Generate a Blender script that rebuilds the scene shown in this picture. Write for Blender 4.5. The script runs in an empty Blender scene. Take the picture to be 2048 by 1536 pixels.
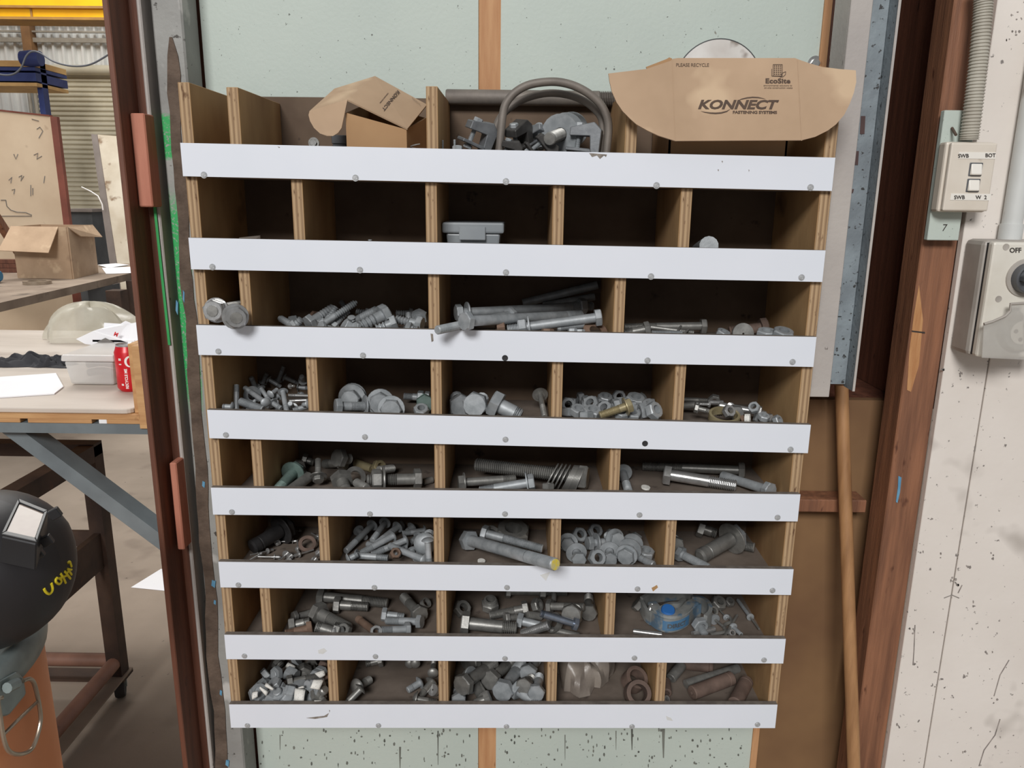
import bpy, bmesh, math, random
from mathutils import Vector, Matrix, Quaternion
random.seed(11)
SC = bpy.context.scene
COL = SC.collection
PI = math.pi
V = Vector

# ------------------------------------------------------------------ camera
F_PX = 1540.0                       # focal length in pixels of a 2048 x 1536 frame
Z0 = 1.35                           # height above the floor of the third white strip
CAM = V((0.018, -1.1766, 0.1984 + Z0))
PITCH, YAW, ROLL = 0.2385, -0.0073, 0.0111
_fw = V((math.sin(YAW) * math.cos(PITCH), math.cos(YAW) * math.cos(PITCH), -math.sin(PITCH)))
_r0 = V((math.cos(YAW), -math.sin(YAW), 0))
_u0 = _r0.cross(_fw)
_rt = _r0 * math.cos(ROLL) + _u0 * math.sin(ROLL)
_up = -_r0 * math.sin(ROLL) + _u0 * math.cos(ROLL)
cd = bpy.data.cameras.new('camera')
cd.sensor_fit = 'HORIZONTAL'
cd.sensor_width = 36.0
cd.lens = F_PX / 2048 * 36.0
cd.clip_start = 0.02
cd.clip_end = 100
cam = bpy.data.objects.new('camera', cd)
COL.objects.link(cam)
cam.matrix_world = Matrix(((_rt.x, _up.x, -_fw.x, CAM.x), (_rt.y, _up.y, -_fw.y, CAM.y), (_rt.z, _up.z, -_fw.z, CAM.z), (0, 0, 0, 1)))
SC.camera = cam

# ------------------------------------------------------------------ light and exposure
W = bpy.data.worlds.new('workshop_air')
SC.world = W
W.use_nodes = True
W.node_tree.nodes['Background'].inputs[0].default_value = (0.95, 0.97, 1.0, 1)
W.node_tree.nodes['Background'].inputs[1].default_value = 0.26
def area(name, loc, target, sx, sy, power, color=(1, 1, 1)):
    d = bpy.data.lights.new(name, 'AREA')
    d.shape = 'RECTANGLE'; d.size = sx; d.size_y = sy; d.energy = power; d.color = color
    o = bpy.data.objects.new(name, d); COL.objects.link(o)
    o.location = loc
    o.rotation_euler = (V(target) - V(loc)).to_track_quat('-Z', 'Y').to_euler()
    return o
area('roof_lights_bay_offscreen', (-1.6, -8.2, 6.2), (0.0, 0.0, 1.2), 3.0, 2.2, 740, (1.0, 0.985, 0.965))
area('roof_lights_hall_offscreen', (-3.4, 4.6, 6.2), (-2.6, 5.0, 0), 4.0, 5.0, 430, (1.0, 0.98, 0.94))
SC.view_settings.view_transform = 'Standard'
SC.view_settings.look = 'None'
SC.view_settings.gamma = 1.0
SC.view_settings.use_curve_mapping = False
SC.view_settings.exposure = 0.0

# ------------------------------------------------------------------ picture -> place
def ray(x, y):
    return (_rt * ((x - 1024) / F_PX) - _up * ((y - 768) / F_PX) + _fw).normalized()
def P(x, y, Y):
    """the point of the plane Y = const seen at x, y"""
    d = ray(x, y); return CAM + d * ((Y - CAM.y) / d.y)
def PZ(x, y, z):
    d = ray(x, y); return CAM + d * ((z - CAM.z) / d.z)
def PP(x, y, p, n):
    d = ray(x, y); return CAM + d * ((V(p) - CAM).dot(n) / d.dot(n))
def SX(x, y, Y): return P(x, y, Y).x
def SZ(x, y, Y): return P(x, y, Y).z

# ------------------------------------------------------------------ materials
def S(r, g, b):
    f = lambda c: (c / 255 / 12.92) if c / 255 <= 0.04045 else ((c / 255 + 0.055) / 1.055) ** 2.4
    return (f(r), f(g), f(b), 1)
class NT:
    def __init__(s, name):
        s.m = bpy.data.materials.new(name); s.m.use_nodes = True
        s.t = s.m.node_tree; s.n = s.t.nodes; s.b = s.n['Principled BSDF']; s.l = s.t.links
    def add(s, kind, **kw):
        n = s.n.new(kind)
        for k, v in kw.items(): setattr(n, k, v)
        return n
    def link(s, a, b): s.l.new(a, b)
def ramp(nt, fac, stops):
    r = nt.add('ShaderNodeValToRGB')
    e = r.color_ramp.elements
    while len(e) < len(stops): e.new(0.5)
    for i, (p, c) in enumerate(stops):
        e[i].position = p; e[i].color = c if len(c) == 4 else (*c, 1)
    nt.link(fac, r.inputs[0]); return r.outputs[0]
def mix(nt, fac, a, b, mode='MIX'):
    m = nt.add('ShaderNodeMix', data_type='RGBA', blend_type=mode)
    for s, v in ((m.inputs[0], fac), (m.inputs[6], a), (m.inputs[7], b)):
        if hasattr(v, 'node'): nt.link(v, s)
        elif isinstance(v, (int, float)): s.default_value = v
        else: s.default_value = v
    return m.outputs[2]
def noise(nt, vec, scale, detail=4, rough=0.55, dist=0.0):
    n = nt.add('ShaderNodeTexNoise'); n.inputs['Scale'].default_value = scale
    n.inputs['Detail'].default_value = detail; n.inputs['Roughness'].default_value = rough
    n.inputs['Distortion'].default_value = dist
    nt.link(vec, n.inputs['Vector']); return n.outputs[0]
def coords(nt, stretch=(1, 1, 1), off=(0, 0, 0), out='Object'):
    c = nt.add('ShaderNodeTexCoord'); m = nt.add('ShaderNodeMapping')
    m.inputs['Scale'].default_value = stretch; m.inputs['Location'].default_value = off
    nt.link(c.outputs[out], m.inputs[0]); return m.outputs[0]
BLACK, WHITE = (0, 0, 0, 1), (1, 1, 1, 1)
def pm(name, c1, c2=None, scale=8, rough=0.6, metal=0.0, bump=0.0, bscale=None, stretch=(1, 1, 1), lo=0.35, hi=0.65, spots=None, spots2=None, vary=0.0, alpha=None, trans=None, spec=0.5, rough2=None):
    """two tones mixed by a noise, speckles or stains with a shape of their own, fine relief"""
    nt = NT(name); b = nt.b
    c2 = c2 or c1
    vec = coords(nt, stretch)
    fac = noise(nt, vec, scale)
    out = ramp(nt, fac, [(lo, c1), (hi, c2)])
    for sp in (spots, spots2):
        if sp:   # colour, scale, threshold, softness, stretch
            v2 = coords(nt, sp[4] if len(sp) > 4 else (1, 1, 1), (3.1, 1.7, 0.4))
            m = ramp(nt, noise(nt, v2, sp[1], 3), [(sp[2], BLACK), (min(1, sp[2] + sp[3]), WHITE)])
            out = mix(nt, m, out, sp[0])
    if vary:
        oi = nt.add('ShaderNodeObjectInfo')
        mr = nt.add('ShaderNodeMapRange'); mr.inputs[3].default_value = 1 - vary; mr.inputs[4].default_value = 1 + vary * 0.6
        nt.link(oi.outputs['Random'], mr.inputs[0])
        cc = nt.add('ShaderNodeCombineColor')
        for k in range(3): nt.link(mr.outputs[0], cc.inputs[k])
        out = mix(nt, 1.0, out, cc.outputs[0], 'MULTIPLY')
    nt.link(out, b.inputs['Base Color'])
    b.inputs['Roughness'].default_value = rough; b.inputs['Metallic'].default_value = metal
    if rough2 is not None:
        rr = nt.add('ShaderNodeMapRange'); rr.inputs[3].default_value = rough; rr.inputs[4].default_value = rough2
        nt.link(fac, rr.inputs[0]); nt.link(rr.outputs[0], b.inputs['Roughness'])
    b.inputs['Specular IOR Level'].default_value = spec
    if bump:
        bp = nt.add('ShaderNodeBump'); bp.inputs['Strength'].default_value = bump; bp.inputs['Distance'].default_value = 0.004
        nt.link(noise(nt, vec, bscale or scale * 6, 5), bp.inputs['Height']); nt.link(bp.outputs[0], b.inputs['Normal'])
    if alpha is not None: b.inputs['Alpha'].default_value = alpha
    if trans is not None: b.inputs['Transmission Weight'].default_value = trans
    return nt.m
def ply_edge(name, axis):
    """the cut edge of plywood: thin plies across the thickness"""
    nt = NT(name)
    vec = coords(nt)
    sp = nt.add('ShaderNodeSeparateXYZ'); nt.link(vec, sp.inputs[0])
    st = [40, 40, 40]; st[axis] = 900; st[2 if axis == 0 else 0] = 22
    n1 = noise(nt, coords(nt, tuple(st)), 1.0, 3)
    ma = nt.add('ShaderNodeMath', operation='MULTIPLY'); ma.inputs[1].default_value = 2 * PI / 0.0068
    nt.link(sp.outputs[axis], ma.inputs[0])
    si = nt.add('ShaderNodeMath', operation='SINE'); nt.link(ma.outputs[0], si.inputs[0])
    ad = nt.add('ShaderNodeMath', operation='MULTIPLY_ADD'); ad.inputs[1].default_value = 0.22; ad.inputs[2].default_value = 0.28
    nt.link(si.outputs[0], ad.inputs[0])
    a2 = nt.add('ShaderNodeMath', operation='MULTIPLY_ADD'); a2.inputs[1].default_value = 0.5
    nt.link(n1, a2.inputs[0]); nt.link(ad.outputs[0], a2.inputs[2])
    c = ramp(nt, a2.outputs[0], [(0.15, S(116, 90, 66)), (0.5, S(162, 134, 102)), (0.8, S(186, 158, 124))])
    sp2 = ramp(nt, noise(nt, coords(nt, (60, 60, 14)), 3.0, 3), [(0.62, BLACK), (0.72, WHITE)])
    c = mix(nt, sp2, c, S(96, 66, 42))
    nt.link(c, nt.b.inputs['Base Color']); nt.b.inputs['Roughness'].default_value = 0.8
    bp = nt.add('ShaderNodeBump'); bp.inputs['Strength'].default_value = 0.4; bp.inputs['Distance'].default_value = 0.002
    nt.link(a2.outputs[0], bp.inputs['Height']); nt.link(bp.outputs[0], nt.b.inputs['Normal'])
    return nt.m
M = {}
M['strip'] = pm('white_laminate', S(226, 230, 239), S(221, 226, 235), 3, 0.34, bump=0.02, bscale=40, spots=(S(168, 166, 160), 26, 0.735, 0.05))
M['core'] = pm('laminate_core', S(96, 88, 82), S(120, 112, 104), 60, 0.8)
M['ply'] = pm('plywood_face', S(190, 154, 108), S(146, 108, 70), 5, 0.78, bump=0.1, bscale=60, stretch=(1, 1.2, 0.5), spots=(S(98, 70, 46), 8, 0.62, 0.14))
M['plyback'] = pm('old_plywood_back', S(112, 94, 78), S(88, 71, 57), 7, 0.85, bump=0.1, spots=(S(60, 48, 40), 30, 0.68, 0.08))
M['shelf'] = pm('dusty_shelf', S(124, 112, 102), S(98, 87, 78), 12, 0.9, bump=0.08, spots=(S(66, 58, 52), 26, 0.66, 0.1))
M['edge_v'] = ply_edge('plywood_edge_upright', 0)
M['edge_h'] = ply_edge('plywood_edge_flat', 2)
M['screw'] = pm('zinc_screw', S(190, 192, 194), S(160, 162, 164), 300, 0.45, 0.25)
M['recess'] = pm('near_black', S(44, 44, 46), None, 30, 0.8)
M['green_panel'] = pm('pale_green_paint', S(190, 200, 192), S(181, 192, 185), 2.5, 0.6, bump=0.12, bscale=150, spots=(S(104, 108, 102), 150, 0.70, 0.03), spots2=(S(128, 124, 112), 44, 0.735, 0.03, (1, 1, 0.5)))
M['batten'] = pm('raw_timber_batten', S(196, 150, 108), S(176, 126, 86), 10, 0.7, bump=0.2, stretch=(6, 6, 0.6), spots=(S(120, 78, 50), 60, 0.68, 0.05, (1, 1, 0.2)))
M['timber_red'] = pm('red_brown_timber', S(118, 74, 56), S(94, 58, 44), 9, 0.6, bump=0.25, stretch=(8, 8, 0.5), spots=(S(64, 38, 28), 50, 0.67, 0.06, (1, 1, 0.25)))
M['timber_orange'] = pm('orange_brown_timber', S(146, 100, 73), S(112, 75, 55), 9, 0.62, bump=0.3, stretch=(8, 8, 0.5), spots=(S(84, 48, 32), 46, 0.66, 0.07, (1, 1, 0.3)))
M['timber_pink'] = pm('pink_timber_block', S(190, 126, 104), S(170, 106, 86), 10, 0.7, bump=0.2, stretch=(5, 5, 0.6))
M['timber_tan'] = pm('tan_pine', S(206, 162, 112), S(184, 136, 90), 9, 0.68, bump=0.15, stretch=(0.7, 6, 6), spots=(S(140, 96, 62), 22, 0.68, 0.08))
M['steel_paint'] = pm('weathered_grey_paint', S(158, 158, 154), S(136, 135, 132), 6, 0.6, bump=0.25, bscale=80, spots=(S(70, 66, 62), 90, 0.66, 0.05), spots2=(S(190, 188, 184), 14, 0.64, 0.08))
M['steel_light'] = pm('pale_grey_paint', S(186, 180, 174), S(170, 164, 160), 5, 0.6, bump=0.2, bscale=90, spots=(S(86, 78, 74), 70, 0.70, 0.04, (1, 1, 0.5)))
M['steel_blue'] = pm('blue_grey_paint', S(138, 148, 154), S(118, 126, 132), 18, 0.6, bump=0.3, bscale=90, spots=(S(58, 58, 58), 110, 0.62, 0.05))
M['steel_taupe'] = pm('taupe_primer', S(132, 122, 116), S(118, 108, 102), 6, 0.7)
M['maroon_patch'] = pm('flat_maroon', S(84, 64, 62), S(72, 54, 54), 20, 0.8)
M['glue'] = pm('brown_residue', S(104, 88, 76), S(80, 66, 56), 30, 0.85, bump=0.5, bscale=120)
M['green_paint'] = pm('green_spray_paint', S(38, 150, 78), S(60, 164, 92), 10, 0.55, bump=0.1, spots=(S(96, 120, 104), 60, 0.68, 0.06))
M['blue_fleck'] = pm('blue_paint_fleck', S(86, 142, 178), S(110, 160, 188), 40, 0.7)
M['brown_board'] = pm('brown_board', S(138, 106, 72), S(112, 82, 56), 3, 0.75, bump=0.1, spots=(S(90, 60, 38), 6, 0.66, 0.12))
M['white_wall'] = pm('white_painted_sheet', S(230, 223, 216), S(220, 212, 204), 3, 0.6, bump=0.12, bscale=60, spots=(S(126, 120, 116), 90, 0.675, 0.05), spots2=(S(168, 160, 152), 7, 0.62, 0.16))
M['pvc'] = pm('grey_white_pvc', S(206, 208, 206), S(194, 194, 190), 6, 0.45, spots=(S(150, 142, 134), 14, 0.66, 0.1))
M['conduit'] = pm('grey_flexible_conduit', S(190, 186, 174), S(170, 164, 152), 14, 0.5)
M['switch'] = pm('aged_white_plastic', S(222, 214, 202), S(210, 200, 186), 10, 0.4, spots=(S(158, 142, 124), 16, 0.66, 0.1))
M['iso_grey'] = pm('dirty_grey_plastic', S(176, 170, 162), S(152, 145, 138), 10, 0.5, spots=(S(106, 98, 90), 12, 0.62, 0.12))
M['iso_white'] = pm('cream_plastic', S(222, 218, 208), S(208, 202, 190), 10, 0.42, spots=(S(160, 150, 138), 14, 0.68, 0.1))
M['knob'] = pm('dark_grey_plastic', S(92, 94, 98), S(80, 82, 86), 20, 0.4)
M['ink'] = pm('dark_ink', S(56, 50, 46), None, 20, 0.8)
M['brown_ink'] = pm('brown_print', S(80, 64, 54), S(90, 72, 60), 60, 0.8)
M['white_ink'] = pm('white_print', S(240, 236, 234), None, 20, 0.5)
M['red_ink'] = pm('red_print', S(214, 48, 52), None, 20, 0.6)
M['grey_ink'] = pm('grey_print', S(120, 116, 112), None, 20, 0.7)
M['tape_label'] = pm('label_tape', S(232, 228, 220), None, 20, 0.5)
M['kraft'] = pm('kraft_cardboard', S(188, 160, 132), S(172, 145, 118), 7, 0.8, bump=0.04, spots=(S(200, 174, 144), 9, 0.6, 0.1), spots2=(S(148, 120, 98), 6, 0.68, 0.08))
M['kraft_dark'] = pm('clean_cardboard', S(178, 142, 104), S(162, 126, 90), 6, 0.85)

# ------------------------------------------------------------------ meshes
class MB:
    def __init__(s): s.v = []; s.f = []; s.mi = []; s.cur = 0
    def add(s, vs, fs, mat=None):
        o = len(s.v); s.v.extend(V(p) for p in vs)
        for f in fs: s.f.append([i + o for i in f]); s.mi.append(s.cur if mat is None else mat)
        return s
    def box(s, x0, x1, y0, y1, z0, z1, mats=None, top=None):
        """mats: 6 material indices for -x +x -y +y -z +z"""
        vs = [(x0, y0, z0), (x1, y0, z0), (x1, y1, z0), (x0, y1, z0), (x0, y0, z1), (x1, y0, z1), (x1, y1, z1), (x0, y1, z1)]
        fs = [(0, 4, 7, 3), (1, 2, 6, 5), (0, 1, 5, 4), (2, 3, 7, 6), (0, 3, 2, 1), (4, 5, 6, 7)]
        o = len(s.v); s.v.extend(V(p) for p in vs)
        for k, f in enumerate(fs): s.f.append([i + o for i in f]); s.mi.append(mats[k] if mats else s.cur)
        return s
    def hexa(s, lo4, hi4):
        """a block between two quads with matching corners"""
        return s.add(list(lo4) + list(hi4), [(3, 2, 1, 0), (4, 5, 6, 7), (0, 1, 5, 4), (1, 2, 6, 5), (2, 3, 7, 6), (3, 0, 4, 7)])
    def bar(s, a, b, w, h, up=(0, 0, 1)):
        """a rectangular bar from a to b, w across, h along up"""
        a, b = V(a), V(b); d = (b - a).normalized(); u = V(up); u = (u - d * u.dot(d)).normalized(); r = d.cross(u)
        q = lambda p: [p - r * w / 2 - u * h / 2, p + r * w / 2 - u * h / 2, p + r * w / 2 + u * h / 2, p - r * w / 2 + u * h / 2]
        return s.hexa(q(a), q(b))
    def prism(s, pts, ext):
        """a flat outline given as 3-D points, thickened by the vector ext"""
        n = len(pts); ext = V(ext); a = [V(p) for p in pts]
        s.add(a + [p + ext for p in a], [list(range(n))[::-1], [n + i for i in range(n)]] + [(i, (i + 1) % n, n + (i + 1) % n, n + i) for i in range(n)])
        return s
    def lathe(s, prof, n=16, mx=None, hexr=(), close=False, spin=0.0):
        """rings (r, z) along +Z; rings whose index is in hexr are six-sided (use n = 12); r = 0 ends in a point"""
        mx = mx or Matrix(); base = len(s.v); rings = []
        for k, (r, z) in enumerate(prof):
            if r <= 1e-9:
                s.v.append(mx @ V((0, 0, z))); rings.append([len(s.v) - 1]); continue
            ids = []
            for i in range(n):
                a = 2 * PI * i / n
                rr = r * (math.cos(PI / 6) / math.cos((a % (PI / 3)) - PI / 6)) if k in hexr else r
                s.v.append(mx @ V((rr * math.cos(a + spin), rr * math.sin(a + spin), z))); ids.append(len(s.v) - 1)
            rings.append(ids)
        pairs = list(zip(rings[:-1], rings[1:]))
        if close: pairs.append((rings[-1], rings[0]))
        for a, b in pairs:
            if len(a) == 1 and len(b) == 1: continue
            for i in range(n):
                j = (i + 1) % n
                if len(a) == 1: f = [a[0], b[j], b[i]]
                elif len(b) == 1: f = [a[i], a[j], b[0]]
                else: f = [a[i], a[j], b[j], b[i]]
                s.f.append(f[::-1] if False else f); s.mi.append(s.cur)
        return s
    def tube(s, path, r, n=10, cap=True, radii=None):
        path = [V(p) for p in path]; m = len(path); t0 = (path[1] - path[0]).normalized()
        nrm = t0.orthogonal().normalized(); rings = []; prev = t0
        for k, p in enumerate(path):
            t = (path[min(k + 1, m - 1)] - path[max(k - 1, 0)]).normalized()
            nrm = prev.rotation_difference(t) @ nrm; prev = t
            bn = t.cross(nrm); rr = radii[k] if radii else r
            o = len(s.v)
            s.v.extend(p + (nrm * math.cos(2 * PI * i / n) + bn * math.sin(2 * PI * i / n)) * rr for i in range(n))
            rings.append(list(range(o, o + n)))
        for a, b in zip(rings[:-1], rings[1:]):
            for i in range(n): s.f.append([a[i], a[(i + 1) % n], b[(i + 1) % n], b[i]]); s.mi.append(s.cur)
        if cap:
            s.f.append(rings[0][::-1]); s.mi.append(s.cur); s.f.append(rings[-1]); s.mi.append(s.cur)
        return s
    def grid(s, fn, nu, nv):
        o = len(s.v)
        for j in range(nv + 1):
            for i in range(nu + 1): s.v.append(V(fn(i / nu, j / nv)))
        for j in range(nv):
            for i in range(nu):
                a = o + j * (nu + 1) + i; s.f.append([a, a + 1, a + nu + 2, a + nu + 1]); s.mi.append(s.cur)
        return s
    def mesh(s, name, mats, smooth=False, angle=35, bevel=0.0, seg=1, origin=None):
        me = bpy.data.meshes.new(name)
        o = V(origin) if origin is not None else V((0, 0, 0))
        me.from_pydata([tuple(p - o) for p in s.v], [], s.f)
        for m in (mats if isinstance(mats, (list, tuple)) else [mats]): me.materials.append(M[m] if isinstance(m, str) else m)
        me.polygons.foreach_set('material_index', s.mi)
        bm = bmesh.new(); bm.from_mesh(me)
        bmesh.ops.recalc_face_normals(bm, faces=bm.faces)
        if bevel:
            ed = [e for e in bm.edges if len(e.link_faces) == 2 and e.calc_face_angle(0) > 0.5]
            bmesh.ops.bevel(bm, geom=ed, offset=bevel, segments=seg, affect='EDGES', profile=0.5, clamp_overlap=True)
        bm.to_mesh(me); bm.free()
        if smooth:
            me.polygons.foreach_set('use_smooth', [True] * len(me.polygons))
            me.set_sharp_from_angle(angle=math.radians(angle))
        me.update(); return me
    def build(s, name, mats, parent=None, smooth=False, angle=35, bevel=0.0, seg=1, origin=None, **tags):
        o = bpy.data.objects.new(name, s.mesh(name, mats, smooth, angle, bevel, seg, origin)); COL.objects.link(o)
        if origin is not None: o.location = origin
        if parent is not None:
            o.parent = parent
            if origin is not None: o.location = V(origin) - V(parent.get('_o', (0, 0, 0)))
        return tag(o, **tags)
def tag(o, label=None, category=None, group=None, kind=None):
    for k, v in (('label', label), ('category', category), ('group', group), ('kind', kind)):
        if v: o[k] = v
    return o
def thing(name, label=None, category=None, group=None, kind=None, mx=None):
    o = bpy.data.objects.new(name, None); COL.objects.link(o); o.empty_display_size = 0.02
    if mx is not None: o.matrix_world = mx
    return tag(o, label, category, group, kind)
def frame(p, zdir, spin=0.0):
    """a matrix at p with +Z along zdir"""
    q = V(zdir).normalized().to_track_quat('Z', 'Y')
    return Matrix.Translation(V(p)) @ q.to_matrix().to_4x4() @ Matrix.Rotation(spin, 4, 'Z')
def solidify(o, t, off=-1):
    m = o.modifiers.new('thickness', 'SOLIDIFY'); m.thickness = t; m.offset = off; return o
def lettering(name, body, size, mat, parent, fn, shear=0.0, bold=0.0, spacing=1.0, align='CENTER'):
    """flat print: the letters' outlines mapped onto a surface by fn(x, y) -> point"""
    cu = bpy.data.curves.new(name, 'FONT'); cu.body = body; cu.size = size; cu.shear = shear; cu.offset = bold
    cu.space_character = spacing; cu.align_x = align; cu.align_y = 'CENTER'; cu.resolution_u = 3
    to = bpy.data.objects.new(name + '_outline', cu); COL.objects.link(to)
    me = bpy.data.meshes.new_from_object(to)
    bpy.data.objects.remove(to); bpy.data.curves.remove(cu)
    me.name = name; me.materials.clear(); me.materials.append(M[mat])
    for v in me.vertices: v.co = fn(v.co.x, v.co.y)
    o = bpy.data.objects.new(name, me); COL.objects.link(o)
    if parent is not None: o.parent = parent
    return o
def on_plane(cx, cy, ux, uy, vx, vy, p, n, lift=0.0006):
    """text coordinates -> picture directions (u along the line, v up) -> the plane p, n"""
    n = V(n).normalized()
    if n.dot(CAM - V(p)) < 0: n = -n
    q = V(p) + n * lift
    return lambda x, y: PP(cx + ux * x + vx * y, cy + uy * x + vy * y, q, n)
# ------------------------------------------------------------------ the rack of pigeonholes
zl = [0.2701, 0.1331, 0.0, -0.1364, -0.2682, -0.4001, -0.5366, -0.6735]
zr = [0.2591, 0.1252, -0.0068, -0.1481, -0.2658, -0.3986, -0.5284, -0.6565]
sdx = [-0.0015, -0.0015, -0.0014, 0.0044, -0.0005, 0.0014, 0.0007, -0.0016]
SH = 0.0473                          # height of a white strip
LIP = 0.031                          # a strip stands this far above its shelf
YF, YB = 0.010, 0.213                # front edge and back of the shelves
PLY = 0.017
XL, XR = -0.4735, 0.4735             # centres of the two side panels
zr_shelf = list(zr); zr_shelf[3] = -0.1415
def floor_z(r, x):
    t = (x + 0.48) / 0.96
    return Z0 + zl[r] + (zr_shelf[r] - zl[r]) * t - LIP
rack = thing('bolt_rack', 'large plywood pigeonhole rack with eight white front strips fixed to the pale green panels', 'rack')
TOPZ = Z0 + 0.353
def upright(name, x, za, zb, y0=YF, y1=YB, t=PLY, mats=('ply', 'edge_v'), rake=0.0):
    m = MB()
    m.box(x - t / 2, x + t / 2, y0, y1, za, zb, mats=(0, 0, 1, 0, 1, 1))
    o = m.build(name, list(mats), rack, bevel=0.0007, origin=(x, 0, za))
    return o
upright('side_panel', XL, floor_z(7, XL) - PLY, TOPZ + 0.002)
upright('side_panel', XR, floor_z(7, XR) - PLY, TOPZ - 0.002)
MB().box(XL - PLY / 2, XR + PLY / 2, YB, YB + 0.009, floor_z(7, 0) - PLY, Z0 + 0.360).build('back_panel', 'plyback', rack)
for r in range(8):
    a, b = XL + PLY / 2, XR - PLY / 2
    za, zb = floor_z(r, a), floor_z(r, b)
    m = MB()
    m.hexa([(a, YF, za - PLY), (b, YF, zb - PLY), (b, YB, zb - PLY), (a, YB, za - PLY)], [(a, YF, za), (b, YF, zb), (b, YB, zb), (a, YB, za)])
    m.mi = [0, 0, 1, 0, 0, 0]
    m.build('shelf', ['shelf', 'edge_h'], rack, origin=(0, 0, (za + zb) / 2 - PLY / 2))
DIV = [[-0.403, -0.112, 0.180], [-0.316, -0.115, 0.076, 0.267], [-0.405, -0.113, 0.174], [-0.308, -0.111, 0.081, 0.275],
       [-0.405, -0.107, 0.178], [-0.302, -0.110, 0.085, 0.276], [-0.408, -0.107, 0.181], [-0.299, -0.105, 0.085, 0.275]]
for r in range(8):
    for x in DIV[r]:
        za = floor_z(r, x)
        zb = TOPZ + (-0.004 if x < -0.2 else 0.0) if r == 0 else floor_z(r - 1, x) - PLY
        upright('divider', x, za, zb)
SCREW = [[(408, 350), (711, 356), (1012, 363), (1313, 371), (1621, 375)], [(425, 534), (720, 540), (1012, 545), (1302, 553), (1603, 555)],
         [(437, 703), (726, 711), (1010, 716), (1295, 721), (1585, 724)], [(452, 870), (730, 874), (1011, 879), (1290, 887), (1581, 899)],
         [(464, 1024), (740, 1028), (1010, 1028), (1279, 1030), (1555, 1035)], [(477, 1170), (749, 1175), (1014, 1175), (1275, 1178), (1545, 1181)],
         [(489, 1312), (751, 1313), (1010, 1317), (1269, 1316), (1528, 1320)], [(495, 1451), (757, 1451), (1013, 1453), (1264, 1453), (1515, 1449)]]
sm = MB()
sm.lathe([(0.0, 0.0009), (0.0034, 0.0009), (0.0040, 0.0003), (0.0040, -0.003), (0, -0.003)], 14)
sm.cur = 1; sm.lathe([(0.0039, 0.0002), (0.0049, 0.0003), (0.0050, -0.0005)], 14)
for k in range(2):
    w, l = (0.0003, 0.0016) if k == 0 else (0.0016, 0.0003)
    sm.cur = 1; sm.box(-l, l, -w, w, 0.0004, 0.0010)
screw_me = sm.mesh('screw', ['screw', 'screw'], True)
dm = MB().lathe([(0.0, 0.0001), (0.0032, 0.0001), (0.0046, 0.0006), (0.0048, 0.0), (0, -0.003)], 14)  # near-black dished disc for two screw positions, no hole cut in the strip
dark_disc_me = dm.mesh('screw', ['recess'], True)  # mesh of the near-black disc
for r in range(8):
    a, b = -0.48 + sdx[r], 0.48 + sdx[r]
    A, B = Z0 + zl[r], Z0 + zr[r]
    m = MB()
    m.hexa([(a, 0, A - SH), (b, 0, B - SH), (b, YF, B - SH), (a, YF, A - SH)], [(a, 0, A), (b, 0, B), (b, YF, B), (a, YF, A)])
    m.mi = [1, 1, 0, 1, 1, 1]
    st = m.build('front_strip', ['strip', 'core'], rack, origin=(0, 0, (A + B) / 2))
    for k, (x, y) in enumerate(SCREW[r]):
        p = P(x, y, 0.0)
        o = bpy.data.objects.new('screw', dark_disc_me if (r, k) in ((2, 2), (3, 3)) else screw_me); COL.objects.link(o)  # two positions take the near-black disc instead of a screw
        o.parent = st; o.location = p - V((0, 0, (A + B) / 2)) + V((0, -0.0002, 0))
        o.rotation_euler = (PI / 2, random.uniform(0, 1.5), 0)
# the hole torn in the back board behind the bin of thin bolts shows the painted wall
hole = [(498, 712), (512, 712), (511, 724), (514, 752), (504, 744), (499, 742), (501, 728)]
MB().prism([P(x, y, YB - 0.0006) for x, y in hole], (0, 0.0005, 0)).build('torn_hole', 'green_panel', rack, label='torn gap showing pale green paint')
MB().prism([P(x, y, YB - 0.0006) for x, y in [(503, 752), (512, 764), (505, 762)]], (0, 0.0005, 0)).build('torn_hole', 'green_panel', rack)

# chips and smears on the white strips
M['chip'] = pm('strip_chip', S(112, 104, 96), S(150, 142, 134), 90, 0.8)
M['smear'] = pm('pale_smear', S(206, 207, 205), S(212, 213, 213), 60, 0.7)
for mt, pts in [('chip', [(861, 667), (866, 668), (867, 682), (863, 684)]), ('chip', [(1178, 306), (1214, 309), (1212, 314), (1208, 311), (1200, 318), (1194, 311), (1184, 314)]), ('ply', [(1303, 1176), (1314, 1170), (1316, 1175), (1306, 1183)]), ('chip', [(612, 1436), (628, 1434), (648, 1432), (658, 1426), (654, 1434), (630, 1438)]), ('chip', [(658, 1420), (660, 1421), (659, 1425)]), ('smear', [(636, 1300), (648, 1296), (654, 1302), (646, 1308), (637, 1307)]),
                ('smear', [(1332, 1432), (1342, 1436), (1346, 1442), (1334, 1440)]), ('smear', [(1080, 1150), (1100, 1144), (1092, 1162)]), ('chip', [(1443, 322), (1446, 322), (1445, 326)]), ('chip', [(1435, 339), (1438, 339), (1437, 343)]), ('chip', [(1497, 339), (1499, 340), (1498, 344)]), ('chip', [(555, 293), (560, 294), (558, 296)])]:
    MB().prism([P(x, y, -0.0003) for x, y in pts], (0, 0.0005, 0)).build('surface_mark', mt, rack)
# ------------------------------------------------------------------ the setting round the rack
YW = 0.235
fl = MB().box(-12, 4, -4, 12.5, -0.1, 0.0)
M['concrete'] = pm('dusty_concrete', S(160, 145, 130), S(138, 124, 110), 1.6, 0.85, bump=0.35, bscale=24, spots=(S(120, 106, 94), 3.2, 0.60, 0.14), spots2=(S(96, 84, 74), 26, 0.73, 0.04))
fl.build('floor', 'concrete', kind='structure', label='dusty concrete workshop floor')
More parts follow.
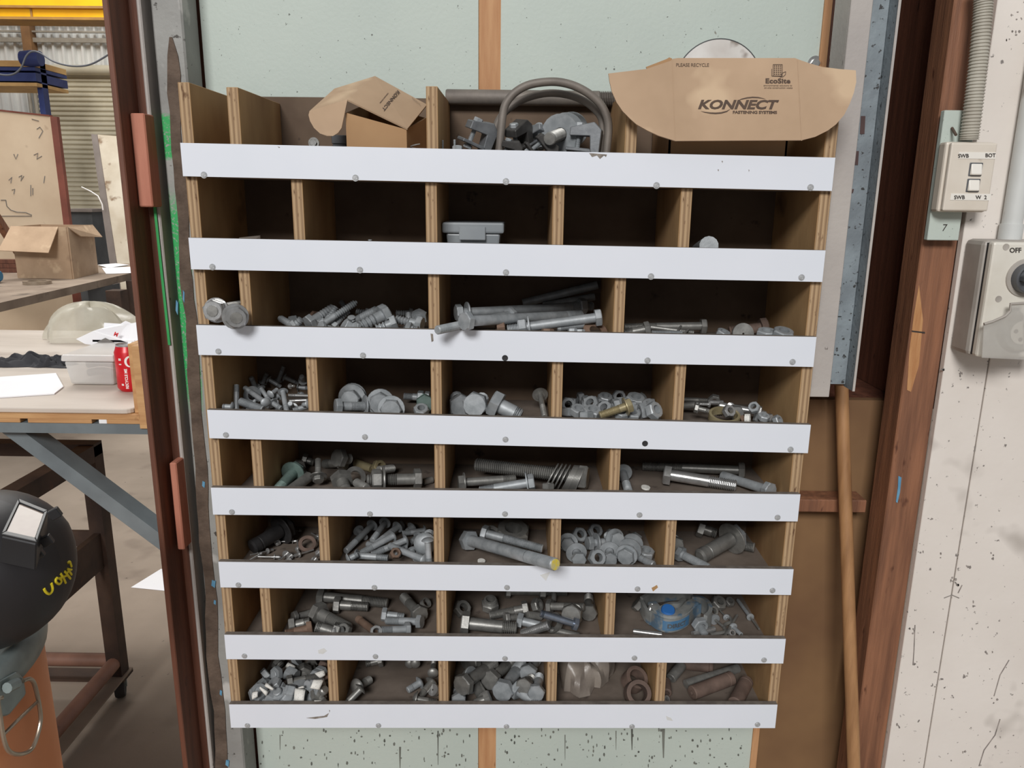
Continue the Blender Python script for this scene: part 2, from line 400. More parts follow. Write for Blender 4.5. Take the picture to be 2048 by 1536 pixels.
# wall behind the rack: two painted sheets and the raw timber battens
wb = thing('wall_back', 'pale green painted sheet wall with raw timber battens', kind='structure')
XA, XB_, XC, XD, XE = SX(362, 0, 0.17) + 0.004, -0.056, -0.018, 0.524, 0.537
MB().box(XA, XB_, YW, YW + 0.02, 0, 2.9).build('sheet', 'green_panel', wb)
MB().box(XC, XD, YW, YW + 0.02, 0, 2.9).build('sheet', 'green_panel', wb)
MB().box(XA - 0.10, XA + 0.03, YW + 0.022, YW + 0.05, 0, 2.9).build('batten', 'timber_red', wb)  # backing strip added so no light shows through the gap by the column
MB().box(XB_, XC, YW + 0.004, YW + 0.03, 0, 2.9).build('batten', 'batten', wb)
MB().box(XD, XE, YW - 0.004, YW + 0.03, 0, 2.9).build('batten', 'batten', wb)
# stains running down the painted sheets below the rack
# drips
M['drip'] = pm('dark_run', S(84, 86, 80), S(124, 126, 118), 40, 0.8, stretch=(1, 1, 0.2))
for x, y0, y1, w in [(800, 1494, 1536, 4), (1264, 1456, 1500, 4), (1327, 1458, 1516, 6), (876, 1462, 1530, 2.5), (1130, 1470, 1520, 2), (1232, 1462, 1500, 2), (560, 1470, 1500, 2)]:
    pts = [P(x - w / 2, y0, YW - 0.0008), P(x + w / 2, y0, YW - 0.0008), P(x + w / 3, (y0 + y1) / 2, YW - 0.0008), P(x + w / 6, y1, YW - 0.0008), P(x - w / 6, y1, YW - 0.0008), P(x - w / 2.5, (y0 + y1) / 2, YW - 0.0008)]
    MB().prism(pts, (0, 0.0005, 0)).build('paint_run', 'drip', wb)
random.seed(41)
sk = MB()
for _ in range(170):
    x, y = random.uniform(500, 1495), 1459 + 77 * random.random() ** 1.3
    if 945 < x < 995: continue
    w, h = random.uniform(0.8, 2.6), random.uniform(1.0, 4.2); a0 = random.uniform(0, 6)
    sk.prism([P(x + w * math.cos(a0 + a), y + h * math.sin(a0 + a), YW - 0.0007) for a in (0, 1.1, 2.2, 3.4, 4.7)], (0, 0.0004, 0))
sk.build('paint_specks', 'drip', wb, kind='stuff')
# lining added to the recess between the steel guide and the timber post
rc = thing('added_recess_boards', 'brown lining boards added to keep the recess dark', kind='structure')
rz = SZ(1700, 800, 0.28)
MB().box(0.537, 0.80, 0.28, 0.30, 0, rz).build('lower_board', 'brown_board', rc)
MB().box(0.50, 0.90, 0.75, 0.77, rz, 2.9).build('added_recess_lining', 'timber_red', rc)  # lining boards added to enclose the recess so it stays dark
MB().box(0.53, 0.537, 0.262, 0.75, rz, 2.9).build('added_recess_lining', 'timber_red', rc)
MB().box(0.50, 0.80, 0.222, 0.77, 2.88, 2.9).build('added_recess_lining', 'timber_red', rc)  # unseen lid added to keep light out of the recess
MB().box(0.765, 0.80, 0.222, 0.75, rz, 2.88).build('added_recess_lining', 'timber_red', rc)  # side carried forward to stop light leaking in behind the post
MB().box(0.537, 0.80, 0.29, 0.75, rz - 0.02, rz - 0.001).build('added_recess_lining', 'timber_red', rc)
rl = MB().bar((0.50, 0.254, SZ(1640, 1012, 0.23)), (0.70, 0.254, SZ(1640, 1012, 0.23)), 0.05, 0.026)
rl.build('rail', 'timber_orange', label='short orange timber rail crossing the dark recess', category='rail', bevel=0.002)

# steel column beside the rack, with lip, groove and brown residue
YC = 0.17
colm = thing('steel_column', 'weathered grey steel column with green spray paint beside the red-brown timber', 'column')
x0, x1 = SX(300, 0, YC), SX(362, 0, YC)
def sprayed():
    """the column's grey paint with patches of green spray paint, ragged at the edge"""
    m0 = M['steel_paint'].copy(); m0.name = 'sprayed_steel'; nt = NT.__new__(NT); nt.m = m0; nt.t = m0.node_tree; nt.n = nt.t.nodes; nt.l = nt.t.links
    nt.b = nt.n['Principled BSDF']
    src = nt.b.inputs['Base Color'].links[0].from_socket
    sep = nt.add('ShaderNodeSeparateXYZ'); nt.link(coords(nt), sep.inputs[0])
    n1 = noise(nt, coords(nt), 60, 4); n2 = noise(nt, coords(nt), 240, 3)
    def band(sock, lo_, hi_, soft, wob):
        a = nt.add('ShaderNodeMath', operation='MULTIPLY_ADD'); a.inputs[1].default_value = wob; nt.link(n1, a.inputs[0]); nt.link(sock, a.inputs[2])
        outs = []
        for e0, e1 in ((lo_ - soft, lo_ + soft), (hi_ + soft, hi_ - soft)):
            mr = nt.add('ShaderNodeMapRange'); mr.inputs[1].default_value = e0 + wob / 2; mr.inputs[2].default_value = e1 + wob / 2
            nt.link(a.outputs[0], mr.inputs[0]); outs.append(mr.outputs[0])
        mm = nt.add('ShaderNodeMath', operation='MULTIPLY'); nt.link(outs[0], mm.inputs[0]); nt.link(outs[1], mm.inputs[1]); return mm.outputs[0]
    def both(u, v, op='MULTIPLY'):
        mm = nt.add('ShaderNodeMath', operation=op); nt.link(u, mm.inputs[0]); nt.link(v, mm.inputs[1]); return mm.outputs[0]
    xg = band(sep.outputs[0], x0 - 0.004, x0 + 0.029, 0.002, 0.006)
    z1 = band(sep.outputs[2], SZ(335, 318, YC), SZ(330, 230, YC), 0.004, 0.006)
    z2 = band(sep.outputs[2], SZ(375, 800, YC), SZ(345, 400, YC), 0.03, 0.05)
    msk = both(xg, both(z1, z2, 'MAXIMUM'))
    wear = ramp(nt, n2, [(0.36, BLACK), (0.46, WHITE)])
    msk = both(msk, wear)
    nt.link(mix(nt, msk, src, S(52, 166, 92)), nt.b.inputs['Base Color'])
    return m0
MB().box(x0, x1, YC, YC + 0.064, 0, 2.9).build('flange', sprayed(), colm, bevel=0.003)
MB().box(SX(279, 0, YC) - 0.002, x0, 0.215, 0.234, 0, 2.9).build('groove', 'steel_paint', colm)
MB().box(SX(271, 0, YC - 0.01), SX(280, 0, YC - 0.01), YC - 0.01, 0.234, 0, 2.9).build('lip', 'steel_light', colm, bevel=0.002)
def patch(name, mat, pts, parent, Y, t=0.0012, **kw):
    return MB().prism([P(x, y, Y - t) for x, y in pts], (0, t + 0.0004, 0)).build(name, mat, parent, **kw)
random.seed(5)
lft, rgt = [], []
for k in range(40):
    y = 74 + (1536 - 74) * k / 39
    c = 336 + (y - 74) * 0.0715
    c0 = 329 + 11 * math.sin(k * 0.9) * 0.2 + (y - 74) * 0.0715
    wl = (3, 12, 15, 14)[k] if k < 4 else 13
    lft.append((c0 + 12 - wl + random.uniform(-2, 2), y)); rgt.append((c0 + 12 + wl * 0.75 + random.uniform(-1.5, 1.5), y))
gl = MB()
for a, b, c, d in zip(lft[:-1], rgt[:-1], rgt[1:], lft[1:]):
    gl.prism([P(x, y, YC - 0.002) for x, y in (a, b, c, d)], (0, 0.0024, 0))
gl.build('residue_line', 'glue', colm)
patch('green_paint', 'green_paint', [(292, 280), (297, 280), (341, 690), (336, 690)], colm, YC - 0.0125)
for x, y, w, h in [(405, 962, 5, 14), (424, 1160, 7, 16), (428, 1200, 4, 10), (440, 1380, 4, 12), (452, 1520, 6, 14), (352, 600, 4, 30), (366, 580, 3, 26)]:
    patch('blue_fleck', 'blue_fleck', [(x, y), (x + w, y + h * 0.2), (x + w * 0.8, y + h), (x - w * 0.2, y + h * 0.7)], colm, YC, 0.003)

# red-brown timber board at the edge of the opening, with packing blocks
tb = thing('timber_jamb', 'tall red-brown timber jamb board at the edge of the workshop opening', 'timber')
ja, jb = SX(203, 0, 0.10), SX(216, 0, 0.10)
MB().box(ja, jb, 0.10, 0.19, 0, 2.9, mats=(0, 0, 0, 0, 0, 0)).build('board', ['timber_red'], tb, bevel=0.0015, origin=(0, 0, 0))
MB().box(jb, SX(271, 0, 0.16) - 0.001, 0.165, 0.20, 0, 2.9).build('backing_board', 'timber_red', tb)
def block(pts_top, pts_bot, Y, label):
    xa, xb = SX(pts_top[0], pts_top[1], Y), SX(pts_top[2], pts_top[1], Y)
    return MB().box(xa, xb, Y, 0.165, SZ(pts_bot[0], pts_bot[1], Y), SZ(pts_top[0], pts_top[1], Y)).build('packing_block', 'timber_pink', label=label, category='block', bevel=0.002)
block((259, 226, 288), (278, 414), 0.13, 'pale pink timber packing block above the green paint, fixed to the jamb')
block((338, 926, 352), (352, 1100), 0.13, 'narrow reddish packing block low down beside the jamb')

# steel guide channel on the other side, cut off above the floor
gd = thing('guide_channel', 'grey steel guide channel with blue-grey speckled web ending in mid air', 'steel channel')
YG = 0.10
ga, gb = SX(1703, 0, YG), SX(1747, 0, YG)
gz = SZ(1628, 794, YG)
gbm = MB().box(ga, gb, YG, YG + 0.006, gz, 2.9); gbm.build('flange', 'steel_light', gd, bevel=0.001)
MB().box(ga, ga + 0.006, YG + 0.006, 0.165, gz, 2.9).build('side_plate', 'steel_light', gd)
ga2, gb2 = gb - 0.004, SX(1779, 0, 0.135)
gz2 = SZ(1668, 768, 0.135)
MB().box(ga2, gb2, 0.135, 0.141, gz2, 2.9).build('web', 'steel_blue', gd)
gl2 = SX(1797, 0, 0.115)
MB().box(gb2, gb2 + 0.012, 0.137, 0.142, gz2, 2.9).build('lip', 'steel_blue', gd)
MB().box(gl2 - 0.004, gl2 - 0.001, 0.105, 0.142, gz2 - 0.005, 2.9).build('lip_edge', 'steel_blue', gd)
MB().box(gl2 - 0.0045, gl2 - 0.0005, 0.1035, 0.1048, gz2 - 0.005, 2.9).build('bright_edge', 'steel_light', gd)
wp = lambda pts, mat, t=0.004: MB().prism([P(x, y, 0.135 - t) for x, y in pts], (0, t + 0.001, 0)).build('clip_or_patch', mat, gd)
wp([(1676, 534), (1692, 536), (1684, 632), (1660, 632), (1668, 590)], 'steel_blue', 0.005)
MB().lathe([(0.0, 0), (0.009, 0), (0.011, -0.002), (0.011, -0.006), (0, -0.006)], 16, frame(P(1652, 722, 0.133), (0, -1, 0))).build('bolt_head', 'steel_paint', gd, True)
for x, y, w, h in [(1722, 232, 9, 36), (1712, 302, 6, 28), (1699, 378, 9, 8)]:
    wp([(x, y), (x + w, y), (x + w - 2, y + h), (x - 2, y + h)], 'maroon_patch', 0.0008)  # flat dark maroon patches laid on the web, no slots cut

# timber post and white sheet wall
post = thing('timber_post', 'orange-brown rough sawn timber post between the dark recess and the white wall', 'post')
YP = 0.16
pa, pb = SX(1815, 700, YP), SX(1884, 700, YP)
MB().box(pa, pb, YP, 0.222, 0, 2.9).build('post_body', 'timber_orange', post, bevel=0.002)
sp = [(1830, 560), (1842, 620), (1838, 700), (1830, 745), (1818, 785), (1812, 780), (1816, 690), (1824, 630)]
M['split'] = pm('pale_split_timber', S(206, 160, 112), S(176, 124, 80), 12, 0.75, bump=0.3, stretch=(6, 6, 0.6))
MB().prism([P(x, y, YP - 0.0008) for x, y in [(1838, 570), (1846, 640), (1838, 730), (1822, 784), (1814, 780), (1819, 700), (1828, 630)]], (0, 0.001, 0)).build('split_face', 'split', post)
patch('blue_fleck', 'blue_fleck', [(1797, 952), (1803, 955), (1800, 985), (1795, 1006), (1792, 1004), (1796, 975)], post, YP)
patch('dark_mark', 'ink', [(1824, 661), (1850, 664), (1850, 667), (1824, 664)], post, YP)
ww = thing('wall_right', 'white painted sheet wall with scuffs and a vertical joint', kind='structure')
YWW = 0.148
wa = pb + 0.001
jx = SX(1886, 1300, YWW)
MB().box(wa, jx - 0.0012, YWW, YWW + 0.014, 0, 2.9).build('sheet', 'white_wall', ww, bevel=0.001)
MB().box(jx + 0.0012, 2.2, YWW, YWW + 0.014, 0, 2.9).build('sheet', 'white_wall', ww, bevel=0.001)
MB().box(jx - 0.003, jx + 0.003, YWW + 0.010, YWW + 0.02, 0, 2.9).build('joint', 'timber_red', ww)
# scuff marks: grazes with a shape of their own
M['scuff'] = pm('scuff', S(120, 114, 110), S(160, 152, 146), 60, 0.8)
random.seed(3)
for x, y, n, s in [(1915, 1165, 5, 7), (1982, 1112, 4, 6), (1822, 1262, 6, 8), (1830, 1330, 5, 7), (1930, 1352, 5, 7), (1868, 1368, 4, 6), (1978, 1310, 4, 8), (1900, 1160, 4, 6), (1862, 1040, 3, 5), (1842, 1108, 3, 5), (1880, 1112, 3, 6), (1935, 1132, 3, 6), (1990, 1400, 4, 8), (1798, 1455, 4, 6), (1930, 1500, 3, 6), (1948, 1208, 3, 5), (1884, 736, 3, 4), (1920, 748, 4, 5), (2034, 30, 5, 12), (2032, 62, 5, 9), (2018, 78, 3, 7)]:
    for k in range(n):
        cx, cy = x + random.uniform(-s, s), y + random.uniform(-s, s); w = random.uniform(1.0, 3.2); h = random.uniform(1, 4)
        MB().prism([P(cx + w * math.cos(a) * random.uniform(0.6, 1), cy + h * math.sin(a) * random.uniform(0.6, 1), YWW - 0.0006) for a in [2 * PI * i / 6 for i in range(6)]], (0, 0.0008, 0)).build('scuff', 'scuff', ww)
for pts in [[(2000, 1438), (1990, 1470), (1968, 1500), (1958, 1532)], [(2018, 1320), (2000, 1350), (1988, 1392)], [(1888, 1196), (1904, 1190), (1918, 1196)], [(1916, 1186), (1924, 1170)], [(1830, 1250), (1828, 1300), (1826, 1330)]]:
    MB().tube([P(x, y, YWW - 0.0002) for x, y in pts], 0.0011, 5).build('scuff', 'scuff', ww)

# long wooden pole leaning in the recess
pt_, pb_ = P(1683, 770, 0.235), P(1708, 1536, 0.13)
pd_ = pb_ - pt_
pol = MB().tube([pt_, pb_, pt_ + pd_ * ((pt_.z - 0.002) / -pd_.z)], 0.0122, 16)
M['pole'] = pm('worn_wooden_pole', S(178, 134, 92), S(146, 106, 70), 8, 0.55, bump=0.1, stretch=(6, 6, 0.7))
pol.build('wooden_pole', 'pole', smooth=True, label='long round wooden pole leaning in the recess beside the rack', category='pole')

# ------------------------------------------------------------------ electrical fittings on the white wall
mp = thing('mounting_plate', 'pale green mounting board behind the light switch marked 7', 'board')
mz0, mz1 = SZ(1880, 480, YWW), SZ(1895, 222, YWW)
mxa, mxb = SX(1872, 350, YWW - 0.012), SX(1936, 350, YWW - 0.012)
MB().box(mxa, mxb, YWW - 0.012, YWW - 0.0002, mz0, mz1).build('plate', 'green_panel', mp, bevel=0.001)
MB().tube([P(1904, 256, YWW - 0.014), P(1912, 270, YWW - 0.03)], 0.0022, 8).build('nail', 'glue', mp, True)
lettering('number', '7', 0.016, 'ink', mp, on_plane(1888, 456, 1240, 0, 0, -1240, (0, YWW - 0.012, 0), (0, 1, 0)), shear=0.2)
swt = thing('light_switch', 'aged white double rocker light switch on a deep block with label tape', 'switch')
yb = YWW - 0.0125; yf = yb - 0.032
def quad_box(px, Yb, Yf, shrink):
    a = [P(x, y, Yf) for x, y in px]
    c = sum(a, V()) / 4
    back = [V((p.x, Yb, p.z)) + V(((p.x - c.x) * shrink, 0, (p.z - c.z) * shrink)) for p in a]
    return a, back
fr, bk = quad_box([(1899, 287), (1994, 284), (1978, 424), (1890, 420)], yb, yf, 0.10)
xa_ = sum(p.x for p in (fr[0], fr[3])) / 2; xb_ = sum(p.x for p in (fr[1], fr[2])) / 2; zt = (fr[0].z + fr[1].z) / 2; zb_ = (fr[2].z + fr[3].z) / 2
MB().box(xa_ - 0.004, xb_ + 0.002, yf + 0.009, yb, zb_ - 0.002, zt + 0.002).build('mounting_block', 'switch', swt, bevel=0.004, seg=2)
MB().box(xa_, xb_, yf, yf + 0.009, zb_, zt).build('face_plate', 'switch', swt, bevel=0.0025, seg=2)
for cx, cy in ((1951, 339), (1946, 371)):
    p = P(cx, cy, yf)
    MB().box(p.x - 0.0105, p.x + 0.0105, yf - 0.0012, yf + 0.001, p.z - 0.0105, p.z + 0.0105).build('rocker_surround', 'knob', swt, bevel=0.002, seg=2)
    rk = MB(); rk.hexa([(p.x - 0.0092, yf - 0.001, p.z - 0.0092), (p.x + 0.0092, yf - 0.001, p.z - 0.0092), (p.x + 0.0092, yf - 0.001, p.z + 0.0092), (p.x - 0.0092, yf - 0.001, p.z + 0.0092)],
                       [(p.x - 0.008, yf - 0.0065, p.z - 0.008), (p.x + 0.008, yf - 0.0065, p.z - 0.008), (p.x + 0.008, yf - 0.0028, p.z + 0.008), (p.x - 0.008, yf - 0.0028, p.z + 0.008)])
    rk.build('rocker', 'tape_label', swt, bevel=0.0012)
for (x0_, x1_, y_) in ((1918, 1990, 311), (1902, 1980, 394)):
    a, b = P(x0_, y_ - 7, yf - 0.0006), P(x1_, y_ + 7, yf - 0.0006)
    MB().box(a.x, b.x, yf - 0.0007, yf + 0.0003, b.z, a.z).build('label_tape', 'tape_label', swt)
for body, x, y in (('SWB', 1927, 312), ('BOT', 1981, 311), ('SWB', 1919, 395), ('W', 1957, 395), ('2', 1971, 395)):
    lettering('label_text', body, 0.0085, 'ink', swt, on_plane(x, y, 1230, -10, 0, -1230, (0, yf - 0.0007, 0), (0, 1, 0)), bold=0.0002)
# flexible corrugated conduit coming down to the switch
cp = [P(1967, -40, YWW - 0.03), P(1966, 20, YWW - 0.03), P(1958, 110, YWW - 0.03), P(1948, 200, YWW - 0.029), P(1938, 280, YWW - 0.026)]
def spline(pts, n):
    out = []
    for k in range(len(pts) - 1):
        p0, p1, p2, p3 = pts[max(k - 1, 0)], pts[k], pts[k + 1], pts[min(k + 2, len(pts) - 1)]
        for i in range(n):
            t = i / n
            out.append(0.5 * ((2 * p1) + (p2 - p0) * t + (2 * p0 - 5 * p1 + 4 * p2 - p3) * t * t + (3 * p1 - p0 - 3 * p2 + p3) * t ** 3))
    out.append(pts[-1]); return out
pth = spline(cp, 54)
MB().tube(pth, 0.0135, 14, radii=[0.0143 if (k // 2) % 2 else 0.0126 for k in range(len(pth))]).build('flexible_conduit', 'conduit', smooth=True, label='grey corrugated conduit running down into the light switch', category='conduit')
# pvc conduit and isolator outlet
cpv = [P(2046, -60, YWW - 0.018), P(2036, 200, YWW - 0.018), P(2020, 430, YWW - 0.018), P(2013, 480, YWW - 0.018)]
pv = thing('pvc_conduit', 'pale rigid plastic conduit entering the top of the power isolator', 'conduit')
MB().tube([V((cpv[3].x + 0.006, YWW - 0.016, 2.9)), V((cpv[3].x + 0.006, YWW - 0.016, SZ(2013, 486, YWW - 0.03)))], 0.0155, 16).build('pipe', 'pvc', pv, True)
MB().tube([V((cpv[3].x + 0.006, YWW - 0.016, SZ(2018, 448, YWW - 0.03))), V((cpv[3].x + 0.006, YWW - 0.016, SZ(2013, 484, YWW - 0.03)))], 0.0178, 16).build('adaptor', 'pvc', pv, True)
iso = thing('power_isolator', 'grimy grey industrial power outlet with dark rotary knob marked OFF', 'outlet')
iya, iyb = YWW - 0.0002, YWW - 0.075
ib = [P(1984, 484, iyb), P(1956, 714, iyb)]
ix0 = (ib[0].x + ib[1].x) / 2; iz1, iz0 = ib[0].z, ib[1].z
ix1 = ix0 + 0.115
MB().box(ix0 - 0.004, ix1 + 0.004, iyb + 0.018, iya, iz0 - 0.002, iz1 + 0.002).build('back_box', 'iso_grey', iso, bevel=0.008, seg=2)
MB().box(ix0 + 0.001, ix1 - 0.001, iyb + 0.015, iyb + 0.019, iz0 + 0.002, iz1 - 0.002).build('seal', 'recess', iso)
MB().box(ix0, ix1, iyb, iyb + 0.016, iz0, iz1).build('cover', 'iso_white', iso, bevel=0.004, seg=2)
for x, y in ((2012, 494), (1997, 598)):
    MB().lathe([(0, 0.0003), (0.0042, 0.0003), (0.0052, 0.0006), (0.0054, -0.001), (0, -0.002)], 16, frame(P(x, y, iyb), (0, -1, 0))).build('screw_hole', 'iso_grey', iso, True)
kp = P(2050, 556, iyb)
MB().lathe([(0.0, 0.012), (0.016, 0.012), (0.0185, 0.016), (0.0215, 0.018), (0.0235, 0.016), (0.0245, 0.0), (0, -0.001)], 32, frame(kp, (0, -1, 0))).build('rotary_knob', 'knob', iso, True)
MB().box(kp.x - 0.0165, kp.x + 0.0165, iyb - 0.026, iyb - 0.010, kp.z - 0.005, kp.z + 0.005).build('knob_grip', 'knob', iso, bevel=0.002)
MB().lathe([(0.024, 0.003), (0.030, 0.0022), (0.031, 0.0), (0.0, -0.001)], 32, frame(kp, (0, -1, 0))).build('knob_base', 'iso_grey', iso, True)
lettering('off_mark', 'OFF', 0.0105, 'ink', iso, on_plane(2031, 501, 1290, -8, 0, -1290, (0, iyb, 0), (0, 1, 0)), bold=0.0003)
soc = P(2034, 662, iyb)
MB().lathe([(0.018, 0.014), (0.028, 0.014), (0.030, 0.012), (0.034, 0.0), (0.0, -0.001)], 32, frame(soc, (0, -1, 0))).build('socket_ring', 'iso_white', iso, True)
MB().lathe([(0, 0.015), (0.0195, 0.015), (0.0205, 0.013), (0.0205, 0.0)], 28, frame(soc, (0, -1, 0))).build('socket_face', 'iso_white', iso, True)
for k in range(4):
    a = PI / 4 + k * PI / 2 + 0.6
    MB().lathe([(0, 0.0155), (0.0034, 0.0155), (0.0036, 0.014)], 12, frame(soc + V((0.0115 * math.cos(a), 0, 0.0115 * math.sin(a))), (0, -1, 0))).build('pin_hole', 'iso_grey', iso, True)
M['clear_cover'] = pm('smoky_clear_plastic', S(206, 204, 198), S(186, 182, 176), 12, 0.22, alpha=0.45)
fc = [(1968, 648), (1985, 643), (2010, 632), (2020, 622), (2021, 608), (2050, 606), (2050, 720), (1964, 716)]
fpl = MB().prism([P(x, y, iyb - 0.018) for x, y in fc], (0, 0.003, 0)); fpl.build('flap_cover', 'clear_cover', iso, bevel=0.0008)
rim = [P(x, y, iyb - 0.019) for x, y in [(1968, 648), (1985, 643), (2010, 632), (2020, 622), (2021, 608), (2052, 606)]]
MB().tube(rim, 0.0022, 8).build('flap_rim', 'iso_grey', iso, True)
# ------------------------------------------------------------------ the workshop beyond the opening
M['sheet_metal'] = pm('bright_wall_sheet', S(236, 236, 232), S(206, 208, 208), 1.2, 0.4, 0.0, stretch=(1, 1, 0.3))
M['girt'] = pm('galvanised_girt', S(178, 172, 160), S(150, 142, 130), 5, 0.5, 0.2)
M['yellow'] = pm('crane_yellow', S(250, 190, 10), S(240, 176, 8), 3, 0.45)
M['beam_edge'] = pm('brown_beam_edge', S(176, 132, 60), S(150, 110, 60), 4, 0.6)
M['roller'] = pm('cream_roller_door', S(206, 198, 176), S(190, 182, 160), 3, 0.5)
M['post_brown'] = pm('brown_post', S(150, 112, 74), S(122, 90, 60), 4, 0.7)
M['navy'] = pm('navy_blue_paint', S(52, 66, 120), S(40, 52, 104), 6, 0.5)
M['pallet'] = pm('pale_pallet_wood', S(206, 168, 112), S(184, 146, 96), 6, 0.8)
M['cable'] = pm('grey_cable', S(84, 86, 92), None, 6, 0.6)
M['cream_board'] = pm('cream_painted_board', S(222, 200, 172), S(208, 184, 156), 2.5, 0.7, spots=(S(176, 150, 124), 6, 0.66, 0.1))
M['red_edge'] = pm('red_brown_edge', S(128, 70, 56), S(106, 56, 44), 5, 0.7)
M['offwhite_board'] = pm('stained_white_board', S(212, 202, 184), S(190, 176, 154), 4, 0.7, spots=(S(128, 100, 74), 8, 0.62, 0.1))
M['bench_dark'] = pm('dirty_bench_top', S(156, 140, 124), S(120, 104, 90), 3, 0.8, spots=(S(70, 60, 52), 5, 0.60, 0.12))
M['steel_dark'] = pm('dark_rusty_steel', S(82, 62, 50), S(56, 42, 36), 8, 0.65, 0.2, bump=0.2, spots=(S(120, 78, 52), 14, 0.64, 0.1))
M['bench_white'] = pm('worn_white_bench_board', S(206, 195, 184), S(184, 172, 160), 3, 0.55, stretch=(0.6, 2.5, 1), spots=(S(168, 154, 142), 5, 0.62, 0.12))
M['steel_grey'] = pm('blue_grey_steel', S(132, 142, 146), S(108, 116, 120), 6, 0.5, 0.1)
M['steel_charcoal'] = pm('charcoal_steel', S(84, 86, 88), S(70, 72, 74), 6, 0.6)
M['paper'] = pm('white_paper', S(244, 244, 246), S(236, 236, 240), 4, 0.7)
M['black_cloth'] = pm('black_rag', S(58, 58, 62), S(40, 40, 44), 14, 0.9)
M['tub'] = pm('frosted_plastic', S(226, 224, 220), S(212, 208, 204), 4, 0.35, alpha=0.62)
M['tub_lid'] = pm('frosted_plastic_lid', S(224, 220, 216), S(210, 206, 202), 4, 0.35, alpha=0.8)
M['poly_bag'] = pm('clear_poly_bag', S(232, 228, 214), S(206, 200, 182), 7, 0.25, alpha=0.55, bump=0.6, bscale=9)
M['can_red'] = pm('red_can', S(206, 24, 36), S(196, 20, 32), 4, 0.3, 0.1)
M['alu'] = pm('bare_aluminium', S(206, 206, 208), S(186, 186, 190), 8, 0.3, 0.8)
M['drum'] = pm('orange_drum_paint', S(228, 152, 104), S(214, 138, 92), 3, 0.5, bump=0.05, spots=(S(176, 100, 60), 7, 0.68, 0.08))
M['galv'] = pm('galvanised_ring', S(158, 170, 168), S(134, 144, 144), 14, 0.45, 0.4)
M['helmet'] = pm('matt_black_shell', S(44, 42, 44), S(34, 33, 35), 5, 0.5, bump=0.06, bscale=60)
M['helmet_trim'] = pm('black_plastic', S(36, 37, 40), S(30, 30, 33), 8, 0.35)
M['lens'] = pm('dusty_welding_lens', S(150, 136, 124), S(128, 104, 98), 9, 0.15)
M['yellow_pen'] = pm('yellow_paint_pen', S(226, 206, 40), None, 20, 0.6)
M['wire'] = pm('steel_wire', S(190, 176, 158), S(160, 148, 134), 20, 0.3, 0.7)
M['rubber'] = pm('black_rubber', S(46, 44, 44), None, 10, 0.8)
M['tube_pink'] = pm('rust_pink_tube', S(148, 108, 90), S(112, 80, 66), 6, 0.6, spots=(S(80, 62, 52), 9, 0.6, 0.1))
M['blue_roll'] = pm('blue_plastic', S(54, 132, 176), S(48, 118, 160), 8, 0.4)

YH = 9.0
wf = thing('wall_far', 'bright corrugated sheet wall of the hall with brown post', kind='structure')
zt1, zt2 = SZ(150, 40, YH), SZ(150, -140, YH)
def ribbed(x0, x1, z0, z1, Y, pitch, depth, name, mat, parent, horiz=False):
    n = int(((z1 - z0) if horiz else (x1 - x0)) / pitch); m = MB(); pr = []
    for k in range(n + 1):
        u = k * pitch
        if horiz: pr += [(u, 0), (u + pitch * 0.25, -depth), (u + pitch * 0.6, -depth), (u + pitch * 0.85, 0)]
        else: pr += [(u, 0), (u + pitch * 0.12, -depth), (u + pitch * 0.34, -depth), (u + pitch * 0.46, 0)]
    for (a, da), (b, db) in zip(pr[:-1], pr[1:]):
        if horiz: m.add([(x0, Y + da, z0 + a), (x1, Y + da, z0 + a), (x1, Y + db, z0 + b), (x0, Y + db, z0 + b)], [(0, 1, 2, 3)])
        else: m.add([(x0 + a, Y + da, z0), (x0 + b, Y + db, z0), (x0 + b, Y + db, z1), (x0 + a, Y + da, z1)], [(0, 1, 2, 3)])
    return m.build(name, mat, parent)
XW0, XW1 = -9.5, -4.3
px_ = SX(68, 100, YH)
dx0 = SX(80, 200, YH)
dz1 = SZ(150, 142, YH)
ribbed(XW0, XW1, SZ(100, 82, YH), SZ(100, -200, YH), YH + 0.03, 0.106, 0.05, 'sheet', 'sheet_metal', wf)
ribbed(px_, XW1, dz1, SZ(100, 82, YH), YH, 0.12, 0.05, 'sheet', 'sheet_metal', wf)
ribbed(XW0, px_, 0.0, SZ(100, 84, YH), YH + 0.02, 0.12, 0.05, 'sheet', 'sheet_metal', wf)
for yy, t, w in ((81, 0.05, 'girt'), (64, 0.02, 'girt'), (40, 0.05, 'post_brown')):
    z = SZ(150, yy, YH - 0.08)
    MB().box(XW0, XW1, YH - 0.10, YH - 0.06, z - t / 2, z + t / 2).build('girt', w, wf)
MB().box(px_ - 0.05, px_ + 0.06, YH - 0.14, YH - 0.02, dz1, zt1 + 0.1).build('wall_post', 'post_brown', wf)
dr = thing('door_1', 'cream ribbed roller door at the far end of the hall', kind='structure')
ribbed(dx0, XW1, 0.0, dz1 - 0.02, YH - 0.02, 0.0575, 0.022, 'curtain', 'roller', dr, horiz=True)
MB().tube([(dx0 - 0.05, YH - 0.08, dz1), (XW1, YH - 0.08, dz1)], 0.06, 14).build('roll', 'roller', dr, True)
for dxx in (-0.02, -0.09):
    MB().tube([(dx0 + dxx, YH - 0.06, 0), (dx0 + dxx, YH - 0.06, dz1 - 0.05)], 0.022, 8).build('track', 'girt', dr, True)
YCR = 7.0
cb = thing('crane_beam', 'long yellow overhead crane beam under the roof of the hall', 'beam')
za, zb, zc = SZ(100, 36, YCR), SZ(100, 14, YCR), SZ(100, -20, YCR)
MB().box(-9, -2.9, YCR, YCR + 0.25, zb + 0.01, zc + 0.3).build('beam_web', 'yellow', cb)
MB().box(-9, -2.9, YCR + 0.03, YCR + 0.23, za, zb).build('lower_web', 'yellow', cb)
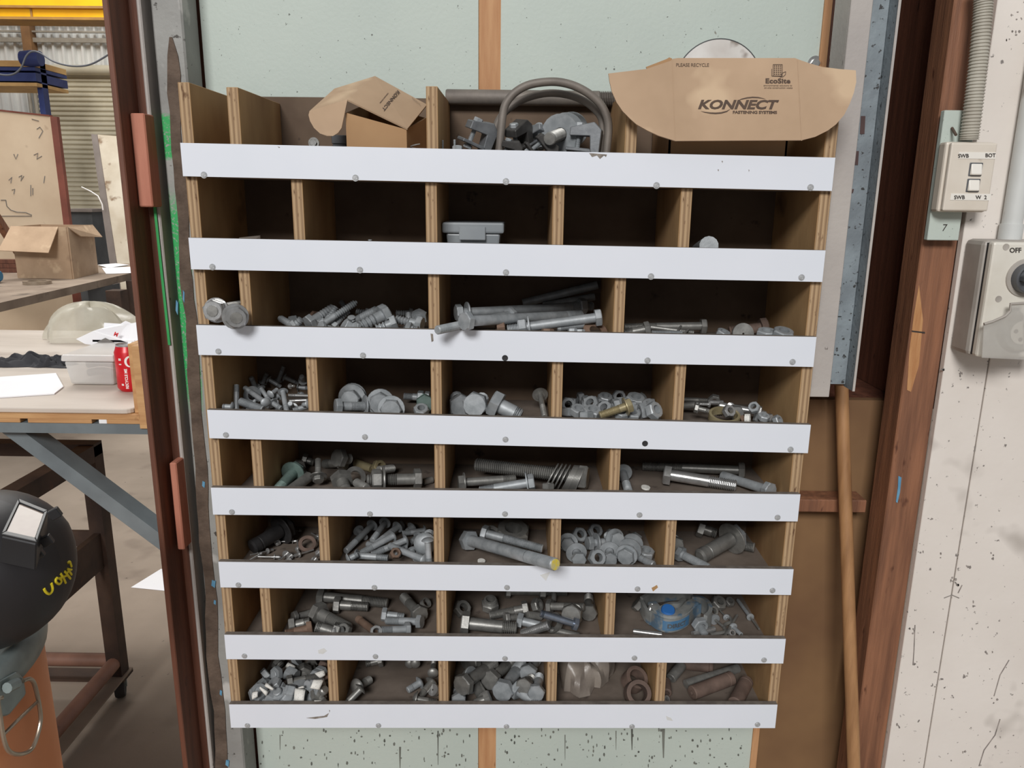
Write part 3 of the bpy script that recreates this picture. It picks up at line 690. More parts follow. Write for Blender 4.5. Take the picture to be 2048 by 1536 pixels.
MB().box(-9, -2.9, YCR - 0.03, YCR + 0.28, za - 0.02, za + 0.005).build('lower_flange', 'beam_edge', cb)
MB().box(-9, -2.9, YCR - 0.01, YCR + 0.03, zb - 0.01, zb + 0.012).build('seam', 'beam_edge', cb)
xs = SX(57, 20, YCR)
MB().box(xs, xs + 0.02, YCR + 0.02, YCR + 0.04, za, zb).build('stiffener', 'beam_edge', cb)
# storage rack with navy beams
YN = 7.6
sr = thing('storage_rack', 'navy blue storage rack beams with pale pallets beside the roller door', 'rack')
xr = SX(70, 140, YN)
for y0, y1, mt in ((121, 133, 'pallet'), (134, 141, 'navy'), (145, 162, 'navy'), (165, 172, 'pallet')):
    MB().box(-8.5, xr, YN, YN + 0.6, SZ(30, y1, YN), SZ(30, y0, YN)).build('beam' if mt == 'navy' else 'pallet_board', mt, sr)
MB().box(xr - 0.06, xr, YN + 0.1, YN + 0.2, 0, SZ(70, 108, YN)).build('upright', 'navy', sr)
MB().lathe([(0, -0.1), (0.075, -0.1), (0.085, 0.0), (0.075, 0.1), (0, 0.1)], 16, frame(P(63, 117, YN), (1, 0, 0))).build('motor_cover', 'navy', sr, True)
cpts = spline([P(x, y, 6.2) for x, y in [(-30, 138), (0, 149), (25, 149), (42, 136), (52, 113), (64, 103), (80, 106), (105, 122), (135, 131), (165, 132), (190, 125), (225, 104)]], 5)
MB().tube(cpts, 0.008, 6).build('hanging_cable', 'cable', smooth=True, label='thin grey cable looping across in front of the far wall', category='cable')

# big cream board and narrow stained board standing behind the far bench
bd = thing('marking_board', 'large cream board with pencil scribbles and red-brown edge standing behind the bench', 'board')
q = [P(-160, 205, 4.9), P(100, 233, 5.7)]
lo = [V((q[0].x, q[0].y, 0.0)), V((q[1].x, q[1].y, 0.0))]
back = V((0, 0.04, 0))
MB().hexa([lo[0], lo[1], lo[1] + back, lo[0] + back], [q[0], q[1], q[1] + back, q[0] + back]).build('face', 'cream_board', bd)
e = V((0.05, 0.012, 0))
MB().hexa([lo[1], lo[1] + e, lo[1] + e + back, lo[1] + back], [q[1], q[1] + e, q[1] + e + back, q[1] + back]).build('edge_strip', 'red_edge', bd)
dd = (q[1] - q[0]).normalized()
MB().hexa([q[0] - V((0, 0.01, 0)), q[1] - V((0, 0.01, 0)), q[1] + back, q[0] + back], [q[0] - V((0, 0.01, -0.012)), q[1] - V((0, 0.01, -0.012)), q[1] + back + V((0, 0, 0.012)), q[0] + back + V((0, 0, 0.012))]).build('top_strip', 'red_edge', bd)
bn = V((lo[1] - lo[0]).cross(V((0, 0, 1)))).normalized()
random.seed(8)
strokes = [[(12, 400), (14, 412), (22, 420), (34, 424), (52, 425), (64, 430)], [(2, 432), (40, 432), (64, 432)], [(12, 400), (2, 400)], [(74, 258), (80, 254), (86, 262), (78, 276)], [(68, 310), (76, 306), (74, 318), (84, 312)], [(28, 308), (32, 318), (36, 308)], [(18, 360), (24, 354), (22, 366)], [(38, 354), (44, 350), (42, 362), (48, 352)], [(24, 380), (30, 378), (28, 388)], [(62, 370), (62, 392)], [(66, 376), (66, 390)], [(90, 352), (88, 366)], [(64, 238), (78, 242)]]
for st in strokes:
    MB().tube([PP(x, y, lo[0], bn) + V((0, -0.003, 0)) for x, y in st], 0.0032, 4).build('pencil_stroke', 'grey_ink', bd)
wbm = thing('stained_board', 'narrow stained off-white board with dark edge leaning behind the bench', 'board')
YQ = 6.0
f4 = [P(193, 269, YQ + 0.5), P(300, 277, YQ + 0.5), V((SX(312, 700, YQ), YQ, 0)), V((SX(262, 760, YQ), YQ, 0))]
f4[3] = V((P(234, 545, YQ).x + 0.05, YQ, 0)); 
MB().prism(f4, (0, 0.05, 0)).build('face', 'offwhite_board', wbm)
e4 = [P(182, 268, YQ + 0.49), P(194, 269, YQ + 0.49), f4[3] + V((0, -0.01, 0)), f4[3] + V((-0.075, -0.01, 0))]
MB().prism(e4, (0, 0.06, 0)).build('edge_strip', 'steel_taupe', wbm)

# far bench with carton
ZB2 = 0.95
b2 = thing('far_bench', 'long dirty work bench carrying the open carton', 'bench')
B2 = [PZ(-90, 626, ZB2), PZ(272, 544, ZB2), PZ(272, 526, ZB2), PZ(-90, 545, ZB2)]
MB().prism(B2, (0, 0, -0.05)).build('bench_top', 'bench_dark', b2)
for (x, y, t, mt) in ((205, 585, 0.10, 'steel_dark'), (246, 566, 0.09, 'steel_dark'), (266, 560, 0.09, 'steel_dark')):
    p = PZ(x, y - 14, ZB2)
    MB().box(p.x - t / 2, p.x + t / 2, p.y + 0.12, p.y + 0.12 + t, 0, ZB2 - 0.05).build('leg', mt, b2)
p1, p2 = PZ(140, 572, ZB2), PZ(200, 560, ZB2)
MB().hexa([V((p1.x, p1.y + 0.2, 0)), V((p2.x, p2.y + 0.2, 0)), V((p2.x, p2.y + 0.26, 0)), V((p1.x, p1.y + 0.26, 0))], [V((p1.x, p1.y + 0.2, 0.9)), V((p2.x, p2.y + 0.2, 0.9)), V((p2.x, p2.y + 0.26, 0.9)), V((p1.x, p1.y + 0.26, 0.9))]).build('side_panel', 'steel_charcoal', b2)
pa1, pa2 = P(210, 568, 5.2), P(246, 612, 5.2)
MB().bar(pa1, pa2, 0.04, 0.06).build('brace', 'beam_edge', b2)
pa1, pa2 = P(212, 628, 5.4), P(250, 612, 5.4)
MB().bar(pa1, pa2, 0.04, 0.05).build('brace', 'beam_edge', b2)
# carton
cn = thing('open_carton', 'battered brown carton with two red tape strips and hanging flap on the bench', 'carton')
zb_ = ZB2 + 0.001
A = PZ(38, 556, zb_); Bc = PZ(146, 558, zb_); C = PZ(195, 546, zb_)
D = A + (C - Bc)
ht = P(142, 455, Bc.y).z - ZB2
up = V((0, 0, ht))
for u, v in ((A, Bc), (Bc, C), (C, D), (D, A)):
    o = MB().add([u, v, v + up, u + up], [(0, 1, 2, 3)]).build('wall', 'kraft', cn); solidify(o, 0.008)
MB().add([A, Bc, C, D], [(0, 1, 2, 3)]).build('base', 'kraft', cn)
n1 = V((Bc - A).cross(up)).normalized()
if n1.y > 0: n1 = -n1
FA, FB = A + up, Bc + up
fl1 = [FA + n1 * 0.004, FA + (FB - FA) * 0.86 + n1 * 0.004, FA + (FB - FA) * 0.84 + n1 * 0.13 - V((0, 0, 0.17)), FA - (FB - FA) * 0.06 + n1 * 0.13 - V((0, 0, 0.16))]
o = MB().add(fl1, [(0, 1, 2, 3)]).build('front_flap', 'kraft', cn); solidify(o, 0.006)
n2 = V((C - Bc).cross(up)).normalized()
if n2.x < 0: n2 = -n2
GA, GB = Bc + up, C + up
o = MB().add([GA, GB, GB + n2 * 0.06 - V((0, 0, 0.09)), GA + (GB - GA) * 0.3 + n2 * 0.03 - V((0, 0, 0.07))], [(0, 1, 2, 3)]).build('side_flap', 'kraft', cn); solidify(o, 0.006)
for x0_, x1_ in ((67, 76), (99, 111)):
    m_ = MB().prism([PP(a, b, A + n1 * 0.006, n1) for a, b in ((x0_, 502), (x1_, 502), (x1_ + 1, 541), (x0_ + 4, 540))], n1 * -0.004); m_.build('red_tape', 'red_ink', cn)
M['packing_tape'] = pm('brown_packing_tape', S(178, 138, 98), None, 8, 0.3)
MB().prism([PP(a, b, A + n1 * 0.005, n1) for a, b in ((78, 502), (97, 502), (98, 552), (80, 550))], n1 * -0.003).build('packing_tape', 'packing_tape', cn)
MB().prism([PP(a, b, Bc + n2 * 0.005, n2) for a, b in ((168, 470), (180, 467), (180, 526), (170, 530))], n2 * -0.003).build('packing_tape', 'packing_tape', cn)
rp = PZ(75, 568, ZB2)
MB().lathe([(0.055, 0.001), (0.085, 0.001), (0.085, 0.022), (0.055, 0.022)], 28, Matrix.Translation(rp), close=True).build('steel_ring', 'wire', smooth=True, label='flat steel ring lying on the bench before the carton', category='ring')
for k, pts in enumerate([[(204, 536), (262, 534), (268, 546), (212, 548)], [(196, 530), (232, 527), (258, 530), (216, 536)]]):
    MB().prism([PZ(x, y, ZB2 + 0.002 + k * 0.003) for x, y in pts], (0, 0, 0.002)).build('paper_sheet', 'paper', label=['loose white paper sheet on the far bench beside the carton', 'crumpled white paper sheet behind the other on the far bench'][k], category='paper')
rb = PZ(4, 566, ZB2)
MB().lathe([(0, -0.2), (0.04, -0.2), (0.045, -0.19), (0.045, -0.02), (0.03, 0.0), (0, 0.0)], 18, frame(rb + V((0, 0, 0.046)), (1, 0.15, 0))).build('blue_roller', 'blue_roll', smooth=True, label='blue cylinder end lying at the edge of the far bench', category='cylinder')
ez = thing('timber_trestle', 'leaning orange timber stick with stacked red battens on the far bench', 'timber')
MB().bar(PZ(40, 541, ZB2 + 0.0) + V((0, 0.1, 0.03)), P(-14, 425, 4.6), 0.05, 0.05).build('leaning_stick', 'timber_orange', ez)
for k in range(3):
    p = PZ(2, 548, ZB2); 
    MB().box(p.x - 0.4, p.x + 0.14 - 0.02 * k, p.y + 0.10 + 0.02 * k, p.y + 0.2, ZB2 + 0.032 * k + 0.001, ZB2 + 0.03 + 0.032 * k).build('batten', 'timber_red', ez)
cg = thing('dark_crate', 'small dark grey crate in front of the roller door', 'crate')
p = P(132, 450, 7.2); p2 = P(183, 424, 7.2)
MB().box(p.x, p2.x, 7.2, 7.6, 0, p2.z).build('body', 'steel_charcoal', cg)
MB().box(p.x - 0.02, p2.x + 0.02, 7.18, 7.62, p2.z, p2.z + 0.03).build('lid', 'steel_taupe', cg)
MB().tube([P(x, y, YQ + 0.25) for x, y in [(163, 374), (182, 383), (196, 392), (204, 408), (206, 420)]], 0.006, 6).build('wire', 'white_ink', wbm, True)

# ------------------------------------------------------------------ near bench with can and tub
ZB1 = 1.05
nb = thing('near_bench', 'pine framed work bench with worn white top board and grey steel brace', 'bench')
bf = PZ(200, 818, ZB1).y
bxr = PZ(268, 816, ZB1).x
tbm = MB(); r_ = 0.02
out = [V((-2.6, bf, ZB1)), V((bxr - r_, bf, ZB1))] + [V((bxr - r_ + r_ * math.sin(a), bf + r_ - r_ * math.cos(a), ZB1)) for a in (0.4, 0.8, 1.2, PI / 2)] + [V((bxr, bf + 1.05, ZB1)), V((-2.6, bf + 1.05, ZB1))]
tbm.prism(out, (0, 0, -0.012)); tbm.build('top_board', 'bench_white', nb, bevel=0.002)
zt_ = ZB1 - 0.012
fy = bf - 0.006
MB().box(-2.6, bxr + 0.042, fy, bf + 1.0, zt_ - 0.012, zt_ - 0.0005).build('under_board', 'timber_tan', nb)
z_lo = SZ(200, 850, fy - 0.01)
for a, b, mt in ((-60, 40, 'timber_tan'), (55, 183, 'timber_tan'), (197, 213, 'paper'), (213, 288, 'timber_tan')):
    xa_, xb_ = SX(a, 840, fy), SX(b, 840, fy)
    MB().box(xa_, xb_, fy, fy + 0.05, z_lo, zt_ - 0.0125).build('batten', mt, nb, bevel=0.001)
MB().box(-2.6, bxr + 0.03, fy + 0.02, fy + 0.06, z_lo, zt_ - 0.013).build('inner_rail', 'steel_taupe', nb)
zr_ = SZ(262, 688, bf + 0.012)
MB().box(bxr + 0.001, bxr + 0.02, bf + 0.012, bf + 0.60, zt_, zr_).build('end_rail', 'timber_tan', nb, bevel=0.001)
MB().box(bxr + 0.0205, bxr + 0.042, bf - 0.01, bf + 0.62, z_lo - 0.01, zr_).build('end_rail', 'timber_tan', nb, bevel=0.001)
MB().box(-2.6, bxr + 0.036, fy + 0.002, fy + 0.06, SZ(200, 868, fy), z_lo - 0.0005).build('steel_beam', 'steel_grey', nb)
ba, bb = P(-6, 832, fy + 0.045), P(345, 1094, fy + 0.045)
bd_ = (bb - ba).normalized()
MB().bar(ba, bb, 0.03, 0.036, (0.5, 0, 1)).build('diagonal_brace', 'steel_grey', nb, bevel=0.001)
nrm = V((bd_.z, 0, -bd_.x)); nrm = nrm if nrm.z > 0 else -nrm
MB().bar(ba + nrm * 0.0185 + V((0, 0.012, 0)), bb + nrm * 0.0185 + V((0, 0.012, 0)), 0.055, 0.002, nrm).build('brace_flange', 'steel_grey', nb)
for yy in (0.05, 0.65):
    MB().box(-2.5, -2.44, bf + yy, bf + yy + 0.06, 0, z_lo).build('leg', 'steel_charcoal', nb)

# drink can
cc = PZ(252, 785, ZB1); cc = V((cc.x + 0.001, cc.y + 0.03, ZB1 + 0.0005))
can = thing('drink_can', 'red and white drink can reading RECYCLE ME standing at the bench end', 'can')
R_ = 0.033
MB().lathe([(0.026, 0.0), (R_ - 0.002, 0.006), (R_, 0.010), (R_, 0.102), (R_ - 0.002, 0.106), (0.0275, 0.117)], 40, Matrix.Translation(cc)).build('body', 'can_red', can, True)
MB().lathe([(0, 0.004), (0.022, 0.004), (0.026, 0.0), (0.0262, 0.0018)], 40, Matrix.Translation(cc)).build('base', 'alu', can, True)
MB().lathe([(0.0275, 0.117), (0.0278, 0.120), (0.0268, 0.121), (0.0255, 0.116), (0, 0.116)], 40, Matrix.Translation(cc)).build('lid', 'alu', can, True)
def on_can(ang, z, rot):
    def fn(x, y):
        u, w = (-y, x) if rot else (x, y)
        a = ang + u / R_
        return cc + V(((R_ + 0.0004) * math.sin(a), -(R_ + 0.0004) * math.cos(a), z + w))
    return fn
base_ang = 0.06          # the side turned to the viewer
lettering('recycle_text', 'RECYCLE ME', 0.0092, 'white_ink', can, on_can(base_ang + 0.12, 0.036, True), bold=0.0003)
sw = MB()
def crescent(m, fn, cx, cy, rx, ry, a0, a1, w0, n=18):
    p = []
    for k in range(n + 1):
        t = k / n; a = a0 + (a1 - a0) * t; w = w0 * math.sin(PI * t)
        p.append((fn(cx + (rx + w) * math.cos(a), cy + (ry + w) * math.sin(a)), fn(cx + (rx - w) * math.cos(a), cy + (ry - w) * math.sin(a))))
    for (a, b), (c, d) in zip(p[:-1], p[1:]): m.add([a, b, d, c], [(0, 1, 2, 3)])
crescent(sw, on_can(base_ang + 0.5, 0.080, False), 0, 0, 0.011, 0.013, 0.5, 5.4, 0.0028)
sw.build('white_swirl', 'white_ink', can)
pn = MB()
for (u, w, a, b) in ((-0.012, 0.083, 0.007, 0.006), (-0.012, 0.072, 0.007, 0.003), (-0.010, 0.018, 0.006, 0.005)):
    g = on_can(base_ang, 0, False)
    for i in range(3):
        pn.add([g(u + a * i / 3, w), g(u + a * (i + 0.8) / 3, w), g(u + a * (i + 0.8) / 3, w + b), g(u + a * i / 3, w + b)], [(0, 1, 2, 3)])
pn.build('info_panel', 'white_ink', can)

# frosted tub with rolled things inside
tb_ = thing('storage_tub', 'frosted white lidded plastic tub standing beside the red can', 'tub')
ta, tb2 = PZ(128, 776, ZB1), PZ(234, 765, ZB1)
tx0, tx1, ty0 = ta.x, tb2.x + 0.01, (ta.y + tb2.y) / 2
thh = P(110, 722, ty0 - 0.005).z - ZB1
tyd = 0.25
def frustum(x0, x1, y0, y1, z0, z1, g):
    return [V((x0, y0, z0)), V((x1, y0, z0)), V((x1, y1, z0)), V((x0, y1, z0))], [V((x0 - g, y0 - g, z1)), V((x1 + g, y0 - g, z1)), V((x1 + g, y1 + g, z1)), V((x0 - g, y1 + g, z1))]
lo4, hi4 = frustum(tx0, tx1, ty0, ty0 + tyd, ZB1 + 0.001, ZB1 + thh, 0.008)
m_ = MB(); m_.hexa(lo4, hi4); m_.build('body', 'tub', tb_, bevel=0.006, seg=2)
lo4, hi4 = frustum(tx0 - 0.013, tx1 + 0.013, ty0 - 0.013, ty0 + tyd + 0.013, ZB1 + thh + 0.0005, ZB1 + thh + 0.018, -0.002)
m_ = MB(); m_.hexa(lo4, hi4); m_.build('lid', 'tub_lid', tb_, bevel=0.004, seg=2)
for k, (dy, dz) in enumerate(((0.05, 0.022), (0.05, 0.045))):
    MB().tube([V((tx0 + 0.022 + i * (tx1 - tx0 - 0.04) / 8, ty0 + dy, ZB1 + dz + 0.006 * math.sin(i / 8 * PI))) for i in range(9)], 0.010, 8).build('contents_roll', 'grey_ink', tb_, True)
# papers, rag, bag on the near bench
def sheet(name, pts, z, t, mat, **kw): return MB().prism([PZ(x, y, z) for x, y in pts], (0, 0, t)).build(name, mat, **kw)
sheet('paper_sheet', [(-60, 760), (112, 748), (127, 775), (109, 789), (-60, 800)], ZB1 + 0.0006, 0.003, 'paper', label='bright white paper sheet lying flat on the near bench before the tub', category='paper')
random.seed(21)
pr_ = PZ(40, 735, ZB1)
rg = thing('black_rag', 'crumpled black rag or gloves heaped on the near bench beside the tub', 'rag')
def crumple(cx, cy, rx, ry, h, seed, n=14):
    rr = random.Random(seed); ph = [rr.uniform(0, 6.28) for _ in range(8)]
    def fn(u, v):
        x, y = (u - 0.5) * 2, (v - 0.5) * 2
        e_ = max(0.0, 1 - x * x) * max(0.0, 1 - y * y)
        z = h * e_ ** 0.6 * (0.55 + 0.25 * math.sin(7 * x + 3 * y + ph[0]) + 0.2 * math.sin(9 * y - 4 * x + ph[1]) + 0.18 * math.sin(15 * x + 8 * y + ph[2]))
        return V((cx + rx * (x + 0.1 * math.sin(6 * y + ph[3])), cy + ry * (y + 0.12 * math.sin(5 * x + ph[4])), ZB1 + 0.0015 + max(0, z)))
    return MB().grid(fn, n * 2, n)
o = crumple(pr_.x, pr_.y + 0.05, 0.13, 0.05, 0.035, 4).build('rag_heap', 'black_cloth', rg, True, 60)
o = crumple(pr_.x + 0.07, pr_.y + 0.03, 0.05, 0.03, 0.03, 9).build('rag_fold', 'black_cloth', rg, True, 60)
pbag = PZ(120, 706, ZB1)
bgm = MB()
def bag(u, v):
    a = u * 2 * PI; t = v * PI / 2
    r = 1 + 0.12 * math.sin(5 * a + 2 * v) + 0.07 * math.sin(11 * a + 4 * v)
    return V((pbag.x - 0.01 + 0.165 * r * math.cos(a) * math.cos(t) ** 0.8, pbag.y + 0.22 + 0.07 * r * math.sin(a) * math.cos(t) ** 0.8, ZB1 + 0.002 + 0.125 * math.sin(t) * (1 + 0.08 * math.sin(6 * a))))
bgm.grid(bag, 40, 12); bgm.build('plastic_bag', 'poly_bag', smooth=True, angle=50, label='crumpled clear plastic bag behind the frosted tub', category='bag')
pw = thing('paper_packet', 'crumpled white paper packet with red letter mark above the tub', 'packet')
ply = ty0 + 0.17
pk = [(152, 678), (186, 662), (208, 655), (208, 646), (240, 648), (250, 642), (262, 647), (276, 644), (283, 682), (258, 686), (232, 690), (200, 692), (170, 688)]
o = MB().prism([P(x, y, ply + (0.05 if y < 660 else 0.0)) for x, y in pk], (0, 0.004, 0)).build('wrapper', 'paper', pw)
MB().box(SX(186, 690, ply), SX(270, 690, ply), ply, ply + 0.05, ZB1 + thh + 0.019, SZ(220, 680, ply)).build('packet_body', 'paper', pw)
lettering('red_mark', 'M', 0.016, 'red_ink', pw, on_plane(232, 669, 620, 240, 240, -620, (0, ply - 0.001, 0), (0, 1, 0), 0.002), bold=0.0008)
MB().prism([P(x, y, ply - 0.003) for x, y in [(194, 684), (210, 676), (232, 687), (214, 692)]], (0, 0.002, 0)).build('dark_print', 'grey_ink', pw)

# rusty trolley
tr = thing('steel_trolley', 'rusty dark steel trolley frame with castor on the concrete floor', 'trolley')
TX, TY = -1.222, 0.945
ty0_ = 0.30
def tz(x, y): return P(x, y, TY).z
MB().box(TX - 0.022, TX + 0.022, TY - 0.022, TY + 0.022, 0.075, tz(190, 890)).build('leg', 'steel_dark', tr)
MB().box(TX - 0.022, TX + 0.022, ty0_ - 0.022, ty0_ + 0.022, 0.075, tz(190, 890)).build('leg', 'steel_dark', tr)
for x in (-1.95,):
    for y in (TY, ty0_): MB().box(x - 0.022, x + 0.022, y - 0.022, y + 0.022, 0.075, tz(190, 890)).build('leg', 'steel_dark', tr)
zt0 = tz(190, 890)
MB().box(-1.97, TX + 0.022, TY - 0.022, TY + 0.022, zt0 - 0.03, zt0 + 0.008).build('top_rail', 'steel_dark', tr)
MB().box(TX - 0.022, TX + 0.022, ty0_, TY - 0.0225, zt0 - 0.045, zt0 + 0.005).build('top_rail', 'steel_dark', tr)
zm = tz(196, 1060)
MB().box(-1.97, TX - 0.02, TY - 0.01, TY, zm - 0.05, zm).build('mid_plate', 'steel_dark', tr)
MB().box(TX - 0.008, TX + 0.01, ty0_, TY - 0.023, zm - 0.11, zm).build('mid_plate', 'steel_dark', tr)
zl_ = tz(226, 1320)
MB().tube([(-1.95, TY, zl_), (TX, TY, zl_)], 0.021, 12).build('lower_tube', 'tube_pink', tr, True)
MB().tube([(TX, TY, zl_), (TX, ty0_, zl_)], 0.021, 12).build('lower_tube', 'tube_pink', tr, True)
MB().box(-1.97, TX + 0.03, TY - 0.03, TY + 0.03, 0.07, 0.078).build('base_angle', 'steel_dark', tr)
MB().box(TX - 0.03, TX + 0.03, ty0_, TY + 0.03, 0.0785, 0.084).build('base_angle', 'bench_dark', tr)
for y in (TY, ty0_):
    MB().lathe([(0, -0.014), (0.030, -0.014), (0.034, -0.006), (0.034, 0.006), (0.030, 0.014), (0, 0.014)], 20, frame((TX, y, 0.0345), (1, 0.4, 0))).build('castor_wheel', 'rubber', tr, True)
    MB().bar((TX, y, 0.035), (TX, y, 0.072), 0.012, 0.04, (1, 0.4, 0)).build('castor_fork', 'galv', tr)
MB().prism([PZ(x, y, 0.0008) for x, y in [(262, 1175), (322, 1138), (366, 1150), (372, 1186)]], (0, 0, 0.001)).build('paper_sheet', 'paper', label='single white paper sheet lying on the concrete floor', category='paper')
wl = thing('rubber_wheel', 'black ribbed rubber wheel standing on the floor behind the jamb', 'wheel')
wp_ = PZ(338, 1150, 0.0)
MB().lathe([(0.03, -0.018), (0.055, -0.018), (0.062, -0.012), (0.058, -0.004), (0.062, 0.0), (0.058, 0.004), (0.062, 0.012), (0.055, 0.018), (0.03, 0.018)], 26, frame(wp_ + V((0, 0.1, 0.0625)), (0.8, -0.6, 0)), close=True).build('tyre', 'rubber', wl, True)
MB().lathe([(0, -0.014), (0.03, -0.014), (0.03, 0.014), (0, 0.014)], 20, frame(wp_ + V((0, 0.1, 0.0625)), (0.8, -0.6, 0))).build('hub', 'steel_charcoal', wl, True)

# orange drum and welding helmet
DC = V((-1.022, -0.17, 0)); DR = 0.287; DH = 0.88
dm_ = thing('steel_drum', 'orange steel drum with galvanised clamp ring and wire handle', 'drum')
T_ = Matrix.Translation(DC)
MB().lathe([(0, 0), (DR - 0.01, 0), (DR, 0.008), (DR, 0.29), (DR + 0.01, 0.30), (DR, 0.31), (DR - 0.001, DH - 0.03)], 72, T_).build('body', 'drum', dm_, True, 50)
MB().lathe([(DR - 0.004, DH - 0.055), (DR + 0.007, DH - 0.05), (DR + 0.010, DH - 0.03), (DR + 0.008, DH - 0.01), (DR - 0.004, DH), (DR - 0.015, DH - 0.004)], 72, T_).build('clamp_ring', 'galv', dm_, True, 60)
MB().lathe([(DR - 0.014, DH - 0.004), (DR - 0.03, DH - 0.014), (0.05, DH - 0.014), (0, DH - 0.014)], 72, T_).build('lid', 'galv', dm_, True)
def on_drum(x, y, lift=0.0):
    d = ray(x, y); o = CAM - DC; R = DR + lift
    a = d.x ** 2 + d.y ** 2; b = 2 * (o.x * d.x + o.y * d.y); c = o.x ** 2 + o.y ** 2 - R * R
    disc = b * b - 4 * a * c
    if disc < 0: disc = 0
    return CAM + d * ((-b - math.sqrt(disc)) / (2 * a))
hp = [(46, 1362), (60, 1358), (70, 1372), (80, 1420), (80, 1450), (66, 1494), (44, 1508), (20, 1504), (8, 1480), (0, 1430), (-4, 1400), (4, 1395)]
MB().tube(spline([on_drum(x, y, 0.018) for x, y in hp], 4), 0.0032, 10).build('wire_handle', 'wire', dm_, True)
MB().tube([on_drum(74, 1404, 0.018), on_drum(40, 1436, 0.018), on_drum(8, 1468, 0.018)], 0.0026, 8).build('handle_bar', 'wire', dm_, True)
lv = [on_drum(x, y, 0.014) for x, y in [(-20, 1372), (34, 1342), (48, 1358), (52, 1388), (18, 1430), (-20, 1440)]]
MB().prism(lv, (lv[0] - CAM).normalized() * 0.016).build('clamp_lever', 'galv', dm_, bevel=0.002)
MB().tube([on_drum(14, 1376, 0.022), on_drum(34, 1366, 0.022)], 0.008, 10).build('clamp_bolt', 'galv', dm_, True)

hm = thing('welding_helmet', 'black welding helmet with square lens and yellow handwriting on the drum', 'helmet')
HC = PZ(-24, 1142, DH + 0.122)
zlow = DH + 0.002
hmx = Matrix.Translation(HC) @ Matrix.Rotation(-0.5, 4, 'Y')
def shell(u, v):
    a = u * 2 * PI; t = (v - 0.5) * PI
    ct = math.cos(t); st_ = math.sin(t)
    p = V((0.116 * math.copysign(abs(math.cos(a)) ** 0.85, math.cos(a)) * ct ** 0.85, 0.112 * math.copysign(abs(math.sin(a)) ** 0.85, math.sin(a)) * ct ** 0.85, 0.114 * st_))
    if st_ < 0: p.x *= 1 + 0.12 * st_; p.y *= 1 + 0.10 * st_
    return hmx @ p
hsm = MB().grid(shell, 40, 24)
hso = hsm.build('shell', 'helmet', hm, True, 60)
from mathutils.bvhtree import BVHTree
hb = BVHTree.FromPolygons([tuple(v) for v in hsm.v], hsm.f)
def on_helmet(x, y, lift=0.001):
    d = ray(x, y); h = hb.ray_cast(CAM, d)
    return None if h[0] is None else h[0] - d * lift
vz = -0.30
q0 = [(36, 996), (96, 1020), (74, 1083), (2, 1067)]
vq = [P(x, y, Y) for (x, y), Y in zip(q0, (HC.y + 0.0, HC.y - 0.01, HC.y - 0.095, HC.y - 0.085))]
vq[2] = PP(*q0[2], vq[0], (vq[1] - vq[0]).cross(vq[3] - vq[0]).normalized())
vn = (vq[1] - vq[0]).cross(vq[3] - vq[0]).normalized()
if vn.dot(CAM - vq[0]) < 0: vn = -vn
vc = sum(vq, V()) / 4
ins = lambda k, l: [vc + (p - vc) * k + vn * l for p in vq]
m_ = MB(); m_.hexa([p - vn * 0.045 for p in ins(1.08, 0)], ins(1.0, -0.004)); m_.build('lens_housing', 'helmet_trim', hm, bevel=0.002)
fr_ = MB(); o1, i1 = ins(1.0, 0), ins(0.80, 0.0)
for k in range(4):
    j = (k + 1) % 4
    fr_.hexa([o1[k] - vn * 0.004, o1[j] - vn * 0.004, i1[j] - vn * 0.004, i1[k] - vn * 0.004], [o1[k], o1[j], i1[j], i1[k]])
fr_.build('lens_frame', 'helmet_trim', hm, bevel=0.0008)
MB().prism(ins(0.82, -0.0035), vn * 0.0012).build('lens', 'lens', hm)
for (x, y) in ((100, 1032), (84, 1086), (66, 1112)):
    p = P(x, y, HC.y - 0.05)
    MB().bar(p, p + V((0.012, 0.004, 0.006)), 0.010, 0.014).build('clip', 'helmet_trim', hm, bevel=0.001)
w_ = lambda pts: [(0.362 * a, 980 + 0.362 * b) for a, b in pts]
for st in ([(243, 545), (252, 562), (270, 575), (286, 562), (290, 540), (283, 515)], [(312, 486), (330, 490), (338, 506), (326, 520), (310, 510), (308, 494), (316, 486)], [(334, 462), (350, 488), (362, 514)], [(330, 488), (350, 480), (372, 470)], [(356, 450), (372, 470), (388, 490)], [(368, 464), (376, 448), (386, 456), (394, 468)], [(372, 436), (386, 440), (394, 440)], [(374, 404), (384, 396), (390, 412), (394, 424)]):
    pts = [p for p in (on_helmet(*q) for q in w_(st)) if p is not None]
    if len(pts) > 1: MB().tube(spline(pts, 3), 0.0019, 6).build('yellow_writing', 'yellow_pen', hm, True)
# ------------------------------------------------------------------ fasteners
def metal(name, c1, c2, rough, met, sc=55, spots=None):
    return pm(name, c1, c2, sc, rough, met, bump=0.06, bscale=220, spots=spots, vary=0.16)
M['zinc'] = metal('hot_dip_galvanised', S(170, 174, 177), S(144, 149, 152), 0.50, 0.28)
M['bright'] = metal('bright_zinc', S(196, 196, 196), S(172, 172, 170), 0.3, 0.7)
M['plain'] = metal('oily_plain_steel', S(152, 151, 147), S(126, 125, 122), 0.42, 0.5)
M['green_steel'] = metal('green_tinged_zinc', S(122, 142, 136), S(102, 120, 115), 0.5, 0.3)
M['blue_zinc'] = metal('blue_zinc', S(142, 150, 164), S(120, 128, 140), 0.3, 0.75)
M['rust'] = metal('rusty_steel', S(136, 112, 96), S(108, 86, 72), 0.7, 0.2, 40)
M['rust_dark'] = metal('dark_rusty_sleeve', S(122, 102, 92), S(94, 78, 70), 0.75, 0.15, 30)
M['brass'] = metal('yellow_zinc', S(178, 166, 132), S(156, 144, 112), 0.4, 0.4)
M['dark_cast'] = metal('dark_coated_casting', S(88, 86, 84), S(70, 68, 67), 0.45, 0.4)
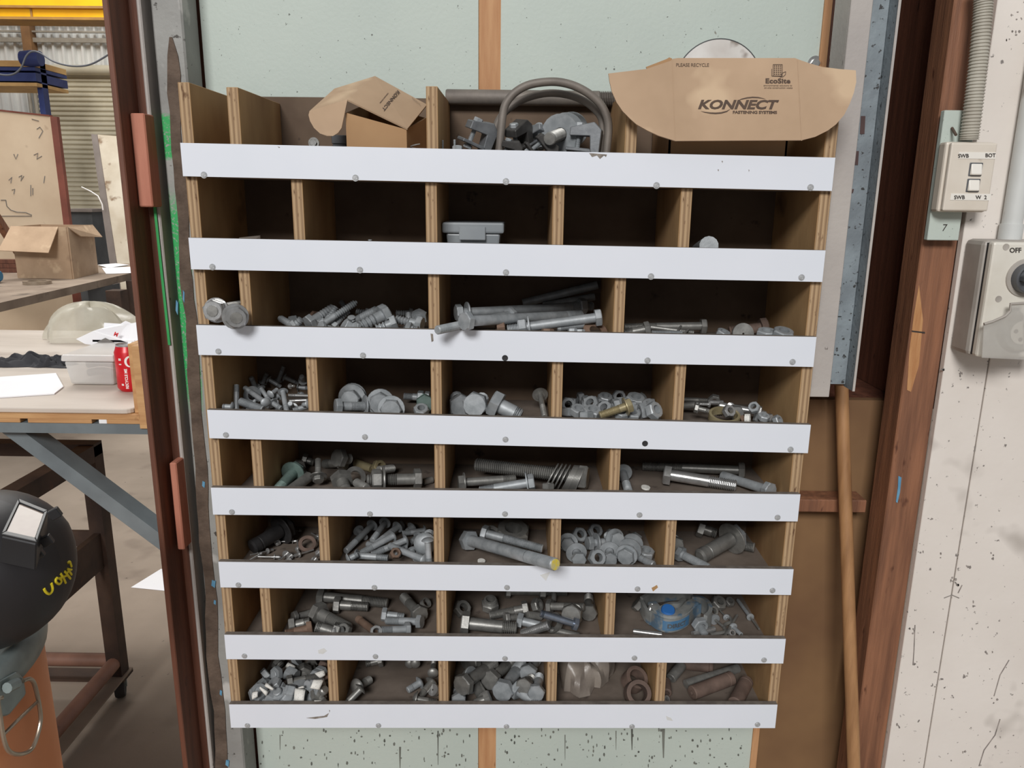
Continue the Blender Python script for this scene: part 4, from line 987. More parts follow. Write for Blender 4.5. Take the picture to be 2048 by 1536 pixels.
M['black_ox'] = metal('black_oxide', S(62, 61, 62), S(48, 47, 48), 0.45, 0.4)
M['yellow_end'] = pm('yellow_marker', S(212, 190, 60), S(180, 176, 140), 200, 0.6)
M['tag_paper'] = pm('printed_tag', S(232, 230, 224), S(218, 216, 210), 60, 0.7, spots=(S(140, 138, 134), 700, 0.62, 0.04, (1, 0.25, 1)))
M['old_bag'] = pm('dusty_bag', S(156, 146, 136), S(134, 124, 116), 16, 0.35, alpha=0.93, bump=0.5, bscale=30)
M['case'] = pm('grey_clear_case', S(172, 178, 182), S(150, 156, 162), 6, 0.3, alpha=0.72)
M['hose'] = pm('dull_grey_rod', S(132, 124, 116), S(112, 105, 99), 20, 0.6, 0.25, bump=0.08)
M['clamp_grey'] = metal('grey_cast_clamp', S(134, 137, 140), S(110, 113, 117), 0.5, 0.35)
M['clamp_old'] = metal('worn_scaffold_steel', S(172, 174, 172), S(142, 144, 142), 0.55, 0.25, 30, (S(108, 134, 156), 30, 0.56, 0.08))
M['blue_cap'] = pm('blue_plastic_cap', S(48, 108, 178), S(42, 98, 166), 20, 0.5)
M['blue_paint'] = pm('blue_letter_paint', S(72, 122, 166), S(96, 134, 164), 60, 0.6)

def thread_prof(z0, z1, d, pitch=None, depth=0.13, point=False):
    p = pitch or max(0.0018, d * 0.15); n = max(2, int(round((z1 - z0) / p))); out = []
    for k in range(n):
        z = z0 + (z1 - z0) * k / n; zz = (z1 - z0) / n
        f = 1.0
        if point: f = min(1.0, (1 - k / n) * 5 + 0.12)
        out += [(d / 2 * (1 - 2 * depth) * f, z), (d / 2 * f, z + zz * 0.4), (d / 2 * f, z + zz * 0.6)]
    return out
def hexprism(m, R, z0, z1, ch=0.14, both=False, mx=None):
    h = z1 - z0
    m.lathe([(0, z0), (R * 0.86, z0), (R, z0 + h * ch), (R, z1 - (h * ch if both else 0)), (R * (0.86 if both else 0.99), z1), (0, z1)], 12, mx, hexr=(2, 3) if both else (2, 3, 4))
def nut_mesh(d, h=None, R=None, lock=False, mx=None, z0=0.0):
    h = h or 0.85 * d; R = R or 0.92 * d; m = MB(); ri = d * 0.46
    pr = [(ri, z0), (R * 0.84, z0), (R, z0 + h * 0.13), (R, z0 + h * 0.87), (R * 0.84, z0 + h)]
    if lock: pr += [(R * 0.80, z0 + h * 1.08), (R * 0.74, z0 + h * 1.3), (ri * 1.1, z0 + h * 1.34)]
    pr += [(ri, z0 + h)] if not lock else [(ri, z0 + h * 1.2)]
    m.lathe(pr, 12, mx, hexr=(2, 3), close=True); return m
def ring_mesh(ro, ri, t, z0=0.0, n=22, mx=None):
    return MB().lathe([(ri, z0), (ro * 0.985, z0), (ro, z0 + t * 0.3), (ro, z0 + t * 0.7), (ro * 0.985, z0 + t), (ri, z0 + t)], n, mx, close=True)
ITEMS = []
class Item:
    pass
def seg_close(a0, a1, b0, b1):
    d1, d2, r = a1 - a0, b1 - b0, a0 - b0
    a, e, f = d1.dot(d1), d2.dot(d2), d2.dot(r)
    if a < 1e-12: s_ = 0.0; t = min(1, max(0, f / e)) if e > 1e-12 else 0.0
    else:
        c = d1.dot(r)
        if e < 1e-12: t = 0.0; s_ = min(1, max(0, -c / a))
        else:
            b = d1.dot(d2); den = a * e - b * b
            s_ = min(1, max(0, (b * f - c * e) / den)) if den > 1e-12 else 0.5
            t = (b * s_ + f) / e
            if t < 0: t = 0; s_ = min(1, max(0, -c / a))
            elif t > 1: t = 1; s_ = min(1, max(0, (b - c) / a))
    return s_, t, (a0 + d1 * s_ - b0 - d2 * t).length
KSPEC = dict(hexb=(0.62, 0.80, 0.92), cup=(0.5, 0.9, 1.0), lag=(0.6, 0.80, 0.92))
class Bin:
    """the things of one pigeonhole: each is laid along its own line of sight until it rests on the shelf, the back or the things behind it"""
    def __init__(s, row, x0, x1, crop=(0, 0, 1), label='', group=None, cat='bolt', Y=None, ymin=0.014):
        s.r, s.x0, s.x1, s.c, s.label, s.group, s.cat, s.items, s.Y, s.ymin = row, x0, x1, crop, label, group, cat, [], Y, ymin
    def px(s, x, y): return s.c[0] + x * s.c[2], s.c[1] + y * s.c[2]
    def rest(s, x, y, r, Y):
        p = P(x, y, min(Y, YB - 0.002 - r))
        z = floor_z(s.r, p.x) + r
        if p.z < z: p = PZ(x, y, z)
        return p
    def add(s, kind, x1, y1, x2, y2, d, Y=None, Y2=None, m='zinc', **k):
        it = Item(); it.kind, it.d, it.m, it.k = kind, d / 1000, m, k
        it.name = k.get('name'); it.fixed = k.get('fixed', False)
        Y = s.Y if Y is None else Y
        Y = 9.0 if Y is None else Y / 100
        Y2 = Y if Y2 is None else Y2 / 100
        hr = it.d * (0.92 if kind in KSPEC else 0.5)
        hr = max([hr] + [ro * it.d for z, ro in k.get('washers', ()) if z < 0.35] + ([it.d * 1.12] if k.get('flange') else []))
        q1, q2 = s.px(x1, y1), s.px(x2, y2)
        it.p = [P(*q1, Y) if it.fixed else s.rest(*q1, hr, Y), P(*q2, Y2) if it.fixed else s.rest(*q2, it.d / 2, Y2)]
        if 'L' in k:
            dv = (it.p[1] - it.p[0]); it.p[1] = it.p[0] + dv.normalized() * (k['L'] / 1000)
        if kind == 'anchor': hr = it.d * k.get('wr', 1.1)
        er = max([it.d / 2] + [ro * it.d for z, ro in k.get('washers', ()) if z > 0.65] + [0.93 * it.d for z, ro in k.get('nuts', ()) if z > 0.65])
        it.islump = False; it.rigid = 'L' in k; it.rr = k.get('rr', [hr, er]); s.items.append(it); return it
    def lump(s, kind, x, y, axis, d, Y=None, m='zinc', **k):
        """a nut, washer or other short thing at x, y with its axis"""
        it = Item(); it.kind, it.d, it.m, it.k = kind, d / 1000, m, k
        it.name = k.get('name'); it.fixed = k.get('fixed', False); it.rigid = True; it.islump = True
        Y = s.Y if Y is None else Y
        Y = 9.0 if Y is None else Y / 100
        h = {'nut': 0.85, 'locknut': 1.1, 'washer': 0.12, 'ring': 0.3}.get(kind, 0.8) * it.d if 'h' not in k else k['h'] / 1000
        it.h = h
        a = V(axis).normalized()
        ext = abs(a.z) * h / 2 + math.sqrt(max(0, 1 - a.z * a.z)) * it.d * (0.9 if kind in ('nut', 'locknut') else k.get('ro', 1.1))
        q = s.px(x, y)
        c = P(*q, Y) if it.fixed else s.rest(*q, ext, Y)
        it.p = [c - a * h / 2, c + a * h / 2]; it.rr = [ext, ext]; s.items.append(it); return it
    def caps(s, it):
        L = (it.p[1] - it.p[0]).length or 1e-6
        if it.islump:
            r = it.d * (0.82 if it.kind in ('nut', 'locknut') else 0.5)
            if it.kind in ('washer', 'ring'): return [(0.0, 1.0, max(0.0015, it.h * 0.5))]
            return [(0.35, 0.65, r * 0.9)]
        c = [(0.0, 1.0, it.d / 2)]
        if it.kind in KSPEC:
            h, R, _ = KSPEC[it.kind]; c.append((min(0.2, 0.1 * it.d / L), min(0.5, h * it.d / L), it.d * R))
        for z, hh in it.k.get('nuts', ()): c.append((max(0, z - 0.02), min(1, z + 0.02), it.d * 0.85))
        return c
    def settle(s, n=70):
        its = s.items
        for _ in range(n):
            mv = False
            for i in range(len(its)):
                A = its[i]
                for j in range(i):
                    B_ = its[j]
                    if A.fixed and B_.fixed: continue
                    for (ta, tb, ra) in s.caps(A):
                        a0 = A.p[0].lerp(A.p[1], ta); a1 = A.p[0].lerp(A.p[1], tb)
                        for (tc, td, rb) in s.caps(B_):
                            b0 = B_.p[0].lerp(B_.p[1], tc); b1 = B_.p[0].lerp(B_.p[1], td)
                            if (a0 + a1 - b0 - b1).length > 2 * (ra + rb) + (a1 - a0).length + (b1 - b0).length: continue
                            u, v, dist = seg_close(a0, a1, b0, b1)
                            ov = ra + rb - dist
                            if ov > 0.0002:
                                mv = True; ov = min(ov, 0.01)
                                wa, wb = (0.0, 1.0) if A.fixed else ((1.0, 0.0) if B_.fixed else (0.8, 0.2))
                                s.push(A, ta + (tb - ta) * u, -ov * wa * 0.6); s.push(B_, tc + (td - tc) * v, ov * wb * 0.6)
            for it in its: s.bound(it)
            if not mv: break
    def push(s, it, t, amt):
        if it.fixed: return
        if it.rigid:
            d = (it.p[0].lerp(it.p[1], 0.5) - CAM).normalized() * amt; it.p = [q + d for q in it.p]; return
        w = [1 - t, t]; k = w[0] * w[0] + w[1] * w[1]
        for e in (0, 1): it.p[e] = it.p[e] + (it.p[e] - CAM).normalized() * (amt * w[e] / k)
    def bound(s, it):
        if it.fixed: return
        es = (0, 1)
        if it.rigid:
            if it.islump:
                c = it.p[0].lerp(it.p[1], 0.5); c2 = s.clamp(c, it.rr[0]); it.p = [q + (c2 - c) for q in it.p]; return
            for e in es:
                dv = s.clamp(it.p[e], it.rr[e]) - it.p[e]; it.p = [q + dv for q in it.p]
            return
        for e in es: it.p[e] = s.clamp(it.p[e], it.rr[e])
    def clamp(s, p, r):
        d = (p - CAM).normalized()
        ymax, ymin = YB - 0.001 - r, (s.ymin if s.ymin < 0 else 0.0115 + r)
        if p.y > ymax: p = CAM + d * ((ymax - CAM.y) / d.y)
        if p.y < ymin: p = CAM + d * ((ymin - CAM.y) / d.y)
        z = floor_z(s.r, p.x) + r
        if p.z < z - 1e-5 and d.z < -0.03:
            q = CAM + d * ((z - CAM.z) / d.z)
            p = q if q.y > ymin else V((p.x, max(p.y, ymin), z))
        elif p.z < z - 1e-5: p = V((p.x, p.y, z))
        if s.x1 - s.x0 > 2.2 * r: p = V((min(max(p.x, s.x0 + r + 0.0005), s.x1 - r - 0.0005), p.y, p.z))
        return p
    def build(s):
        s.settle()
        for it in s.items: s.lift(it)
        s.tell_apart()
        for it in s.items: make(it, s)
    def tell_apart(s):
        seen = {}
        for it in s.items:
            if 'label' not in it.k: seen.setdefault(tell(it, s), []).append(it)
        for lab, its in seen.items():
            its.sort(key=lambda i: (i.p[1] - i.p[0]).length * 100 + i.d)
            if len(its) < 2 or its[0].islump and its[0].d == its[-1].d: continue
            w = ('smaller', 'larger') if its[0].islump else ('shorter', 'longer')
            n = ('small', 'mid-sized', 'big') if its[0].islump else ('short', 'mid-length', 'long')
            if len(its) == 2: ws = w
            elif len(its) == 3: ws = n
            else: continue
            for i, x in zip(its, ws): i.auto = x + ' ' + lab
    def lift(s, it):
        '''a last nudge, so that no head, nut or washer bites into the shelf, a divider, the back or the strip'''
        if it.fixed: return
        d = it.d; L = (it.p[1] - it.p[0]).length or 1e-6; k = it.k
        if it.islump:
            R_ = it.d * (0.95 if it.kind in ('nut', 'locknut') else k.get('ro', 1.1)); pts = [(0.0, R_), (1.0 if it.kind != 'locknut' else 1.1, R_)]
        else:
            pts = [(0.0, d / 2), (1.0, d / 2)]
            if it.kind in KSPEC:
                h = {'hexb': 0.62, 'cup': 0.45, 'lag': 0.6}[it.kind] * d / L; pts += [(0.0, 0.92 * d if it.kind != 'cup' else 0.6 * d), (h, 1.0 * d if it.kind == 'cup' else 0.92 * d)]
                if k.get('flange'): pts += [(h, 1.13 * d), (h + 0.16 * d / L, 1.13 * d)]
            pts += [(z, ro * d) for z, ro in k.get('washers', ())] + [(min(1, z + 0.18 * d / L), ro * d) for z, ro in k.get('washers', ())]
            for z, _ in k.get('nuts', ()): pts += [(max(0, z - 0.43 * d / L), 0.95 * d), (min(1, z + 0.43 * d / L), 0.95 * d)]
            if it.kind == 'anchor': pts += [(0.1, 0.95 * d), (0.10 + 0.6 * d / L, k.get('wr', 1.1) * d), (0.97, 0.56 * d)]
            if it.kind == 'rivet': pts += [(k.get('fz', 0.62), d), (k.get('fz', 0.62) + 0.25 * d / L, d)]
        for _ in range(2):
            a = (it.p[1] - it.p[0]).normalized(); e = [math.sqrt(max(0.0, 1 - a[i] ** 2)) for i in range(3)]
            lo = [0.0, 0.0, 0.0]; hi = [0.0, 0.0, 0.0]
            for t, R_ in pts:
                c = it.p[0].lerp(it.p[1], t) if 0 <= t <= 1 else it.p[0] + (it.p[1] - it.p[0]) * t
                lo[2] = max(lo[2], floor_z(s.r, c.x) + 0.0006 + R_ * e[2] - c.z)
                lo[0] = max(lo[0], s.x0 + 0.0006 + R_ * e[0] - c.x); hi[0] = min(hi[0], s.x1 - 0.0006 - R_ * e[0] - c.x)
                hi[1] = min(hi[1], YB - 0.0006 - R_ * e[1] - c.y)
                if c.z - R_ * e[2] < floor_z(s.r, c.x) + LIP + 0.008: lo[1] = max(lo[1], YF + 0.0006 + R_ * e[1] - c.y)
            dv = V([(lo[i] if lo[i] > 0 else hi[i]) for i in range(3)])
            it.p = [q + dv for q in it.p]
TONE = dict(zinc='grey', plain='oily', bright='shiny', rust='rusty', rust_dark='brown', green_steel='greenish', brass='brassy', black_ox='black')
def whereabouts(c, b):
    u = (c.x - b.x0) / (b.x1 - b.x0)
    return ('at strip' if c.y < 0.055 else ('at back' if c.y > 0.125 else 'mid-depth')), ('workshop side' if u < 0.34 else ('timber post side' if u > 0.66 else 'middle'))
def tell(it, b):
    '''what sets one of a heap apart: tone, size, how it lies, where in the heap'''
    c = it.p[0].lerp(it.p[1], 0.5); a = (it.p[1] - it.p[0]).normalized(); w, sd = whereabouts(c, b)
    if it.kind in ('nut', 'locknut'): pose = 'lying flat' if abs(a.z) > 0.72 else ('bore facing out' if abs(a.y) > 0.6 else 'on edge')
    elif a.z > 0.5: pose = 'tip up'
    elif a.z < -0.5: pose = 'tip down'
    elif a.y > 0.72: pose = 'head facing out'
    elif a.y < -0.72: pose = 'tip facing out'
    else: pose = 'tip towards post' if a.x > 0 else 'tip towards workshop'
    return f'{TONE.get(it.m, "grey")} {b.label}, {pose}, {w}, {sd}'
def make(it, b):
    k, d, mt = it.k, it.d, it.m
    p0, p1 = it.p; ax = p1 - p0; L = ax.length
    lab = k.get('label') or getattr(it, 'auto', None) or tell(it, b); grp = None if 'label' in k else b.group; cat = k.get('cat', b.cat)
    spin = random.uniform(0, 1.0) if 'spin' not in k else k['spin']
    mx = frame(p0, ax, spin)
    T = lambda name: thing(name, lab, cat, k.get('group', grp), mx=mx)
    kind = it.kind; m2 = k.get('m2', mt)
    def nuts_on(root):
        for z, hh in k.get('nuts', ()):
            h = 0.85 * d
            nut_mesh(d * 1.02, h, z0=min(L - h, max(0, z * L - h / 2))).build('nut', k.get('mn', mt), root, True, 30)
        for z, ro in k.get('washers', ()):
            ring_mesh(ro * d, d * 0.53, d * 0.16, z0=z * L).build('washer', k.get('mw', mt), root, True, 40)
        if k.get('end'):
            MB().lathe([(0, L + 0.0006), (d * 0.42, L + 0.0006), (d * 0.44, L - 0.0005)], 14).build('painted_end', k['end'], root, True)
    if kind in ('hexb', 'cup', 'lag'):
        name = {'hexb': 'hex_bolt', 'cup': 'cup_head_bolt', 'lag': 'coach_screw'}[kind]
        root = T(it.name or name); h = {'hexb': 0.62, 'cup': 0.45, 'lag': 0.6}[kind] * d
        m = MB()
        if kind == 'cup': m.lathe([(0, 0), (d * 0.35, h * 0.08), (d * 0.7, h * 0.36), (d * 0.92, h * 0.75), (d * 0.97, h), (0, h)], 18)
        else: hexprism(m, d * 0.90, 0, h)
        m.build('head', k.get('mh', mt), root, True, 28)
        if k.get('flange'): ring_mesh(d * 1.12, d * 0.4, d * 0.16, z0=h).build('washer', mt, root, True, 40)
        fr = k.get('thr', 0.42 if kind != 'lag' else 0.68)
        zt = h + (L - h) * (1 - fr)
        if zt - h > 0.0015:
            MB().lathe([(d * 0.49, h), (d * 0.49, zt)], 14).build('shank', mt, root, True)
        m = MB()
        if kind == 'lag': m.lathe([(d * 0.49, zt)] + thread_prof(zt, L * 0.995, d, d * 0.34, 0.17, True) + [(0, L)], 12)
        else: m.lathe([(d * 0.49, zt)] + thread_prof(zt, L - d * 0.06, d) + [(d * 0.44, L - d * 0.05), (d * 0.40, L), (0, L)], 12)
        m.build('thread', m2, root, True, 25)
        nuts_on(root)
    elif kind in ('stud', 'rod'):
        root = T(it.name or ('threaded_stud' if kind == 'stud' else 'steel_rod'))
        m = MB()
        fr = k.get('thr', 1.0 if kind == 'stud' else 0.0)
        zt = L * (1 - fr)
        if fr < 1: MB().lathe([(0, 0), (d * 0.42, 0), (d * 0.49, d * 0.06), (d * 0.49, zt)] + ([] if fr else [(d * 0.42, L), (0, L)]), 14).build('shank', mt, root, True)
        if fr: m.lathe([(0 if fr >= 1 else d * 0.49, zt)] + [(d * 0.42, zt)] + thread_prof(zt + d * 0.03, L - d * 0.06, d) + [(d * 0.42, L), (0, L)], 12).build('thread', m2, root, True, 25)
        nuts_on(root)
    elif kind == 'rivet':      # blind rivet: thin mandrel, flange and body
        root = T(it.name or 'blind_rivet')
        MB().lathe([(0, 0), (d * 0.25, 0), (d * 0.25, L), (0, L)], 8).build('mandrel', k.get('mn', mt), root, True)
        fz = k.get('fz', 0.62) * L
        MB().lathe([(d * 0.25, fz - d * 0.05), (d * 1.0, fz), (d * 1.0, fz + d * 0.25), (d * 0.5, fz + d * 0.35), (d * 0.5, L * 0.96), (d * 0.3, L * 0.97)], 14).build('body', mt, root, True)
    elif kind == 'anchor':     # sleeve anchor: sleeve, cone, stud, nut and washer at the start
        root = T(it.name or 'sleeve_anchor')
        MB().lathe([(0, 0)] + [(d * 0.30, 0)] + thread_prof(0.001, L * 0.24, d * 0.7) + [(d * 0.34, L * 0.3)], 12).build('stud_end', mt, root, True, 25)
        nut_mesh(d * 0.8, d * 0.55, d * 0.92, z0=L * 0.10).build('nut', k.get('mn', mt), root, True, 30)
        ring_mesh(d * k.get('wr', 1.1), d * 0.36, d * 0.10, z0=L * 0.10 + d * 0.56).build('washer', mt, root, True, 40)
        MB().lathe([(d * 0.36, L * 0.12 + d * 0.66), (d * 0.5, L * 0.12 + d * 0.67), (d * 0.5, L * 0.80), (d * 0.46, L * 0.81), (d * 0.46, L * 0.83), (d * 0.52, L * 0.84), (d * 0.54, L * 0.97), (d * 0.36, L), (0, L)], 18).build('sleeve', mt, root, True, 30)
    elif kind == 'sleeve':     # hollow tube
        ri = d * k.get('bore', 0.22)
        root = T(it.name or 'steel_sleeve')
        c_ = k.get('ch', 0.06) * d
        MB().lathe([(ri, 0), (d * 0.5 - c_, 0), (d * 0.5, c_), (d * 0.5, L * 0.86), (d * 0.46, L * 0.87), (d * 0.5, L * 0.88), (d * 0.5, L - c_), (d * 0.5 - c_, L), (ri, L)], 22, close=True).build('barrel', mt, root, True, 40)
    elif kind in ('nut', 'locknut'):
        root = None
        m = nut_mesh(d, it.h if kind == 'nut' else it.h * 0.75, lock=(kind == 'locknut'))
        if kind == 'locknut':
            root = T(it.name or 'lock_nut'); m.build('hex_body', mt, root, True, 30)
            ring_mesh(d * 0.62, d * 0.44, d * 0.12, z0=it.h * 0.98).build('insert_ring', k.get('mi', mt), root, True, 40)
        else:
            o = m.build(it.name or 'hex_nut', mt, None, True, 30); o.matrix_world = mx; tag(o, lab, cat, k.get('group', grp))
    elif kind in ('washer', 'ring'):
        ro = k.get('ro', 1.1) * d
        o = ring_mesh(ro, k.get('ri', 0.54) * d, it.h, n=28).build(it.name or 'flat_washer', mt, None, True, 40)
        o.matrix_world = mx; tag(o, lab, cat, k.get('group', grp))
    elif kind == 'head':       # a bolt standing head towards the viewer: axis points away
        pass
# ------------------------------------------------------------------ what lies in the pigeonholes (coordinates read off the photograph)
random.seed(77)
def bin_x(r, k):
    e = [XL] + DIV[r] + [XR]; return e[k] + PLY / 2, e[k + 1] - PLY / 2
def NB(r, k, crop, label, group, cat='bolt', Y=None, ymin=0.014):
    a, b = bin_x(r, k); return Bin(r, a, b, crop, label, group, cat, Y, ymin)
# --- third row: two big bolts, coach screws, long bolts, dark bolts
C = (370, 520, 0.249)
b = NB(2, 0, C, '', None)
b.add('stud', 412, 466, 412, 440, 18, -3.8, 1, 'plain', fixed=True, nuts=[(0.16, 1)], washers=[(0.30, 1.1)], mn='bright', mw='bright', m2='plain', thr=0.999, name='large_stud', label='large threaded stud with shiny hex nut resting over the white strip edge', cat='stud')
q_ = b.items[-1].p; q_[1] = q_[0] + V((-0.40, 0.90, -0.02)).normalized() * 0.055
b.add('stud', 217, 410, 440, 345, 18, -1.3, 12, 'plain', fixed=True, nuts=[(0.045, 1)], washers=[(0.085, 1.1)], mn='bright', mw='bright', thr=0.999, name='large_stud', label='large threaded stud with shiny hex nut against the rack side panel', cat='stud')
q_ = b.items[-1].p; q_[1] = V((-0.4535, 0.19, q_[0].z - 0.015))
b.build()
b = NB(2, 1, C, 'coach screw in the screw heap', 'coach screws heaped in one pigeonhole', 'screw', Y=15)
for a in [(1300, 400, 1248, 330, 9, 19, 18, 'zinc'), (1030, 450, 1075, 470, 12, 17, 16, 'rust'), (1480, 430, 1370, 410, 11, 18, 18, 'zinc'), (1830, 430, 1690, 425, 11, 19, 18, 'zinc'), (1330, 505, 1556, 390, 14, 15, 12, 'zinc'), (920, 560, 722, 463, 12, 14, 12, 'zinc'), (870, 490, 880, 540, 14, 14, 12, 'zinc'),
          (985, 512, 1195, 380, 16, 11, 15, 'zinc'), (1120, 520, 1215, 372, 12, 13, 14, 'zinc'), (1180, 540, 1310, 400, 13, 11, 13, 'zinc'), (1085, 528, 1385, 332, 12, 9, 13, 'zinc'), (1800, 560, 1795, 430, 11, 14, 15, 'zinc'), (880, 530, 938, 472, 12, 12, 8, 'zinc'),
          (1350, 560, 1335, 452, 13, 11, 8, 'zinc'), (1890, 440, 1840, 560, 16, 14, 12, 'zinc'), (1632, 425, 1398, 540, 20, 9, 6, 'zinc'), (1270, 525, 1330, 560, 16, 6, 10, 'zinc'), (1908, 520, 1690, 476, 15, 6, 9, 'zinc'), (1700, 500, 1530, 560, 16, 7, 5, 'zinc'), (1085, 530, 1200, 560, 10, 5, 7, 'zinc'), (1780, 560, 1880, 565, 14, 6, 6, 'zinc'), (1360, 540, 1450, 570, 11, 4, 5, 'zinc')]:
    b.add('lag', *a)
b.build()
C = (840, 530, 0.2051)
b = NB(2, 2, C, '', None, Y=6)
b.add('rod', 1000, 372, 1740, 195, 15, 19, 19, 'zinc', label='dull rod lying at the back behind the long bolts', cat='rod')
b.add('rod', 1200, 400, 1700, 310, 14, 18, 18, 'zinc', label='second dull rod half hidden behind the long bolts', cat='rod')
b.add('hexb', 270, 466, 1775, 400, 16, 9, 18, 'zinc', thr=0.17, nuts=[(0.915, 1)], washers=[(0.075, 1.1)], label='long galvanised bolt with nut on its far thread and washer near its head')
b.add('rod', 1340, 625, 1640, 590, 9, 9, 10, 'zinc', thr=0.9, label='thin threaded rod under the long bolts', cat='rod')
b.add('hexb', 900, 480, 165, 636, 14, 10, -4, 'zinc', fixed=True, thr=0.5, label='bolt whose threaded end pokes over the white strip')
b.add('hexb', 425, 550, 1570, 487, 17, -2.8, 15.5, 'zinc', thr=0.16, fixed=True, label='long galvanised bolt lying second in the stack of long bolts')
b.add('hexb', 1810, 508, 850, 630, 16, 4.2, 2.2, 'zinc', thr=0.2, nuts=[(0.84, 1)], washers=[(0.76, 1.15)], label='long bolt with nut and washer lying foremost in its bin')
b.lump('nut', 780, 612, (1, 0.2, 0.1), 15, 3.5, 'rust', label='rusty hex nut among the long bolts', cat='nut')
b.lump('washer', 1710, 640, (0.2, -0.6, 0.8), 18, 3, 'rust', label='rust-brown washer under the head of a long bolt', cat='washer')
b.lump('nut', 1490, 645, (0, 0.3, 1), 9, 2.5, 'zinc', label='small grey nut under the foremost long bolt', cat='nut')
b.lump('nut', 1565, 650, (0, 0.3, 1), 8, 2.2, 'zinc', label='small dull nut beside the rust-brown washer', cat='nut')
b.lump('nut', 1245, 655, (0, 0.2, 1), 11, 2.5, 'rust', label='rust-stained nut peeping over the strip under a long bolt', cat='nut')
b.build()
C = (1200, 540, 0.2344)
b = NB(2, 3, C, '', None, Y=10)
b.add('hexb', 905, 478, 205, 490, 15, 14, 14, 'plain', label='oily bolt lying at the back of its bin')
b.add('rod', 430, 488, 800, 535, 8, 10, 9, 'plain', thr=0.3, label='thin dull rod crossing in front of the oily bolt', cat='rod')
b.add('rod', 690, 480, 640, 555, 4, 10, 6, 'plain', label='short wire pin leaning beside the thin dull rod', cat='pin')
b.add('rod', 760, 500, 700, 560, 4, 9, 6, 'plain', label='second short wire pin beside the thin dull rod', cat='pin')
b.add('hexb', 425, 500, 190, 540, 14, 6, 6, 'plain', label='short oily bolt pushed against the divider')
b.add('stud', 440, 545, 700, 548, 12, 4, 4, 'zinc', label='grey threaded stud just showing over the strip', cat='stud')
b.add('hexb', 1425, 488, 1100, 525, 19, 14, 14, 'rust_dark', label='thick brown bolt lying behind the round disc')
b.lump('washer', 1218, 545, (0.05, -1, 0.25), 18, 8, 'plain', ro=1.0, ri=0.1, h=6, label='round grey disc standing before the thick brown bolt', cat='disc')
b.lump('nut', 1050, 545, (0.3, -0.3, 1), 13, 6, 'zinc', label='small nut left of the round grey disc'.replace('left of', 'beside'), cat='nut')
b.lump('nut', 1420, 550, (0, -0.2, 1), 18, 5, 'zinc', label='flat dull nut lying before the thick brown bolt', cat='nut')
b.lump('nut', 1560, 552, (0.1, -0.3, 1), 19, 5, 'zinc', label='flat grey nut lying near the side panel in the dull bolt bin', cat='nut')
b.build()
# --- fourth row
C = (390, 690, 0.2393)
b = NB(3, 0, C, 'thin cup bolt in the tangle', 'thin cup head bolts tangled in one pigeonhole', Y=14)
for a in [(690, 310, 742, 180, 8, 19, 19, 'zinc'), (605, 280, 720, 350, 8, 18, 18, 'zinc'), (735, 265, 870, 322, 8, 19, 19, 'zinc'), (905, 300, 893, 262, 9, 18, 15, 'zinc'), (560, 330, 600, 240, 8, 19, 19, 'zinc'), (430, 360, 418, 268, 9, 17, 16, 'zinc'), (380, 420, 470, 450, 10, 15, 15, 'zinc'),
          (545, 352, 625, 470, 8, 14, 12, 'zinc'), (850, 356, 950, 360, 8, 14, 14, 'zinc'), (700, 420, 600, 520, 8, 13, 11, 'zinc'), (620, 420, 690, 370, 8, 12, 14, 'zinc'), (980, 425, 778, 420, 6, 11, 10, 'bright'), (985, 460, 782, 468, 6, 9, 9, 'bright'), (820, 530, 795, 488, 9, 9, 6, 'zinc'), (985, 500, 820, 545, 9, 8, 7, 'zinc'), (640, 480, 720, 530, 9, 8, 7, 'zinc'),
          (790, 345, 830, 342, 5, 12, 11, 'bright'), (598, 487, 388, 358, 9, 6, 13, 'zinc'), (345, 560, 345, 332, 9, 7, 9, 'zinc'), (330, 520, 118, 512, 9, 2.5, 2.5, 'zinc'), (732, 376, 768, 560, 9, 10, 6, 'zinc'), (480, 400, 540, 450, 8, 14, 11, 'zinc'), (450, 560, 500, 470, 7, 10, 12, 'zinc'), (880, 430, 900, 400, 8, 12, 12, 'zinc'), (960, 490, 900, 500, 8, 9, 8, 'zinc'), (700, 540, 680, 470, 8, 10, 12, 'zinc')]:
    b.add('cup', *a, thr=0.3)
b.add('stud', 375, 470, 570, 540, 14, 6, 6, 'zinc', label='thick threaded stud lying under the tangle of thin bolts', cat='stud')
b.lump('washer', 372, 420, (0.7, -0.7, 0.2), 15, 13, 'zinc', label='dull washer standing in the tangle of thin bolts', cat='washer')
b.build()
b = NB(3, 1, C, '', None, Y=8)
b.add('hexb', 1960, 442, 1745, 428, 13, 16, 16, 'zinc', nuts=[(0.35, 1)], label='dull bolt with nut lying at the back near the green-tinged bolt')
b.add('hexb', 1290, 460, 1330, 420, 19, 9, 13, 'zinc', washers=[(0.5, 1.25), (0.75, 1.25)], L=40, label='tilted dull bolt with two washers at the end of its heap')
b.add('hexb', 1165, 512, 1490, 512, 16, 5, 5, 'zinc', thr=0.7, nuts=[(0.88, 1)], washers=[(0.76, 1.2)], label='short bolt with washer and nut lying along the white strip')
b.add('hexb', 1545, 495, 1565, 440, 21, 5, 10, 'zinc', L=45, washers=[(0.32, 1.1)], label='upright hex head facing out with a round washer behind it')
b.add('hexb', 1640, 535, 1660, 500, 20, 4, 8, 'zinc', L=40, flange=True, label='bolt head low behind the strip beside the upright hex head')
b.add('hexb', 1932, 496, 1925, 440, 18, 7, 12, 'green_steel', L=45, label='green-tinged hex bolt head against the middle divider')
b.lump('nut', 1890, 545, (0.1, -0.5, 0.9), 14, 5, 'zinc', label='grey nut half hidden below the green-tinged bolt', cat='nut')
b.build()
C = (860, 700, 0.1855)
b = NB(3, 2, C, '', None, Y=8)
